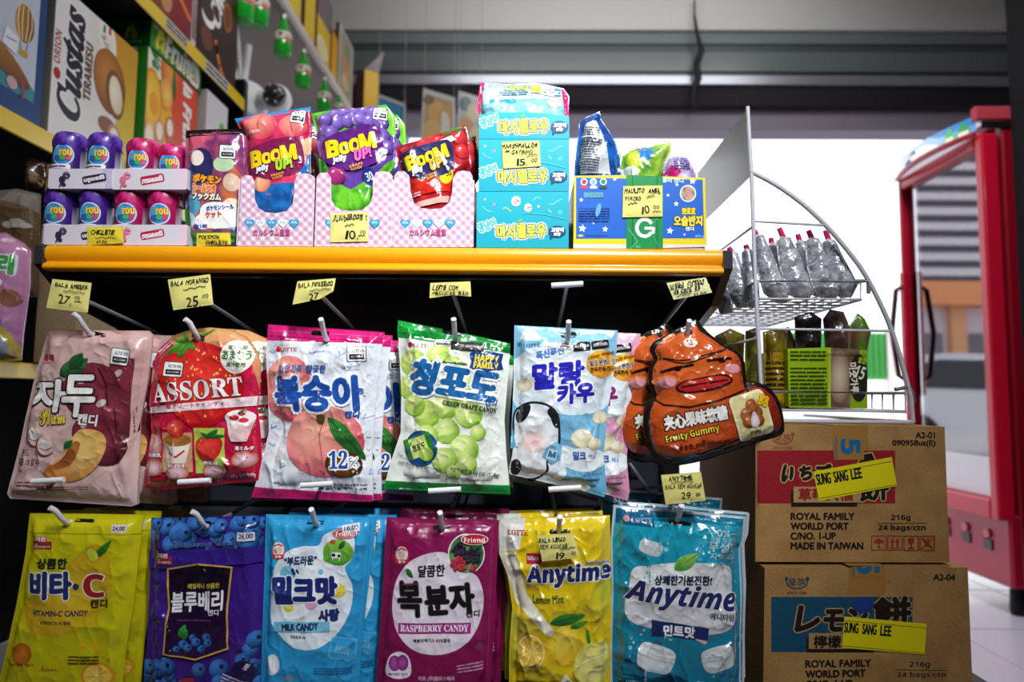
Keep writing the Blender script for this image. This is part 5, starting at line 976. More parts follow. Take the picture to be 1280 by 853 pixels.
# ================================================================== handwritten price notes
def note(q, Y, lines, label, col='#e6dc82', ul=(), curl=.004):
    A = Art(0, 0, 1, q, col); A.line([tuple(np.array(q[0]) * .96 + np.array(q[3]) * .04), tuple(np.array(q[1]) * .96 + np.array(q[2]) * .04)], .6, '#d8cc70')
    rg = random.Random(label)
    for t, x, y, w, h, r, *b in lines:
        n = len(t); wt = [.35 if c in 'I1.,!' else (.6 if c == ' ' else 1) for c in t]; u = -w / 2; sc = w / sum(wt); b0 = .22 if b and b[0] >= .5 else .12
        for c, q in zip(t, wt):
            m = u + q * sc / 2; u += q * sc
            if c == ' ': continue
            hh = h * rg.uniform(.85, 1.1); dy = rg.uniform(-.08, .08) * h
            if c in '.,': A.line([(x + m, y + h * .4), (x + m - h * .12, y + h * (.5 if c == '.' else .68))], .9, '#1a1a20'); continue
            A.T(c, x + m * math.cos(R(r)), y + dy - m * math.sin(R(r)), q * sc * rg.uniform(.74, .86), hh, '#1a1a20', '', r + rg.uniform(-9, 9), rg.uniform(-.05, .25), b0)
    for x0, y0, x1, y1 in ul: A.line([(x0 + (x1 - x0) * k / 8, y0 + (y1 - y0) * k / 8 + 1.1 * math.sin(k * 1.9)) for k in range(9)], .8, '#1a1a20')
    c = A.out.mean(0); p = Pack(); p.art(A, (0, Y, 0), g=5, bulge=curl * .4, seal=0, rad=14, wr=.0012, seed=len(label), back=col, thick=.0001, bb=-1)
    return p.done('price_note', 'paper', **tags(label, 'price note', 'handwritten yellow price notes'))
NY = .846
note([(66, 349), (115, 354), (110, 391), (58, 385)], NY, [('BALA AMEIXA', 91, 358, 42, 5.5, -5, .5), ('27,', 83, 375, 17, 11, -5, .5), ('00', 98, 373, 7, 4, -5)], 'yellow price note 27,00 above the pink plum bags', ul=[(82, 364, 108, 367), (95, 377, 103, 378)])
note([(210, 350), (263, 343), (267, 381), (217, 388)], NY, [('BALA MORANGO', 238, 353, 48, 6, 7, .5), ('25,', 243, 377, 19, 12, 6, .5), ('00', 258, 371, 8, 5, 6)], 'yellow price note 25,00 above the red strawberry bags', ul=[(231, 363, 258, 358)])
note([(372, 352), (420, 348), (417, 364), (400, 374), (366, 381)], NY, [('BALA PÊSSEGO', 395, 356, 44, 6, 5, .5), ('27,', 394, 371, 15, 8, 8, .5)], 'yellow price note 27 with folded corner above the white peach bags', ul=[(388, 364, 414, 361)])
note([(538, 354), (588, 352), (589, 371), (566, 369), (537, 373)], NY, [('LEITE COM', 557, 360, 32, 6, 0, .5), ('AÇÚCAR BÃO', 565, 367, 42, 5, 0, .4)], 'small yellow note above the green grape bags', ul=[(541, 366, 548, 366)])
note([(833, 354), (882, 347), (890, 366), (842, 375)], NY - .002, [('Jujuba  formato', 858, 356, 44, 7, 10, .4), ('di caca  R$', 858, 363, 34, 6, 10, .4), ('10,00', 875, 368, 16, 4, 8)], 'pale yellow note tilted above the brown gummy bags', '#e8e4a8', ul=[(845, 371, 862, 367)])
note([(826, 594), (876, 590), (882, 626), (832, 631)], NY, [('ANYTIME', 850, 598, 30, 5.5, 4, .5), ('BALA SEM AÇÚCAR', 854, 608, 46, 5.5, 4, .45), ('29,', 858, 620, 15, 9, 3, .5), ('00', 872, 618, 6, 4, 3)], 'yellow price note 29,00 above the teal mint bags', ul=[(838, 603, 866, 601)])
note([(671, 670), (716, 666), (725, 697), (678, 702)], .848, [('BALA LIMÃO', 690, 675, 34, 5.5, 3, .5), ('SEM AÇÚCAR', 692, 683, 36, 5.5, 4, .45), ('19,', 702, 694, 14, 8, 3, .5), ('00', 717, 691, 6, 4, 3)], 'yellow price note 19,00 stuck on the yellow lemon mint bag', ul=[(700, 687, 719, 683)])
SN = FY - .0014
note([(109, 284), (154, 283), (155, 304), (110, 307)], SN, [('CHICLETE', 130, 291, 31, 6, 0, .6), ('27,00', 128, 303, 14, 3, 0)], 'yellow note reading CHICLETE on the lower gum tray', '#e2cc3a', ul=[(120, 298, 146, 298)])
note([(246, 292), (288, 291), (289, 306), (246, 308)], SN, [('POKEMON', 262, 297, 26, 5, 0, .5), ('CHICLETE', 272, 304, 28, 4.5, 0, .5)], 'small yellow note in front of the collectible gum packet', '#e2cc3a')
note([(413, 267), (461, 265), (460, 302), (413, 303)], SN, [('Jujuba', 427, 273, 21, 8, 3, .4), ('Boom !', 448, 272, 22, 7, 0, .5), ('10,', 441, 294, 17, 10, 0, .4), ('00', 454, 291, 7, 4.5, 0)], 'yellow price note 10,00 on the middle pink checked box', ul=[(432, 283, 444, 281), (449, 295, 457, 295)])
note([(627, 178), (674, 176), (676, 208), (629, 211)], SN, [('MARSHMALLOW', 650, 183, 44, 6, 2, .5), ('GATINHO', 653, 191, 27, 5, 2, .45), ('15.', 653, 203, 14, 8, 0, .4), ('00', 668, 201, 8, 5, 0)], 'yellow price note 15,00 on the middle teal carton', ul=[(632, 190, 637, 190), (658, 196, 672, 194)])
note([(779, 233), (828, 232), (828, 271), (778, 272)], SN - .0004, [('MAULITO', 793, 239, 25, 6, 2, .5), ('ANEL', 818, 239, 16, 6, 0, .5), ('PORORO', 791, 249, 20, 5, 3, .45), ('10', 807, 263, 10, 9, 0, .4), ('00', 820, 260, 8, 5, 0)], 'yellow price note 10,00 taped on the blue star-printed box', ul=[(808, 247, 818, 245), (785, 256, 796, 254), (816, 265, 826, 265)])
# ================================================================== two cartons and the wire rack standing on them
KR = '#b08752'
def carton(q, Y, z0, draw, label, nm, lab, laboff, depth=.3):
    A = Art(*q[0], q[1], ('n', '#b98f58', '#a87f4c', 30)); draw(A)
    o = A.out; a = at(o[:, 0].min(), o[:, 1].min(), Y); b = at(o[:, 0].max(), o[:, 1].max(), Y)
    t = thing('shipping_carton', ((a[0] + b[0]) / 2, Y + depth / 2, z0), label, 'carton', 'stacked shipping cartons')
    p = Pack(); p.art(A, (0, Y, 0), g=8, eps=.00006)
    # body behind the printed face follows its corners
    c = [hitp(*o[i], (0, Y + .0004, 0), (0, 1, 0)) for i in range(4)]; D = np.array([0, depth, 0])
    p.face([c[0], c[0] + D, c[1] + D, c[1]][::-1], KR); p.face([c[3], c[2], c[2] + D, c[3] + D][::-1], KR); p.face([c[1], c[2], c[2] + D, c[1] + D], KR); p.face([c[0], c[3], c[3] + D, c[0] + D][::-1], KR); p.face([c[0] + D, c[1] + D, c[2] + D, c[3] + D][::-1], KR); p.face([c[0], c[1], c[2], c[3]][::-1], KR)
    p.done('carton_body', 'kraft', t)
    for cc, dz in ((0, .0006), (1, .0006)):   # top flaps meeting at a taped seam
        pass
    L = Art(*q[0], lab, '#e8da10'); laboff(L); p = Pack(); p.art(L, (0, Y - .0016, 0), g=8, back='#d8ca10', thick=.0002); k = p.done('address_label', 'paper', t); k['label'] = 'yellow address label'
    # clear tape over the lid and front
    tp = Art(*q[0], nm, '#a87838'); p = Pack(); p.art(tp, (0, Y - .0002, 0), g=8, back='#a87838', thick=.0001)
    e = hitp(*tp.out[0], (0, Y, 0), (0, 1, 0)); f = hitp(*tp.out[1], (0, Y, 0), (0, 1, 0)); zt = max(c[0][2], c[1][2]) + .0004
    p.face([(e[0], Y - .0003, zt), (f[0], Y - .0003, zt), (f[0], Y + depth, zt), (e[0], Y + depth, zt)], '#a87838'); return t, c, p
BLK = '#231a14'
def picto(A, x, y, s, k):
    A.line([(x - s, y - s), (x + s, y - s), (x + s, y + s), (x - s, y + s)], s * .1, '#a8321f', True); r = '#a8321f'
    if k == 0: A.poly([(x - s * .75, y), (x - s * .5, y - s * .45), (x, y - s * .65), (x + s * .5, y - s * .45), (x + s * .75, y)], r).line([(x, y), (x, y + s * .65), (x + s * .2, y + s * .65)], s * .14, r)
    if k == 1:
        for u in (-.35, .35): A.line([(x + u * s, y + s * .55), (x + u * s, y - s * .4)], s * .2, r).poly([(x + (u - .28) * s, y - s * .2), (x + u * s, y - s * .7), (x + (u + .28) * s, y - s * .2)], r)
        A.line([(x - s * .7, y + s * .7), (x + s * .7, y + s * .7)], s * .1, r)
    if k == 2: A.poly([(x - s * .45, y - s * .7), (x + s * .45, y - s * .7), (x + s * .35, y - s * .1), (x + s * .1, y + s * .15), (x - s * .1, y + s * .15), (x - s * .35, y - s * .1)], r).line([(x, y), (x, y + s * .6)], s * .14, r).line([(x - s * .35, y + s * .65), (x + s * .35, y + s * .65)], s * .16, r)
    if k == 3: A.ell(x, y, s * .3, s * .4, r).line([(x - s * .7, y - s * .7), (x + s * .7, y + s * .7)], s * .16, r).line([(x + s * .7, y - s * .7), (x - s * .7, y + s * .7)], s * .16, r).line([(x - s * .3, y - s * .3), (x - s * .1, y - s * .7)], s * .1, r).line([(x + s * .3, y - s * .3), (x + s * .1, y - s * .7)], s * .1, r)
def emblem(A, x, y, k, c):
    A.T('皇族', x, y, 60 * k, 26 * k, c, '', 0, 0, .5 * k).line([(x - 38 * k, y - 8 * k), (x - 32 * k, y + 14 * k), (x - 12 * k, y + 24 * k), (x + 12 * k, y + 24 * k), (x + 32 * k, y + 14 * k), (x + 38 * k, y - 8 * k)], 4 * k, c).ell(x - 36 * k, y - 10 * k, 6 * k, 8 * k, c).ell(x + 36 * k, y - 10 * k, 6 * k, 8 * k, c).T('ROYAL FAMILY', x, y + 18 * k, 44 * k, 6 * k, c).T('SINCE 1986', x, y + 38 * k, 66 * k, 10 * k, c, 's')
Z4 = (930, 520, .23438)
def c1(A):
    A.rect(70, 185, 806, 468, '#a0202c'); A.line([(70, 340), (806, 352)], 3, '#8c1a26')
    A.T('い', 232, 310, 52, 84, BLK, '', -10, .1, 7, [('#d8b878', 13)]).T('ち', 328, 305, 60, 70, BLK, '', 8, .1, 6, [('#d8b878', 12)]).T('ご', 420, 300, 80, 80, BLK, '', 0, .1, 6, [('#d8b878', 12)]).T('大福', 560, 330, 120, 100, BLK, '', 8, .1, 6, [('#d8b878', 12)])
    A.poly([(610, 250), (640, 205), (680, 198), (700, 235)], BLK).line([(606, 250), (640, 202), (682, 196), (704, 240)], 5, '#d8b878').T('餅', 690, 385, 150, 130, BLK, '', 4, .05, 6, [('#d8b878', 12)])
    A.rect(252, 400, 602, 482, BLK).rect(262, 378, 614, 462, '#c09a66').T('草莓大福', 432, 420, 285, 64, '#9c2a22', '', 0, 0, 3)
    emblem(A, 206, 115, 1.5, '#9c4a3a')
    for i, t in enumerate(('ROYAL FAMILY', 'WORLD PORT', 'C/NO. 1-UP', 'MADE IN TAIWAN')): w = (338, 306, 238, 384)[i]; A.T(t, 250 + w / 2, 537 + i * 52.5, w, 36, BLK, '', 0, 0, 2.6)
    A.T('A2-01', 966, 104, 102, 32, BLK, '', 0, 0, 1.8).T('090958us(E)', 906, 149, 228, 38, BLK, '', 0, 0, 1.8)
    A.T('216g', 836, 547, 104, 36, BLK, 'b', 0, 0, .8).line([(708, 575), (976, 573)], 3.5, BLK).T('24 bags/ctn', 842, 600, 252, 36, BLK, 'b', 0, 0, .8)
    for k in range(4): picto(A, 718 + k * 86, 679, 38, k)
def l1(L):
    L.line([(382, 300), (790, 226)], 0, '#222').line([(376, 322), (787, 243)], 3, '#3a3a20').line([(402, 442), (812, 368)], 3, '#3a3a20').T('SUNG', 424, 336, 74, 58, '#1c1c14', '', 9, 0, 2).T('SANG', 516, 322, 74, 58, '#1c1c14', '', 9, 0, 2).T('LEE', 598, 308, 56, 54, '#1c1c14', '', 9, 0, 2)
zc = float(at(1060, 704, .96)[2])
t1, cc1, p = carton((Z4, [(62, 50), (1070, 58), (1096, 784), (60, 779)]), .96, zc, c1, 'brown carton with red band, upper one of the two under the wire rack', [(470, 50), (660, 52), (664, 182), (472, 182)], [(370, 298), (788, 220), (816, 374), (400, 454)], l1)
p.done('packing_tape', 'satin', t1)
B5 = Art(*Z4, [(480, 100), (640, 100), (640, 235), (480, 235)], '#a87838'); B5.T('5', 568, 165, 76, 100, '#1f6a9a', 'b', -90, 0, 4).line([(492, 112), (492, 230)], 7, '#1f6a9a'); p = Pack(); p.art(B5, (0, .96 - .0006, 0), g=8); p.done('tape_print', 'satin', t1)
Z5 = (940, 700, .22656)
def c2(A):
    A.rect(106, 205, 886, 510, '#17506c')
    A.T('レ', 310, 330, 120, 135, BLK, '', -4, .1, 8, [('#b89a66', 15)]).T('モ', 450, 335, 100, 110, BLK, '', 0, .1, 8, [('#b89a66', 15)]).T('ン', 580, 320, 100, 90, BLK, '', 0, .1, 8, [('#b89a66', 15)])
    A.T('餅', 770, 290, 200, 160, BLK, '', 4, .05, 9, [('#b89a66', 15)]).ell(610, 250, 60, 45, '#1f3f8c')
    A.rect(300, 430, 670, 512, BLK).rect(312, 404, 680, 492, '#b08a58').T('檸檬大福', 490, 452, 300, 68, BLK, '', 0, 0, 2.5)
    emblem(A, 248, 122, 1.6, '#2a4a5c')
    for i, (t, w) in enumerate((('ROYAL FAMILY', 360), ('WORLD PORT', 328), ('C/NO. 1-UP', 256), ('MADE IN TAIWAN', 410))): A.T(t, 296 + w / 2, 573 + i * 56, w, 38, BLK, '', 1, 0, 2.8)
    A.T('A2-04', 1060, 98, 118, 34, BLK, '', -2, 0, 2).T('216g', 925, 582, 112, 38, BLK, 'b').line([(795, 608), (1076, 612)], 3.5, BLK).T('24 bags/ctn', 936, 638, 270, 36, BLK, 'b')
def l2(L): L.line([(510, 336), (962, 378)], 3, '#3a3a20').line([(498, 475), (952, 518)], 3, '#3a3a20').T('SUNG', 548, 376, 76, 56, '#1c1c14', '', -4, 0, 2).T('SANG', 648, 384, 76, 56, '#1c1c14', '', -4, 0, 2).T('LEE', 738, 392, 58, 54, '#1c1c14', '', -4, 0, 2)
t2, cc2, p = carton((Z5, [(70, 46), (1190, 44), (1222, 826), (60, 826)]), .945, cz2, c2, 'brown carton with dark blue band, lower one in the stack beside the teal bags', [(532, 45), (738, 45), (740, 190), (532, 192)], [(510, 314), (964, 354), (952, 524), (496, 486)], l2, .33)
p.done('packing_tape', 'satin', t2)
B5 = Art(*Z5, [(550, 38), (720, 36), (720, 96), (550, 96)], '#a87838'); B5.T('5', 640, 38, 76, 120, '#1f6a9a', 'b', -90, 0, 4).line([(560, 40), (560, 92)], 8, '#1f6a9a'); p = Pack(); p.art(B5, (0, .945 - .0006, 0), g=8); p.done('tape_print', 'satin', t2)
# ---- wire display rack, its side towards us
RY, RD = 1.0, .38
Z6 = (850, 120, .4803)
def z6(x, y, Y=RY): return at(850 + .4803 * x, 120 + .4803 * y, Y)
zt1 = max(c[2] for c in cc1[:2]) + .0012
base = z6(210, 830)
rk = thing('wire_rack', (float(base[0]), RY, zt1), 'white wire display rack with quarter-round side, standing on the brown cartons', 'rack')
def wire(pts, r=.0024, nm=None, col='#cfd0d8', n=8):
    p = Pack(); p.tube(pts, r, col, n); return p.done(nm, 'wire', rk)
arc = [(183, 196), (250, 232), (320, 282), (380, 338), (430, 395), (475, 455), (512, 522), (547, 600), (576, 690), (597, 760)]
for dy in (0, RD):
    Dv = np.array([0, dy, 0]); pole = [z6(176, 28) + Dv, z6(186, 205) + Dv, z6(196, 480) + Dv, z6(210, 740) + Dv]; e = z6(214, 812); e[2] = zt1 + .003; pole.append(e + Dv)
    wire(pole, .003, 'post')
    if dy: continue
    cur = [z6(*q) + Dv for q in ocrom(arc, 4)]; e = z6(604, 800); e[2] = zt1 + .003; wire(cur + [z6(601, 785) + Dv, e + Dv], .0034, 'side_hoop')
    for a, b in (((190, 326), (378, 337)), ((206, 606), (552, 612))): wire([z6(*a) + Dv, z6(*b) + Dv], .002, 'cross_wire')
    a, b = z6(214, 812), z6(604, 800); a[2] = b[2] = zt1 + .003; wire([a + Dv, b + Dv], .003, 'foot_wire')
for q in ((214, 812), (604, 800)):
    a = z6(*q); a[2] = zt1 + .003; wire([a, a + np.array([0, RD, 0])], .003, 'foot_wire')
wire([z6(190, 340), z6(190, 340) + np.array([0, RD, 0])], .002, 'cross_wire'); wire([z6(205, 630), z6(205, 630) + np.array([0, RD, 0])], .002, 'cross_wire')
def basket(x0, x1, yt, yb, tilt=0, step=.022, lip=0):
    """open wire tray between the two side hoops"""
    p = Pack(); a, b, c, d = z6(x0, yt), z6(x1, yt + tilt), z6(x0 + 4, yb), z6(x1, yb + tilt); b[2] = a[2]; d[2] = c[2]; D = np.array([0, RD, 0])
    for q in ((a, b, b + D, a + D), (c, d, d + D, c + D)): p.tube(list(q), .0024, '#c4c5ce', 8, close=True)
    n = int((b[0] - a[0]) / step)
    for i in range(n + 1):
        t = i / n; u, v = c + (d - c) * t, a + (b - a) * t
        p.tube([u, u + D], .0014, '#c4c5ce', 6)
        p.tube([v + D, u + D], .0014, '#c4c5ce', 6)
    m = int(RD / .03)
    for i in range(m + 1):
        s = D * i / m; p.tube([a + s, c + s, d + s, b + s], .0016, '#c4c5ce', 6)
    p.done('wire_basket', 'wire', rk); return a, b, c, d
ba = basket(203, 470, 482, 528, 3)
p = Pack(); q = z6(478, 482); p.tube([z6(455, 482), q, z6(490, 484), z6(491, 515)], .003, '#9a9aa2'); p.done('basket_hook', 'steel', rk)
bb_ = basket(216, 586, 770, 818, -6)
p = Pack(); p.tube([z6(560, 764), z6(597, 758), z6(606, 775), z6(608, 800)], .003, '#9a9aa2'); p.done('basket_hook', 'steel', rk)
# the grey sheet that closes the rack's upper side
p = Pack(); P0, P1 = z6(179, 32), z6(187, 205); Pm = np.array([0, .30, 0]); dz = np.array([.012, 0, 0])
qs = [P0, P1, P1 + Pm, P0 + Pm]
p.face([q - dz * .1 for q in qs], '#d6dae4'); p.face([q + dz * .1 for q in qs][::-1], '#d6dae4')
for i in range(4): a, b = qs[i], qs[(i + 1) % 4]; p.face([a - dz * .1, a + dz * .1, b + dz * .1, b - dz * .1], '#d6dae4')
p.done('side_sheet', 'plastic', rk)
# ---- foil-wrapped sticks with pink tips
def foil(q, tip, Y, label, seed, dark='#c9ccd4'):
    A = Art(*Z6, q, ('n', '#e6e8ee', '#b4b8c4', 5)); c = A.out.mean(0)
    t = thing('foil_stick', at(c[0], A.out[:, 1].max(), Y), label, 'foil pack', 'foil-wrapped sticks in the wire rack')
    p = Pack(); p.art(A, (0, Y, 0), bulge=.012, wr=.008, seed=seed, seal=1, rad=16, g=3, back='#c8cad2'); p.done('foil_wrap', 'silver', t)
    p = Pack(); a, b = z6(*tip[0], Y + .002), z6(*tip[1], Y + .002); p.tube([a, (a + b) / 2, b], [.0042, .0042, .0038], '#e0246c', 10); k = p.done('cap', 'plastic', t); k['label'] = 'pink cap'
    return t
foil([(190, 372), (200, 360), (216, 364), (240, 410), (282, 520), (276, 540), (250, 540), (218, 515), (198, 450)], ((203, 372), (193, 350)), RY + .024, 'silver foil stick with pink cap nearest the rack post', 31)
foil([(250, 378), (262, 365), (286, 368), (312, 420), (347, 512), (334, 532), (300, 530), (276, 500), (258, 440)], ((270, 372), (258, 344)), RY + .026, 'silver foil stick with pink cap, second from the rack post', 32)
foil([(326, 378), (338, 368), (360, 372), (385, 430), (417, 512), (404, 530), (368, 528), (345, 500), (330, 440)], ((344, 374), (334, 350)), RY + .028, 'silver foil stick with pink cap, third from the rack post', 33)
foil([(370, 382), (382, 372), (402, 376), (430, 430), (462, 492), (446, 524), (418, 528), (392, 500), (374, 440)], ((388, 378), (378, 350)), RY + .03, 'silver foil stick with pink cap at the outer end of the basket', 34)
foil([(228, 392), (236, 382), (250, 386), (275, 430), (310, 512), (300, 526), (262, 510), (240, 450)], ((240, 390), (236, 370)), RY + .066, 'silver foil stick standing in the second row behind the post pair', 35)
foil([(300, 384), (308, 374), (326, 378), (345, 430), (380, 512), (366, 526), (330, 515), (310, 450)], ((312, 380), (306, 360)), RY + .068, 'silver foil stick in the second row, between the middle sticks', 36)
foil([(118, 412), (130, 402), (150, 410), (172, 480), (180, 548), (150, 556), (124, 520), (112, 460)], ((136, 408), (126, 394)), RY + .07, 'blue-tinged foil stick beside the yellow shelf end, pink cap leaning', 37)
foil([(160, 408), (172, 396), (186, 400), (200, 470), (206, 545), (180, 552), (164, 500)], ((176, 402), (170, 388)), RY + .05, 'foil stick just behind the rack post', 38)
foil([(84, 470), (100, 440), (116, 448), (132, 500), (136, 565), (105, 570), (86, 530)], ((104, 448), (98, 436)), RY + .12, 'foil stick deepest in the basket beside the shelf bracket', 39)
# ---- lime box and pouches in the lower basket
ZB = float(bb_[2][2]) + .0034
A = Art(*Z6, [(280, 658), (385, 655), (487, 662), (488, 822), (386, 822), (284, 822)], ('v', '#9fc41c', '#8cb414')); A.poly([(386, 650), (470, 655), (450, 740), (440, 830), (386, 830)], ('n', '#9a8068', '#6a5040', 12)).ell(415, 730, 28, 70, ('r', '#d8c8b0', '#8a6a50')).ell(465, 735, 25, 62, '#2a2420').rows(288, 662, 90, 30, 3, '#3a4a14', 3).rows(288, 705, 92, 100, 10, '#3a4a14', 5).T('미숫가루', 452, 735, 80, 20, '#f0ead8', '', -85, 0, 1).T('15', 468, 720, 26, 34, '#f4f0e0', 'b', -20).T('발효', 474, 690, 20, 16, '#b8cc3a', '', -20, 0, .6).rect(386, 655, 392, 825, '#b4d43a')
A.out[3:, 1] = [proj(np.array([at(x, 500, RY + .05)[0], RY + .05, ZB]))[1] for x in A.out[3:, 0]]
p = Pack(); p.art(A, (0, RY + .05, 0), g=6); o = A.out; a, b = at(o[0, 0], o[1, 1], RY + .05), at(o[2, 0], 500, RY + .05); shell(p, a[0], b[0], RY + .0504, RY + .17, ZB, a[2] - .002, '#9fc41c', inn='#5a6a20')
p.done('snack_box', 'card', **tags('lime green box with small black text in the lower rack basket', 'box'))
def pouch(q, c0, c1, label, Y, seed, band=None):
    A = Art(*Z6, q, ('n', c0, c1, 12)); v = np.array(q); x0, y0, x1, y1 = v[:, 0].min(), v[:, 1].min(), v[:, 0].max(), v[:, 1].max()
    if band: A.rect(x0, y0 + (y1 - y0) * .3, x1, y1, band); A.rows(x0 + 6, y0 + (y1 - y0) * .4, (x1 - x0) * .7, (y1 - y0) * .4, 6, '#3a2a18', seed)
    else: A.ell((x0 + x1) / 2, y0 + (y1 - y0) * .6, (x1 - x0) * .3, (y1 - y0) * .25, c1)
    return bag(A, 'snack_pouch', label, Y=Y, back=c1, seed=seed, seal=3, rad=18, bulge=.012, wr=.004, category='pouch', group='pouches in the lower rack basket')
pouch([(372, 580), (390, 556), (425, 562), (440, 600), (436, 668), (428, 760), (384, 770), (378, 665)], '#8a6a5c', '#4a302c', 'brown pouch rising behind the lime box, beside the foil basket end', RY + .08, 41)
pouch([(440, 600), (462, 566), (480, 580), (497, 615), (486, 670), (480, 760), (438, 765), (438, 665)], '#8a6048', '#5a8a2a', 'brown and green pouch at the outer end above the lime box', RY + .10, 42)
pouch([(298, 575), (340, 562), (368, 580), (366, 655), (364, 770), (304, 775), (300, 650)], '#4a3a3c', '#1c1618', 'dark pouch upright behind the lime box text', RY + .11, 43)
o = pouch([(216, 615), (245, 606), (278, 616), (276, 700), (276, 815), (222, 815), (218, 700)], '#8a7418', '#5a4a14', 'mustard pouch with brown text just inside the rack post', RY + .07, 44, '#a8881c')
pouch([(170, 612), (205, 600), (212, 700), (210, 815), (166, 815)], '#8a8a2a', '#4a4a18', 'olive pouch behind the brown gummy bag', RY + .10, 45)
pouch([(255, 612), (282, 600), (300, 640), (300, 815), (262, 815)], '#6a4a24', '#3a2814', 'dark brown pouch between mustard pouch and lime box', RY + .13, 46)
pouch([(90, 625), (130, 605), (168, 622), (165, 720), (160, 815), (95, 815)], '#e0c41c', '#a88c10', 'yellow pouch behind the tip of the brown gummy bag', RY + .16, 47)
# ================================================================== red glass-door fridge
FX = XM
def fz(px, py): return atX(px, py, FX)
y0, y1 = 2.6, float(fz(1132, 300)[1])
W = y1 - y0; DX = .62
zb = .11; zcr = float(fz(1276, 645)[2]); zgb = float(fz(1256, 626)[2]); zhb = float(fz(1240, 179)[2]); zht = float(fz(1243, 134)[2])
fr = thing('drinks_fridge', (FX + DX / 2, (y0 + y1) / 2, 0), 'tall red drinks fridge with glass door by the shop front', 'fridge')
RED, DRED = '#c41030', '#8c0a20'
p = Pack(); t = .04
p.box((FX + .05, y0, zb), (FX + DX, y0 + t, zht), DRED, .006); p.box((FX + .05, y1 - t, zb), (FX + DX, y1, zht), DRED, .006); p.box((FX + DX - t, y0 + t, zb), (FX + DX, y1 - t, zht), '#3a3c44', 0); p.box((FX + .05, y0 + t, zht - t), (FX + DX, y1 - t, zht), DRED, 0); p.box((FX + .05, y0 + t, zcr - .02), (FX + DX, y1 - t, zcr), '#55585f', 0); p.done('cabinet', 'gloss_paint', fr)
p = Pack(); p.box((FX + .012, y0 + .004, zb), (FX + DX - .01, y1 - .004, zcr - .012), '#a81030', .01)
for k in range(4):
    for r in range(1):
        yy = y0 + .1 + k * .13; p.box((FX + .006, yy, zb + .12), (FX + .014, yy + .05, zcr - .12), '#3a0812', .002); p.tube([(FX + .006, yy + .025, zcr - .1), (FX + .002, yy + .025, zcr - .1)], .018, '#d06070', 12)
p.done('grille', 'gloss_paint', fr)
for yy in (y0 + .07, y1 - .07):
    for xx in (FX + .08, FX + DX - .08): p = Pack(); p.lathe((xx, yy, 0), [(.001, 0), (.028, 0), (.032, .02), (.03, .09), (.02, .112)], '#101012', 14); p.done('foot', 'rubber', fr)
# door: red frame around the pane
fw = .045; D0, D1 = FX - .03, FX + .035
p = Pack(); p.box((D0, y0, zgb - .075), (D1, y0 + fw, zhb + .05), RED, .008, seg=2); p.box((D0, y1 - .028, zgb - .075), (D1, y1, zhb + .05), RED, .008, seg=2); p.box((D0, y0 + fw, zgb - .075), (D1, y1 - .028, zgb), RED, .008, seg=2); p.box((D0, y0 + fw, zhb - .005), (D1, y1 - .028, zhb + .05), RED, .008, seg=2); p.done('door_frame', 'gloss_paint', fr)
gm = bpy.data.materials.new('pane_glass'); gm.use_nodes = True; nt = gm.node_tree; nt.nodes.clear(); ou = nt.nodes.new('ShaderNodeOutputMaterial'); mx = nt.nodes.new('ShaderNodeMixShader'); gl = nt.nodes.new('ShaderNodeBsdfGlossy'); tr = nt.nodes.new('ShaderNodeBsdfTransparent'); gl.inputs['Roughness'].default_value = .01; fz_ = nt.nodes.new('ShaderNodeFresnel'); fz_.inputs[0].default_value = 4.2
tr.inputs[0].default_value = (.55, .58, .62, 1); nt.links.new(fz_.outputs[0], mx.inputs[0]); nt.links.new(tr.outputs[0], mx.inputs[1]); nt.links.new(gl.outputs[0], mx.inputs[2]); nt.links.new(mx.outputs[0], ou.inputs[0]); M['pane'] = gm
p = Pack(); p.face([(FX, y0 + fw, zgb), (FX, y1 - .028, zgb), (FX, y1 - .028, zhb), (FX, y0 + fw, zhb)][::-1], '#222222'); p.done('glass_pane', 'pane', fr)
for z in np.linspace(zgb + .25, zhb - .25, 4):
    p = Pack(); p.box((FX + .1, y0 + t, z), (FX + DX - t, y1 - t, z + .012), '#7c8088', 0); p.done('inner_shelf', 'steel', fr)
# curved backlit header picture
hh_ = zht - zhb; A = Art(0, 0, 1, [(0, 0), (100, 0), (100, 40), (0, 40)], ('h', '#5aa8dc', '#e8f2f8')); A.poly([(0, 0), (40, 0), (30, 14), (0, 18)], '#2f86c8', 0).poly([(30, 40), (50, 10), (70, 22), (100, 18), (100, 40)], '#f4f8fb', 4).ell(62, 16, 5, 7, '#3a4458').ell(63, 20, 4, 5, '#e8c8b8').poly([(66, 22), (76, 26), (74, 40), (66, 40)], '#2f5a8c', 3).poly([(4, 40), (4, 22), (7, 12), (7, 5), (11, 5), (11, 12), (14, 22), (14, 40)], '#1f9a3a', 0).poly([(16, 40), (16, 22), (18, 14), (18, 6), (22, 6), (22, 14), (25, 22), (25, 40)], '#38b84a', 0).rect(5, 24, 13, 34, '#e8f0e4').rect(17, 24, 24, 34, '#e8f0e4')
def wf(P, h):
    u = P[:, 0] / 100; v = P[:, 1] / 40; bow = .05 * (1 - (2 * u - 1) ** 2)
    return np.stack([FX - .035 - bow - h, y0 + .02 + (W - .03) * u, zhb + .05 + (hh_ - .06) * (1 - v)], 1), np.stack([-np.ones_like(u), -.35 * (2 * u - 1) * -1 * -1, 0 * u], 1)
def flip(P, h):
    V_, N_ = wf(P, h); return V_, N_
p = Pack(); p.art(A, frame=((0, 0, 0), (0, .01, 0), (0, 0, -.01)), g=5, warp=flip); p.F = [f[::-1] for f in p.F]
ar = [(FX - .034 - .05 * (1 - (2 * u - 1) ** 2), y0 + .02 + (W - .03) * u) for u in np.linspace(0, 1, 13)]
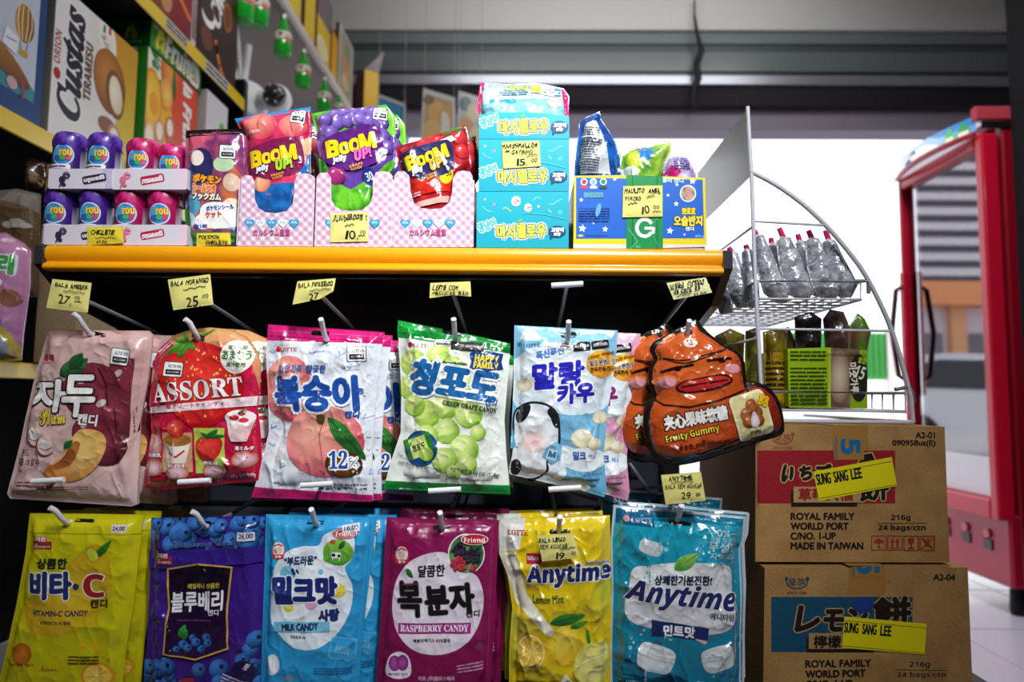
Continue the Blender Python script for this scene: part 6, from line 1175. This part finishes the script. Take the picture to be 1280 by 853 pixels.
for z_ in (zhb + .05, zht - .01):
    f = [(x, y, z_) for x, y in ar] + [(FX + .06, y1 - .01, z_), (FX + .06, y0 + .02, z_)]; p.face(f if z_ < zht - .02 else f[::-1], '#d8e4ec')
p.done('header_sign', 'sign', fr)
p = Pack(); p.tube([(x - .004, y, zhb + .05) for x, y in ar], .012, '#b81830'); p.done('header_trim', 'gloss_paint', fr)
p = Pack(); p.box((FX - .05, y0 - .004, zht - .035), (FX + DX, y0 + .03, zht + .02), '#b8404c', .005); p.box((FX - .03, y0 - .006, zht - .07), (FX + .1, y0, zht - .04), '#1a1014', .002); p.done('top_trim', 'gloss_paint', fr)
# long handle at the far edge
ha, hb_ = atX(1136, 352, FX - .05), atX(1140, 478, FX - .05)
p = Pack(); yh = y1 - .03; p.tube([(FX - .02, yh, ha[2]), (FX - .07, yh, ha[2] - .03), (FX - .095, yh, (ha[2] + hb_[2]) / 2), (FX - .07, yh, hb_[2] + .03), (FX - .02, yh, hb_[2])], .012, '#3a1218', 10); p.box((FX - .045, yh - .02, hb_[2] - .06), (FX - .02, yh + .02, ha[2] + .06), RED, .008); p.done('handle', 'gloss_paint', fr)
# product pictures along the foot of the pane
A = Art(0, 0, 1, [(0, 0), (100, 0), (100, 30), (0, 30)], '#eceaf0'); A.poly([(66, 6), (78, 9), (74, 22), (60, 18)], '#e8b428').ell(68, 15, 16, 12, '#f2ead0').poly([(62, 8), (76, 10), (72, 22), (58, 19)], '#e0a81c').rect(30, 4, 46, 26, '#a85a48').ell(38, 12, 6, 6, '#d8a080').rect(12, 3, 26, 27, '#d8d4c0').rect(48, 3, 54, 8, '#4a3a4a')
p = Pack(); p.art(A, frame=((FX - .002, y0 + fw, zgb + .155), (0, (W - fw - .03) / 100, 0), (0, 0, -.005)), g=10); p.F = [f[::-1] for f in p.F]; p.N = [-n for n in p.N]; p.done('price_strip', 'paper', fr)
# ================================================================== boxes on the side shelving
def sidebox(pxl, pxr, ztop, depth, X, draw, label, name, base, side, z0=None, g=7, cat='box', group=None, top=None):
    """carton whose printed front faces the aisle; returns canvas 100 wide"""
    ya, yb = float(atX(pxl, 200, X)[1]), float(atX(pxr, 200, X)[1]); z0 = zs1 + .0006 if z0 is None else z0
    w = yb - ya; h = ztop - z0; k = w / 100; A = Art(0, 0, 1, [(0, 0), (100, 0), (100, h / k), (0, h / k)], base); A.H = h / k
    A.L = lambda px, py: ((atX(px, py, X)[1] - ya) / k, (ztop - atX(px, py, X)[2]) / k)
    draw(A); p = Pack(); p.art(A, frame=((X, ya, ztop), (0, k, 0), (0, 0, -k)), g=g); 
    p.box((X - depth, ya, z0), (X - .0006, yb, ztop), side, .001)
    return p, (ya, yb, z0, ztop, k)
gB = 'snack cartons on the side shelving'
def dC(A):
    H = A.H; A.poly([(0, 0), (100, 0), (100, H), (0, H)], ('h', '#eceae6', '#dcd8d2')).poly([(52, 0), (100, 0), (100, H), (78, H), (70, H * .8), (80, H * .45)], ('v', '#c8901c', '#d8c41c'), 0)
    L = A.L; q = lambda x0, x1, y: L(x1, y)[0] - L(x0, y)[0]
    c = L(89, 78); A.T('Custas', c[0], c[1], H * .72, q(74, 103, 78), '#1d1628', 'i', 90, 0, 1.1, [('#f4f2f0', 2.4)]); c = L(110, 90); A.T('TIRAMISU', c[0], c[1], H * .39, q(105, 114, 90), '#6a4420', 'b', 90, 0, .3); c = L(72, 58); A.T('ORION', c[0], c[1], H * .21, q(68, 76, 58), '#a8182c', 'b', 90); c = L(71, 91); A.ell(c[0], c[1], 3.6, 4, '#b8182c')
    c = L(134, 54); A.poly([(c[0] - 11, c[1] - 12), (c[0] + 6, c[1] - 15), (c[0] + 12, c[1] + 2), (c[0] + 6, c[1] + 14), (c[0] - 7, c[1] + 10)], '#f0ece0', 3).T('Italian', c[0], c[1] + 1, 16, 6, '#3a5a3a', 'c', -35).T('style', c[0] + 3, c[1] + 7, 12, 5, '#3a5a3a', 'c', -35).rect(c[0] - 6, c[1] - 12, c[0] - 3, c[1] - 6, '#2f7a3c').rect(c[0] + 1, c[1] - 14, c[0] + 4, c[1] - 8, '#b82a2c')
    c = L(137, 106); w = q(118, 159, 106) / 2; A.ell(c[0], c[1] - 2, w, 25, ('r', '#c8843a', '#7a4018', -.2, -.2), 14).ell(c[0] + w * .36, c[1] + 5, w * .58, 19, '#7a4a24', 14).ell(c[0] + w * .4, c[1] + 5, w * .42, 15, ('r', '#f8f0dc', '#dcc8a0', -.2, -.2), 14); c = L(134, 158); A.ell(c[0], c[1], 12, 7, '#8a5a3c').ell(c[0] + 9, c[1] + 3, 8, 8, '#b88a6c').ell(c[0] + 9, c[1] + 3, 5, 5, '#f0e4cc')
    c = L(162, 78); A.T('Custas', L(158, 170)[0], H * .93, 16, 5, '#5a4818', '', 90)
zcT = float(atX(120, 19, X0 - .03)[2])
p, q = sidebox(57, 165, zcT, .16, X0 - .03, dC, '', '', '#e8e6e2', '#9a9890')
p.done('snack_carton', 'card', **tags('white cake carton with dark vertical lettering on the side shelf', 'carton', gB))
def dB(A):
    H = A.H; A.rect(0, 0, 100, H, '#16427c').rect(-10, -10, 90, H * .87, '#c4ccd8').poly([(-10, H * .74), (20, H * .7), (40, H * .78), (60, H * .7), (90, H * .8), (90, H * .87), (-10, H * .87)], '#3a8a92').L
    c = A.L(31, 30); x, y = c; A.ell(x, y, 13, 19, ('h', '#c88a30', '#7a4a18'))
    for k in (-8, -3, 3, 8): A.line([(x + k, y - 17), (x + k * 1.2, y), (x + k * .7, y + 17)], 1.4, '#e8d8a8')
    A.line([(x - 6, y + 18), (x - 3, y + 27)], .8, '#6a4a20').line([(x + 6, y + 18), (x + 3, y + 27)], .8, '#6a4a20').rect(x - 5, y + 27, x + 6, y + 33, '#c8a020')
    c = A.L(14, 78); A.poly([(c[0] - 40, c[1] - 16), (c[0] - 10, c[1] - 12), (c[0] + 20, c[1] + 6), (c[0] + 24, c[1] + 16), (c[0] + 10, c[1] + 18), (c[0] - 30, c[1] + 4)], ('v', '#b07838', '#6a3c18'), 3); c = A.L(13, 50); A.rect(c[0] - 9, c[1] - 9, c[0] + 9, c[1] + 9, '#e8ecf0', -12).line([(c[0] - 7, c[1]), (c[0] + 7, c[1] - 2)], 1, '#5a6478'); c = A.L(27, 112); A.line([(c[0], c[1] - 10), (c[0] + 1, c[1] + 8)], 4, '#8a4a5a'); c = A.L(14, 103); A.ell(c[0], c[1], 7, 6, '#c8a8b0')
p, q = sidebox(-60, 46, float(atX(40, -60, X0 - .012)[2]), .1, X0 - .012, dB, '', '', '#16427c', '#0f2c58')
p.done('snack_carton', 'card', **tags('blue framed carton with a striped hot-air balloon, nearest on the side shelf', 'carton', gB))
zg0 = float(atX(178, 50, X0 - .03)[2])
def dO(A):
    H = A.H; A.rect(0, 0, 8, H, '#3a9a2a').poly([(8, 0), (38, 0), (50, H * .4), (60, H), (8, H)], ('v', '#f0b81c', '#f0a818')).poly([(34, 0), (100, 0), (100, H), (66, H), (54, H * .5)], ('v', '#e0481c', '#d83018'), 0)
    c = A.L(196, 85); A.ell(c[0] - 2, c[1] - 2, 16, 27, '#f0ecd8', 8).T('Vic', c[0] - 2, c[1] - 4, 34, 14, '#2a7a2c', 'c', -75, 0, 1).leaf(c[0] + 2, c[1] + 20, c[0] + 8, c[1] + 8, 6)
    c = A.L(205, 92); A.ell(c[0] + 10, c[1] - 6, 17, 26, ('r', '#f0a03c', '#c85a14')); c = A.L(189, 125); A.ell(c[0], c[1], 19, 32, '#e89a10').ell(c[0], c[1], 16, 28, ('r', '#f8d858', '#f0b01c')).ell(c[0] + 4, c[1] + 2, 8, 12, '#f0a018'); c = A.L(208, 118); A.ell(c[0], c[1], 12, 17, ('r', '#f8d070', '#e8941c')).leaf(c[0] + 14, c[1] + 2, c[0] + 12, c[1] - 34, 8)
    for k, cc in ((0, '#f0c8a0'), (1, '#d88a70'), (2, '#c85a48')): c = A.L(186 + k * 13, 172 - k * 4); A.ell(c[0], c[1], 9, 15, cc).ell(c[0] - 1, c[1] - 3, 6, 9, '#f6e8d4')
    c = A.L(232, 140); A.T('là Fruit', c[0] + 4, c[1] + 6, H * .5, 18, '#f6f0ea', 'b', -86, .2, 1, [('#a81c10', 2)])
p, q = sidebox(178, 243, zg0 - .002, .24, X0 - .03, dO, '', '', '#f0a81c', lambda n: '#cfd4cc' if n[1] < -.5 else '#d8501c')
ya = q[0]; p.box((X0 - .06, ya - .0014, zs1 + .001), (X0 - .031, ya, zg0 - .001), '#2f8a26', 0); p.box((X0 - .17, ya - .0012, zs1 + .001), (X0 - .06, ya, zg0 - .015), '#d4d6d0', 0)
A = Art(0, 0, 1, [(0, 0), (10, 0), (10, 34), (0, 34)], '#c8ccc6'); A.rows(1, 1, 8, 30, 22, '#4a504c', 3); p.art(A, frame=((X0 - .16, ya - .0016, zg0 - .03), (.01, 0, 0), (0, 0, -.01)), g=5)
p.done('snack_carton', 'card', **tags('orange and yellow fruit jelly carton under the green one', 'carton', gB))
zg1 = min(float(atX(181, 6, X0 - .028)[2]), zs2 - .024)
def dG(A):
    H = A.H; A.T('là', 18, H * .42, 18, 22, '#e8d83a', 'c', 4, 0, 1.2).T('Fruit', 52, H * .44, 48, 24, '#f4f6f2', 'b', 0, .1, .8, [('#0f5a20', 2)]).T('ORION', 12, H * .12, 16, 4, '#e8f0e4', 'b').rows(22, H * .68, 52, 5, 1, '#d8d048', 4).ell(85, H * .55, 11, 17, '#e8ecd8').T('Vic', 85, H * .5, 14, 9, '#2a7a2c', 'c', -20).rect(78, H * .72, 92, H * .8, '#c8442c')
p, q = sidebox(180, 246, zg1, .26, X0 - .026, dG, '', '', ('v', '#1f9a34', '#15862a'), '#0e6420', z0=zg0 + .001)
A = Art(0, 0, 1, [(0, 0), (26, 0), (26, 9), (0, 9)], '#0e6420'); A.T('là', 20.5, 4.3, 3.4, 5, '#b8b83a', 'c', 6, 0, .2).T('ORION', 21, 8, 5, 1.2, '#7ab084', 'b'); p.art(A, frame=((X0 - .286, q[0] - .0014, zg1 - .003), (.01, 0, 0), (0, 0, -(zg1 - zg0 - .008) / 9)), g=3)
p.done('snack_carton', 'card', **tags('flat green fruit jelly carton lying on the orange one', 'carton', gB))
def dS(A):
    H = A.H; A.poly([(0, H * .45), (40, H * .35), (70, H * .6), (100, H * .55), (100, H), (0, H)], '#1f48a8', 3).poly([(55, H * .5), (80, H * .6), (100, H * .72), (100, H), (60, H)], '#22181a', 3).line([(10, H * .75), (40, H * .6), (60, H * .8)], 9, '#e8eaf0').ell(75, H * .2, 12, 12, '#38a83a')
p, q = sidebox(255, 282, float(atX(260, 112, X0 - .01)[2]), .2, X0 - .01, dS, '', '', '#d4cfd4', '#b8b4b8'); p.done('snack_carton', 'card', **tags('pale carton with blue and black splashes at the far end of the side shelf', 'carton', gB))
# upper side shelf
def dR(A): H = A.H; A.poly([(10, H), (45, H * .55), (60, H * .6), (40, H)], '#8a3a24', 3).line([(50, H * .6), (85, H * .75)], 6, '#d8742c').rect(88, H * .3, 98, H * .96, '#d8d2cc').rows(89, H * .35, 8, H * .55, 16, '#5a4a48', 3).ell(40, H * .8, 10, 12, '#c88a5a')
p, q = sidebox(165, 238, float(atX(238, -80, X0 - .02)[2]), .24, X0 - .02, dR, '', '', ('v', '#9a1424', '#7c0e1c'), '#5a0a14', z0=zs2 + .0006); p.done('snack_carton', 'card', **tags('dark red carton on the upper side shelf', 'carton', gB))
def dK(A):
    H = A.H; c = A.L(262, 18); A.T('Choco', c[0] + 22, c[1] - 40, H * .52, 26, '#f0ece8', 'i', 78, 0, 1).ell(c[0] - 2, c[1] + 4, 16, 12, '#f4f0ec').ell(c[0] - 4, c[1] - 2, 15, 10, '#3a2018').line(crom([(c[0] + 18, c[1] + 22), (c[0] + 30, c[1] + 45), (c[0] + 52, c[1] + 64), (c[0] + 30, c[1] + 46)], 3), 6, '#d8742c').ell(c[0] + 45, c[1] - 22, 12, 18, '#a85a1c').ell(c[0] + 45, c[1] - 22, 9, 14, '#6a3412').ell(c[0] - 4, c[1] + 30, 14, 14, '#6a3a28').rect(c[0] + 22, c[1] + 52, c[0] + 36, c[1] + 70, '#6a4a24')
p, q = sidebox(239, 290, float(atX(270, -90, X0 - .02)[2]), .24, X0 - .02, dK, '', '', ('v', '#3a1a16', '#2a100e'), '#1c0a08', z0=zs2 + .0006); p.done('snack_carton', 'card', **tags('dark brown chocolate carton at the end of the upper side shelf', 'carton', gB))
# price strips on the yellow edges
for px, w, zz, l in ((206, .12, zs2, 'white barcode strip on the upper yellow shelf edge, nearer one'), (258, .16, zs2, 'white barcode strip on the upper yellow shelf edge, below the chocolate carton')):
    ya = float(atX(px, 50, X0)[1]); A = Art(0, 0, 1, [(0, 0), (100, 0), (100, 24), (0, 24)], '#c9c7c2'); A.rows(4, 2, 92, 20, 2, '#2a2a2c', 5); p = Pack(); p.art(A, frame=((X0 + .0012, ya, zz - .004), (0, w / 100, 0), (0, 0, -w / 100)), g=10, back='#c9c7c2'); p.done('price_strip', 'paper', **tags(l, 'price strip', 'price strips on the yellow shelf edges'))
# things on the lowest side shelf
A = Art(0, 180, .375, [(-30, 300), (20, 296), (80, 330), (102, 355), (100, 480), (78, 640), (72, 722), (-40, 728)], ('v', '#c88ab0', '#a8709c'))
A.T('콜리', 30, 408, 84, 60, '#3aa04a', '', -4, 0, 4, [('#2a3a7c', 6), ('#e8e0ee', 9)]).T('솜사탕', 22, 470, 48, 18, '#f2ecf2', '', 0, 0, 1.2).ell(40, 325, 14, 8, '#e8d8e8').ell(60, 520, 24, 30, '#8a5a44').ell(50, 500, 8, 8, '#8a5a44').ell(72, 502, 7, 8, '#8a5a44').poly([(-30, 520), (0, 500), (30, 560), (40, 610), (-30, 620)], '#3a7ac0', 3).poly([(-30, 560), (0, 540), (24, 590), (20, 630), (-30, 640)], '#d8c43a', 3).poly([(-30, 620), (30, 605), (62, 650), (70, 720), (-30, 725)], '#b0a04a', 3).rect(-30, 618, 10, 680, '#d8c83a').ell(20, 680, 34, 36, '#8a94a8').line([(-10, 335), (90, 345)], 2, '#b078a0')
bag(A, 'candy_pouch', 'lilac pink candy pouch standing on the lowest side shelf', Y=1.24, back='#9a6a90', seed=51, seal=4, rad=40, bulge=.03, wr=.004, category='pouch')
A = Art(0, 180, .375, [(-30, 160), (60, 150), (136, 168), (134, 300), (130, 510), (-30, 520)], ('v', '#8a8278', '#5a4a3c')); A.poly([(-30, 215), (40, 200), (136, 235), (136, 300), (60, 290), (-30, 300)], '#6a5238', 3).poly([(-30, 300), (60, 285), (136, 310), (136, 520), (-30, 520)], '#5a422c', 3).ell(80, 272, 26, 14, '#b8b0a8').ell(58, 278, 20, 11, '#b8b0a8').ell(100, 278, 18, 10, '#b8b0a8')
for r in (6, 12, 17): A.line([(20 + r * math.cos(k * .5), 178 + r * math.sin(k * .5)) for k in range(13)], 2, '#4a4440')
bag(A, 'snack_pouch', 'brown paper pouch with cloud and spiral print behind the lilac pouch', Y=1.33, back='#4a3a2c', seed=52, seal=5, rad=30, bulge=.02, wr=.005, mt='kraft', category='pouch')
A = Art(0, 180, .375, [(78, 60), (100, 46), (150, 62), (158, 110), (140, 150), (90, 145)], ('n', '#4a3020', '#2a1a12', 12)); A.poly([(88, 110), (130, 95), (150, 140), (95, 140)], '#a08a6a', 3)
bag(A, 'snack_pouch', 'small dark pouch with torn beige corner leaning under the side shelf', Y=1.36, back='#20140e', seed=53, seal=3, rad=14, bulge=.015, wr=.006, category='pouch')
xa, xb2 = float(at(51, 300, 1.36)[0]), float(at(72, 300, 1.36)[0])
p = Pack(); p.box((xa, 1.36, zs0 + .001), (xb2 + .05, 1.5, float(at(60, 205, 1.36)[2])), '#8a7458', .002); p.done('brown_box', 'kraft', **tags('plain brown box edge between the paper pouch and the gum trays', 'box'))
p = Pack(); p.box((-1.14, 1.37, zs0 - .36), (-1.02, 1.6, zs0 - .045), '#3a2a20', .002)
# ---- security camera with its aerials
CY = 2.46; cc = lambda x, y, Y=CY: at(x, y, Y)
sc_ = thing('security_camera', cc(300, 120), 'white security camera with aerials at the end of the side shelving', 'camera')
p = Pack(); p.box((float(cc(288, 0)[0]), 2.368, float(cc(0, 158)[2])), (float(cc(302, 0)[0]), CY + .05, float(cc(0, 104)[2])), '#141416', .004); p.done('bracket', 'plastic', sc_)
p = Pack(); a, b = cc(311, 128), cc(306, 126, CY + .06); ax = a - b; ax /= np.linalg.norm(ax); pr = [(.001, -.03), (.05, -.03), (.066, -.02), (.07, 0), (.066, .02), (.05, .03), (.001, .034)]
p.lathe(cc(312, 126), [(r * 1.05, z) for r, z in pr], '#eceef0', 24, axis=(.75, -.65, .05)); p.done('base', 'plastic', sc_)
p = Pack(); p.lathe(cc(326, 126), [(.001, 0), (.036, 0), (.036, .06), (.001, .06)], '#dfe2e6', 20, axis=(1, -.1, 0)); p.done('neck', 'plastic', sc_)
hd = cc(346, 124, CY - .03); d = np.array([.12, -1, -.05]); d /= np.linalg.norm(d); p = Pack(); R_ = .054
p.lathe(hd, [(R_ * math.sin(k * math.pi / 14) + .0002, -R_ * math.cos(k * math.pi / 14)) for k in range(15)], '#f0f2f4', 28, axis=d); p.done('head', 'plastic', sc_)
p = Pack(); p.lathe(hd + d * .036, [(.001, .021), (.02, .022), (.036, .018), (.043, .0), (.001, -.001)], '#16181c', 26, axis=d, cf=lambda a, z: '#2a2d33'); p.lathe(hd + d * .052, [(.001, .012), (.012, .011), (.02, .004), (.02, 0)], '#08090b', 20, axis=d)
for k in range(6): q = hd + d * .058 + .033 * (np.array([1, .1, 0]) * math.cos(k) + np.array([0, 0, 1]) * math.sin(k)); p.lathe(q, [(.001, .004), (.004, .003), (.005, 0)], '#c8ccd4', 8, axis=d)
p.done('lens', 'plastic', sc_)
for q in (((283, 32), (299, 112)), ((293, 30), (303, 112)), ((311, 56), (303, 112)), ((288, 62), (296, 110))):
    p = Pack(); a, b = cc(*q[1]), cc(*q[0]); p.tube([a, a + (b - a) * .1, b - (b - a) * .02, b], [.017, .015, .013, .009], '#e2e2ea', 10); p.done('aerial', 'plastic', sc_)
# ---- green bottles hung along the ledge
gb = bpy.data.materials.new('green_glass'); gb.use_nodes = True; b_ = gb.node_tree.nodes['Principled BSDF']; at2 = gb.node_tree.nodes.new('ShaderNodeAttribute'); at2.attribute_name = 'ink'; gb.node_tree.links.new(at2.outputs['Color'], b_.inputs['Base Color']); b_.inputs['Roughness'].default_value = .12; b_.inputs['Transmission Weight'].default_value = .25; b_.inputs['Coat Weight'].default_value = .5; M['green_glass'] = gb
def bottle(px, yt, yb, label, tilt=0):
    Y = X0 / (float(rays(px, 100)[0]) / float(rays(px, 100)[1])); a, b = at(px, yt, Y), at(px, yb, Y); h = a[2] - b[2]; r = h * .19
    x, z = a[0], b[2]; t = thing('green_bottle', (x, Y, z), label, 'bottle', 'green bottles hung under the ledge')
    p = Pack(); p.lathe((x, Y, z), [(.001, .002), (r * .8, 0), (r, h * .03), (r * 1.03, h * .25), (r, h * .5), (r * .8, h * .62), (r * .45, h * .76), (r * .36, h * .84), (r * .36, h * .93), (r * .42, h * .94), (.001, h * .945)], '#16c42e', 26); p.done('glass', 'green_glass', t)
    p = Pack(); p.lathe((x, Y, z), [(r * 1.045, h * .3), (r * 1.05, h * .31), (r * 1.04, h * .5), (r * 1.0, h * .52)], '#e8ece2', 26, cf=lambda q, zz: '#c8322c' if .3 * h < zz < .33 * h else '#e8ece2')
    A = Art(0, 0, 1, [(-8, -7), (8, -7), (8, 7), (-8, 7)], '#e8ece2'); A.ell(0, -2, 4, 3.4, '#b8242c').line([(-7, 6), (7, 6)], 1.4, '#2a8a3a'); s = h / 70; rr = r * 1.06
    p.art(A, frame=((0, 0, 0), (s, 0, 0), (0, 0, -s)), g=4, warp=lambda P, hh: (np.stack([x + (rr + hh) * np.sin(P[:, 0] * s / rr), Y - (rr + hh) * np.cos(P[:, 0] * s / rr), z + h * .41 - P[:, 1] * s], 1), np.stack([np.sin(P[:, 0] * s / rr), -np.cos(P[:, 0] * s / rr), 0 * P[:, 0]], 1))); p.done('bottle_label', 'paper', t)
    p = Pack(); p.lathe((x, Y, z), [(r * .42, h * .9), (r * .44, h * .905), (r * .44, h * .985), (r * .3, h), (.001, h)], '#c9cfc8', 18); p.done('cap', 'steel', t)
    p = Pack(); p.tube([(x, Y, z + h * .985), (x, Y, z + h * 1.03), (X0, Y, zr + .002)], .0018, '#8a8a86', 6); p.done('string', 'matt', t)
bottle(306, -38, 28, 'green bottle hanging nearest to the camera, its neck out of the frame'); bottle(326, -26, 32, 'green bottle hanging beside the nearest one, just out past the chocolate carton'); bottle(355, 18, 70, 'green bottle third along the ledge, white label in full view'); bottle(380, 62, 109, 'green bottle fourth along the ledge, above the jelly bags'); bottle(406, 97, 140, 'green bottle fifth along the ledge, over the peach jelly bag'); bottle(424, 117, 146, 'smallest green bottle, hanging last on the ledge')
# ---- yellow cartons and picture boards along the ledge top
zl_ = zr + .0305
def ledge(pa, pb, h, c, c2, frac, label, nm='yellow_carton', X=X0, dep=.1, art=None):
    ya, yb = float(atX(pa, 50, X)[1]), float(atX(pb, 50, X)[1]); k = (yb - ya) / 100; A = Art(0, 0, 1, [(0, 0), (100, 0), (100, h / k), (0, h / k)], c)
    A.rect(0, 0, 100, h / k * frac, c2).rect(92, 0, 100, h / k, '#6a4a3c')
    if art: art(A, h / k)
    p = Pack(); p.art(A, frame=((X, ya, zl_ + h), (0, k, 0), (0, 0, -k)), g=25); p.box((X - dep, ya, zl_), (X - .0008, yb, zl_ + h), '#5a3a34', .001)
    return p.done(nm, 'card', **tags(label, 'carton', 'cartons along the ledge above the bottles'))
ledge(355, 376, .4, '#f0cc10', '#e8c010', .1, 'yellow carton first along the ledge, above the third bottle'); ledge(380, 394, .42, '#f2cc0c', '#e8c010', .1, 'yellow carton second along the ledge')
ledge(396, 414, .36, '#f0c80c', '#75676c', .46, 'yellow carton with a grey top, third along the ledge', art=lambda A, H: A.ell(40, H * .82, 40, 22, '#f6ecb4')); ledge(415, 423, .25, '#e8a810', '#c88a10', .1, 'narrow orange-yellow carton next to the picture board')
def dP(A, H): A.rect(0, 0, 100, H, '#c9ccc8').rect(9, H * .05, 90, H * .95, ('n', '#7a948c', '#c8a878', 30)).ell(45, H * .5, 30, H * .16, '#c89a6a').ell(50, H * .75, 26, H * .12, '#d8b88a')
ya = atX(424, 50, X0); ledge(424, 442, .36, '#c9ccc8', '#c9ccc8', .02, 'framed food picture standing at the far end of the ledge', 'picture_board', art=dP, dep=.02)
p = Pack(); p.box((X0 - .02, 3.86, zr - .012), (-.76, 4.06, zr + .03), '#b8b0aa', .003); structure('trim_5', p, 'wall_paint')
a, b, c, d = at(443, 100, 3.95), at(457, 66, 3.9), at(475, 66, 3.95), at(480, 66, 4.0); zt2 = float(at(457, 88, 3.9)[2])
p = Pack(); P = [(a[0], 3.98), (b[0], 3.89), (c[0], 3.93), (b[0] + .01, 4.02)]
for i in range(4):
    (xa, ya), (xb3, yb) = P[i], P[(i + 1) % 4]; p.face([(xa, ya, zl_), (xb3, yb, zl_), (xb3, yb, zt2), (xa, ya, zt2)], ['#5c1c24', '#f2bc10', '#5c1c24', '#5c1c24'][i])
p.face([(x, y, zt2) for x, y in P], '#8a7a7c'); z3 = float(at(478, 66, 3.95)[2]); p.face([(P[1][0], P[1][1], zt2), (P[2][0], P[2][1], zt2), (P[2][0] + .03, P[2][1], z3)], '#9a8c90'); p.face([(P[1][0], P[1][1] + .002, zt2), (P[2][0] + .03, P[2][1] + .002, z3), (P[2][0], P[2][1] + .002, zt2)], '#9a8c90')
p.done('yellow_carton', 'card', **tags('maroon and yellow carton with a raised grey flap by the shutter', 'carton', 'cartons along the ledge above the bottles'))
def board(q, Y, draw, label, cols=('#d4d6d8', '#c0a070')):
    A = Art(0, 0, 1, q, cols[0]); m = A.out.mean(0); A.poly(m + (A.out - m) * .86, cols[1]); draw(A)
    t = thing('hanging_poster', at(m[0], A.out[:, 1].max(), Y), label, 'poster', 'picture boards hanging in the shop front'); p = Pack(); p.art(A, (0, Y, 0), g=6, back='#b8babc', thick=.006); p.done('picture', 'satin', t)
    for i in (0, 1):
        v = hitp(*(A.out[i] * .92 + m * .08), (0, Y, 0), (0, 1, 0)); p = Pack(); p.tube([v, (v[0], Y, float(zl[0]) + .02 if Y > YB - .05 else ZC)], .0016, '#9a9a9c', 6); p.done('wire', 'wire', t)
board([(529, 110), (569, 122), (569, 200), (525, 200)], 3.3, lambda A: A.ell(545, 140, 10, 14, '#e0b468').ell(557, 150, 8, 16, '#d8a450').ell(540, 165, 12, 16, '#e8c078').ell(536, 125, 7, 6, '#8a7258').poly([(553, 140), (562, 150), (560, 185), (552, 170)], '#e8e4dc', 3), 'white-framed bread picture hanging behind the strawberry jelly box')
board([(573, 113), (602, 122), (602, 205), (571, 205)], 3.3, lambda A: A.ell(582, 130, 8, 9, '#3a7a8c').ell(592, 140, 8, 12, '#d8c8a0').ell(583, 160, 9, 14, '#d8a85c').ell(594, 170, 7, 12, '#e8d8b8'), 'pale food picture hanging just beside the teal carton stack', ('#d4d6d8', '#b8c4b4'))
board([(472, 117), (507, 130), (506, 185), (470, 185)], 3.4, lambda A: A.poly([(474, 124), (502, 134), (501, 150), (473, 145)], '#2f8ab8').poly([(473, 145), (501, 150), (501, 182), (473, 182)], '#1c2430').ell(488, 158, 8, 6, '#3a5a6c'), 'blue picture board hanging behind the grape jelly bags', ('#b8c0c8', '#2a6a90'))
if _TX: bpy.data.objects.remove(_TX['o'])
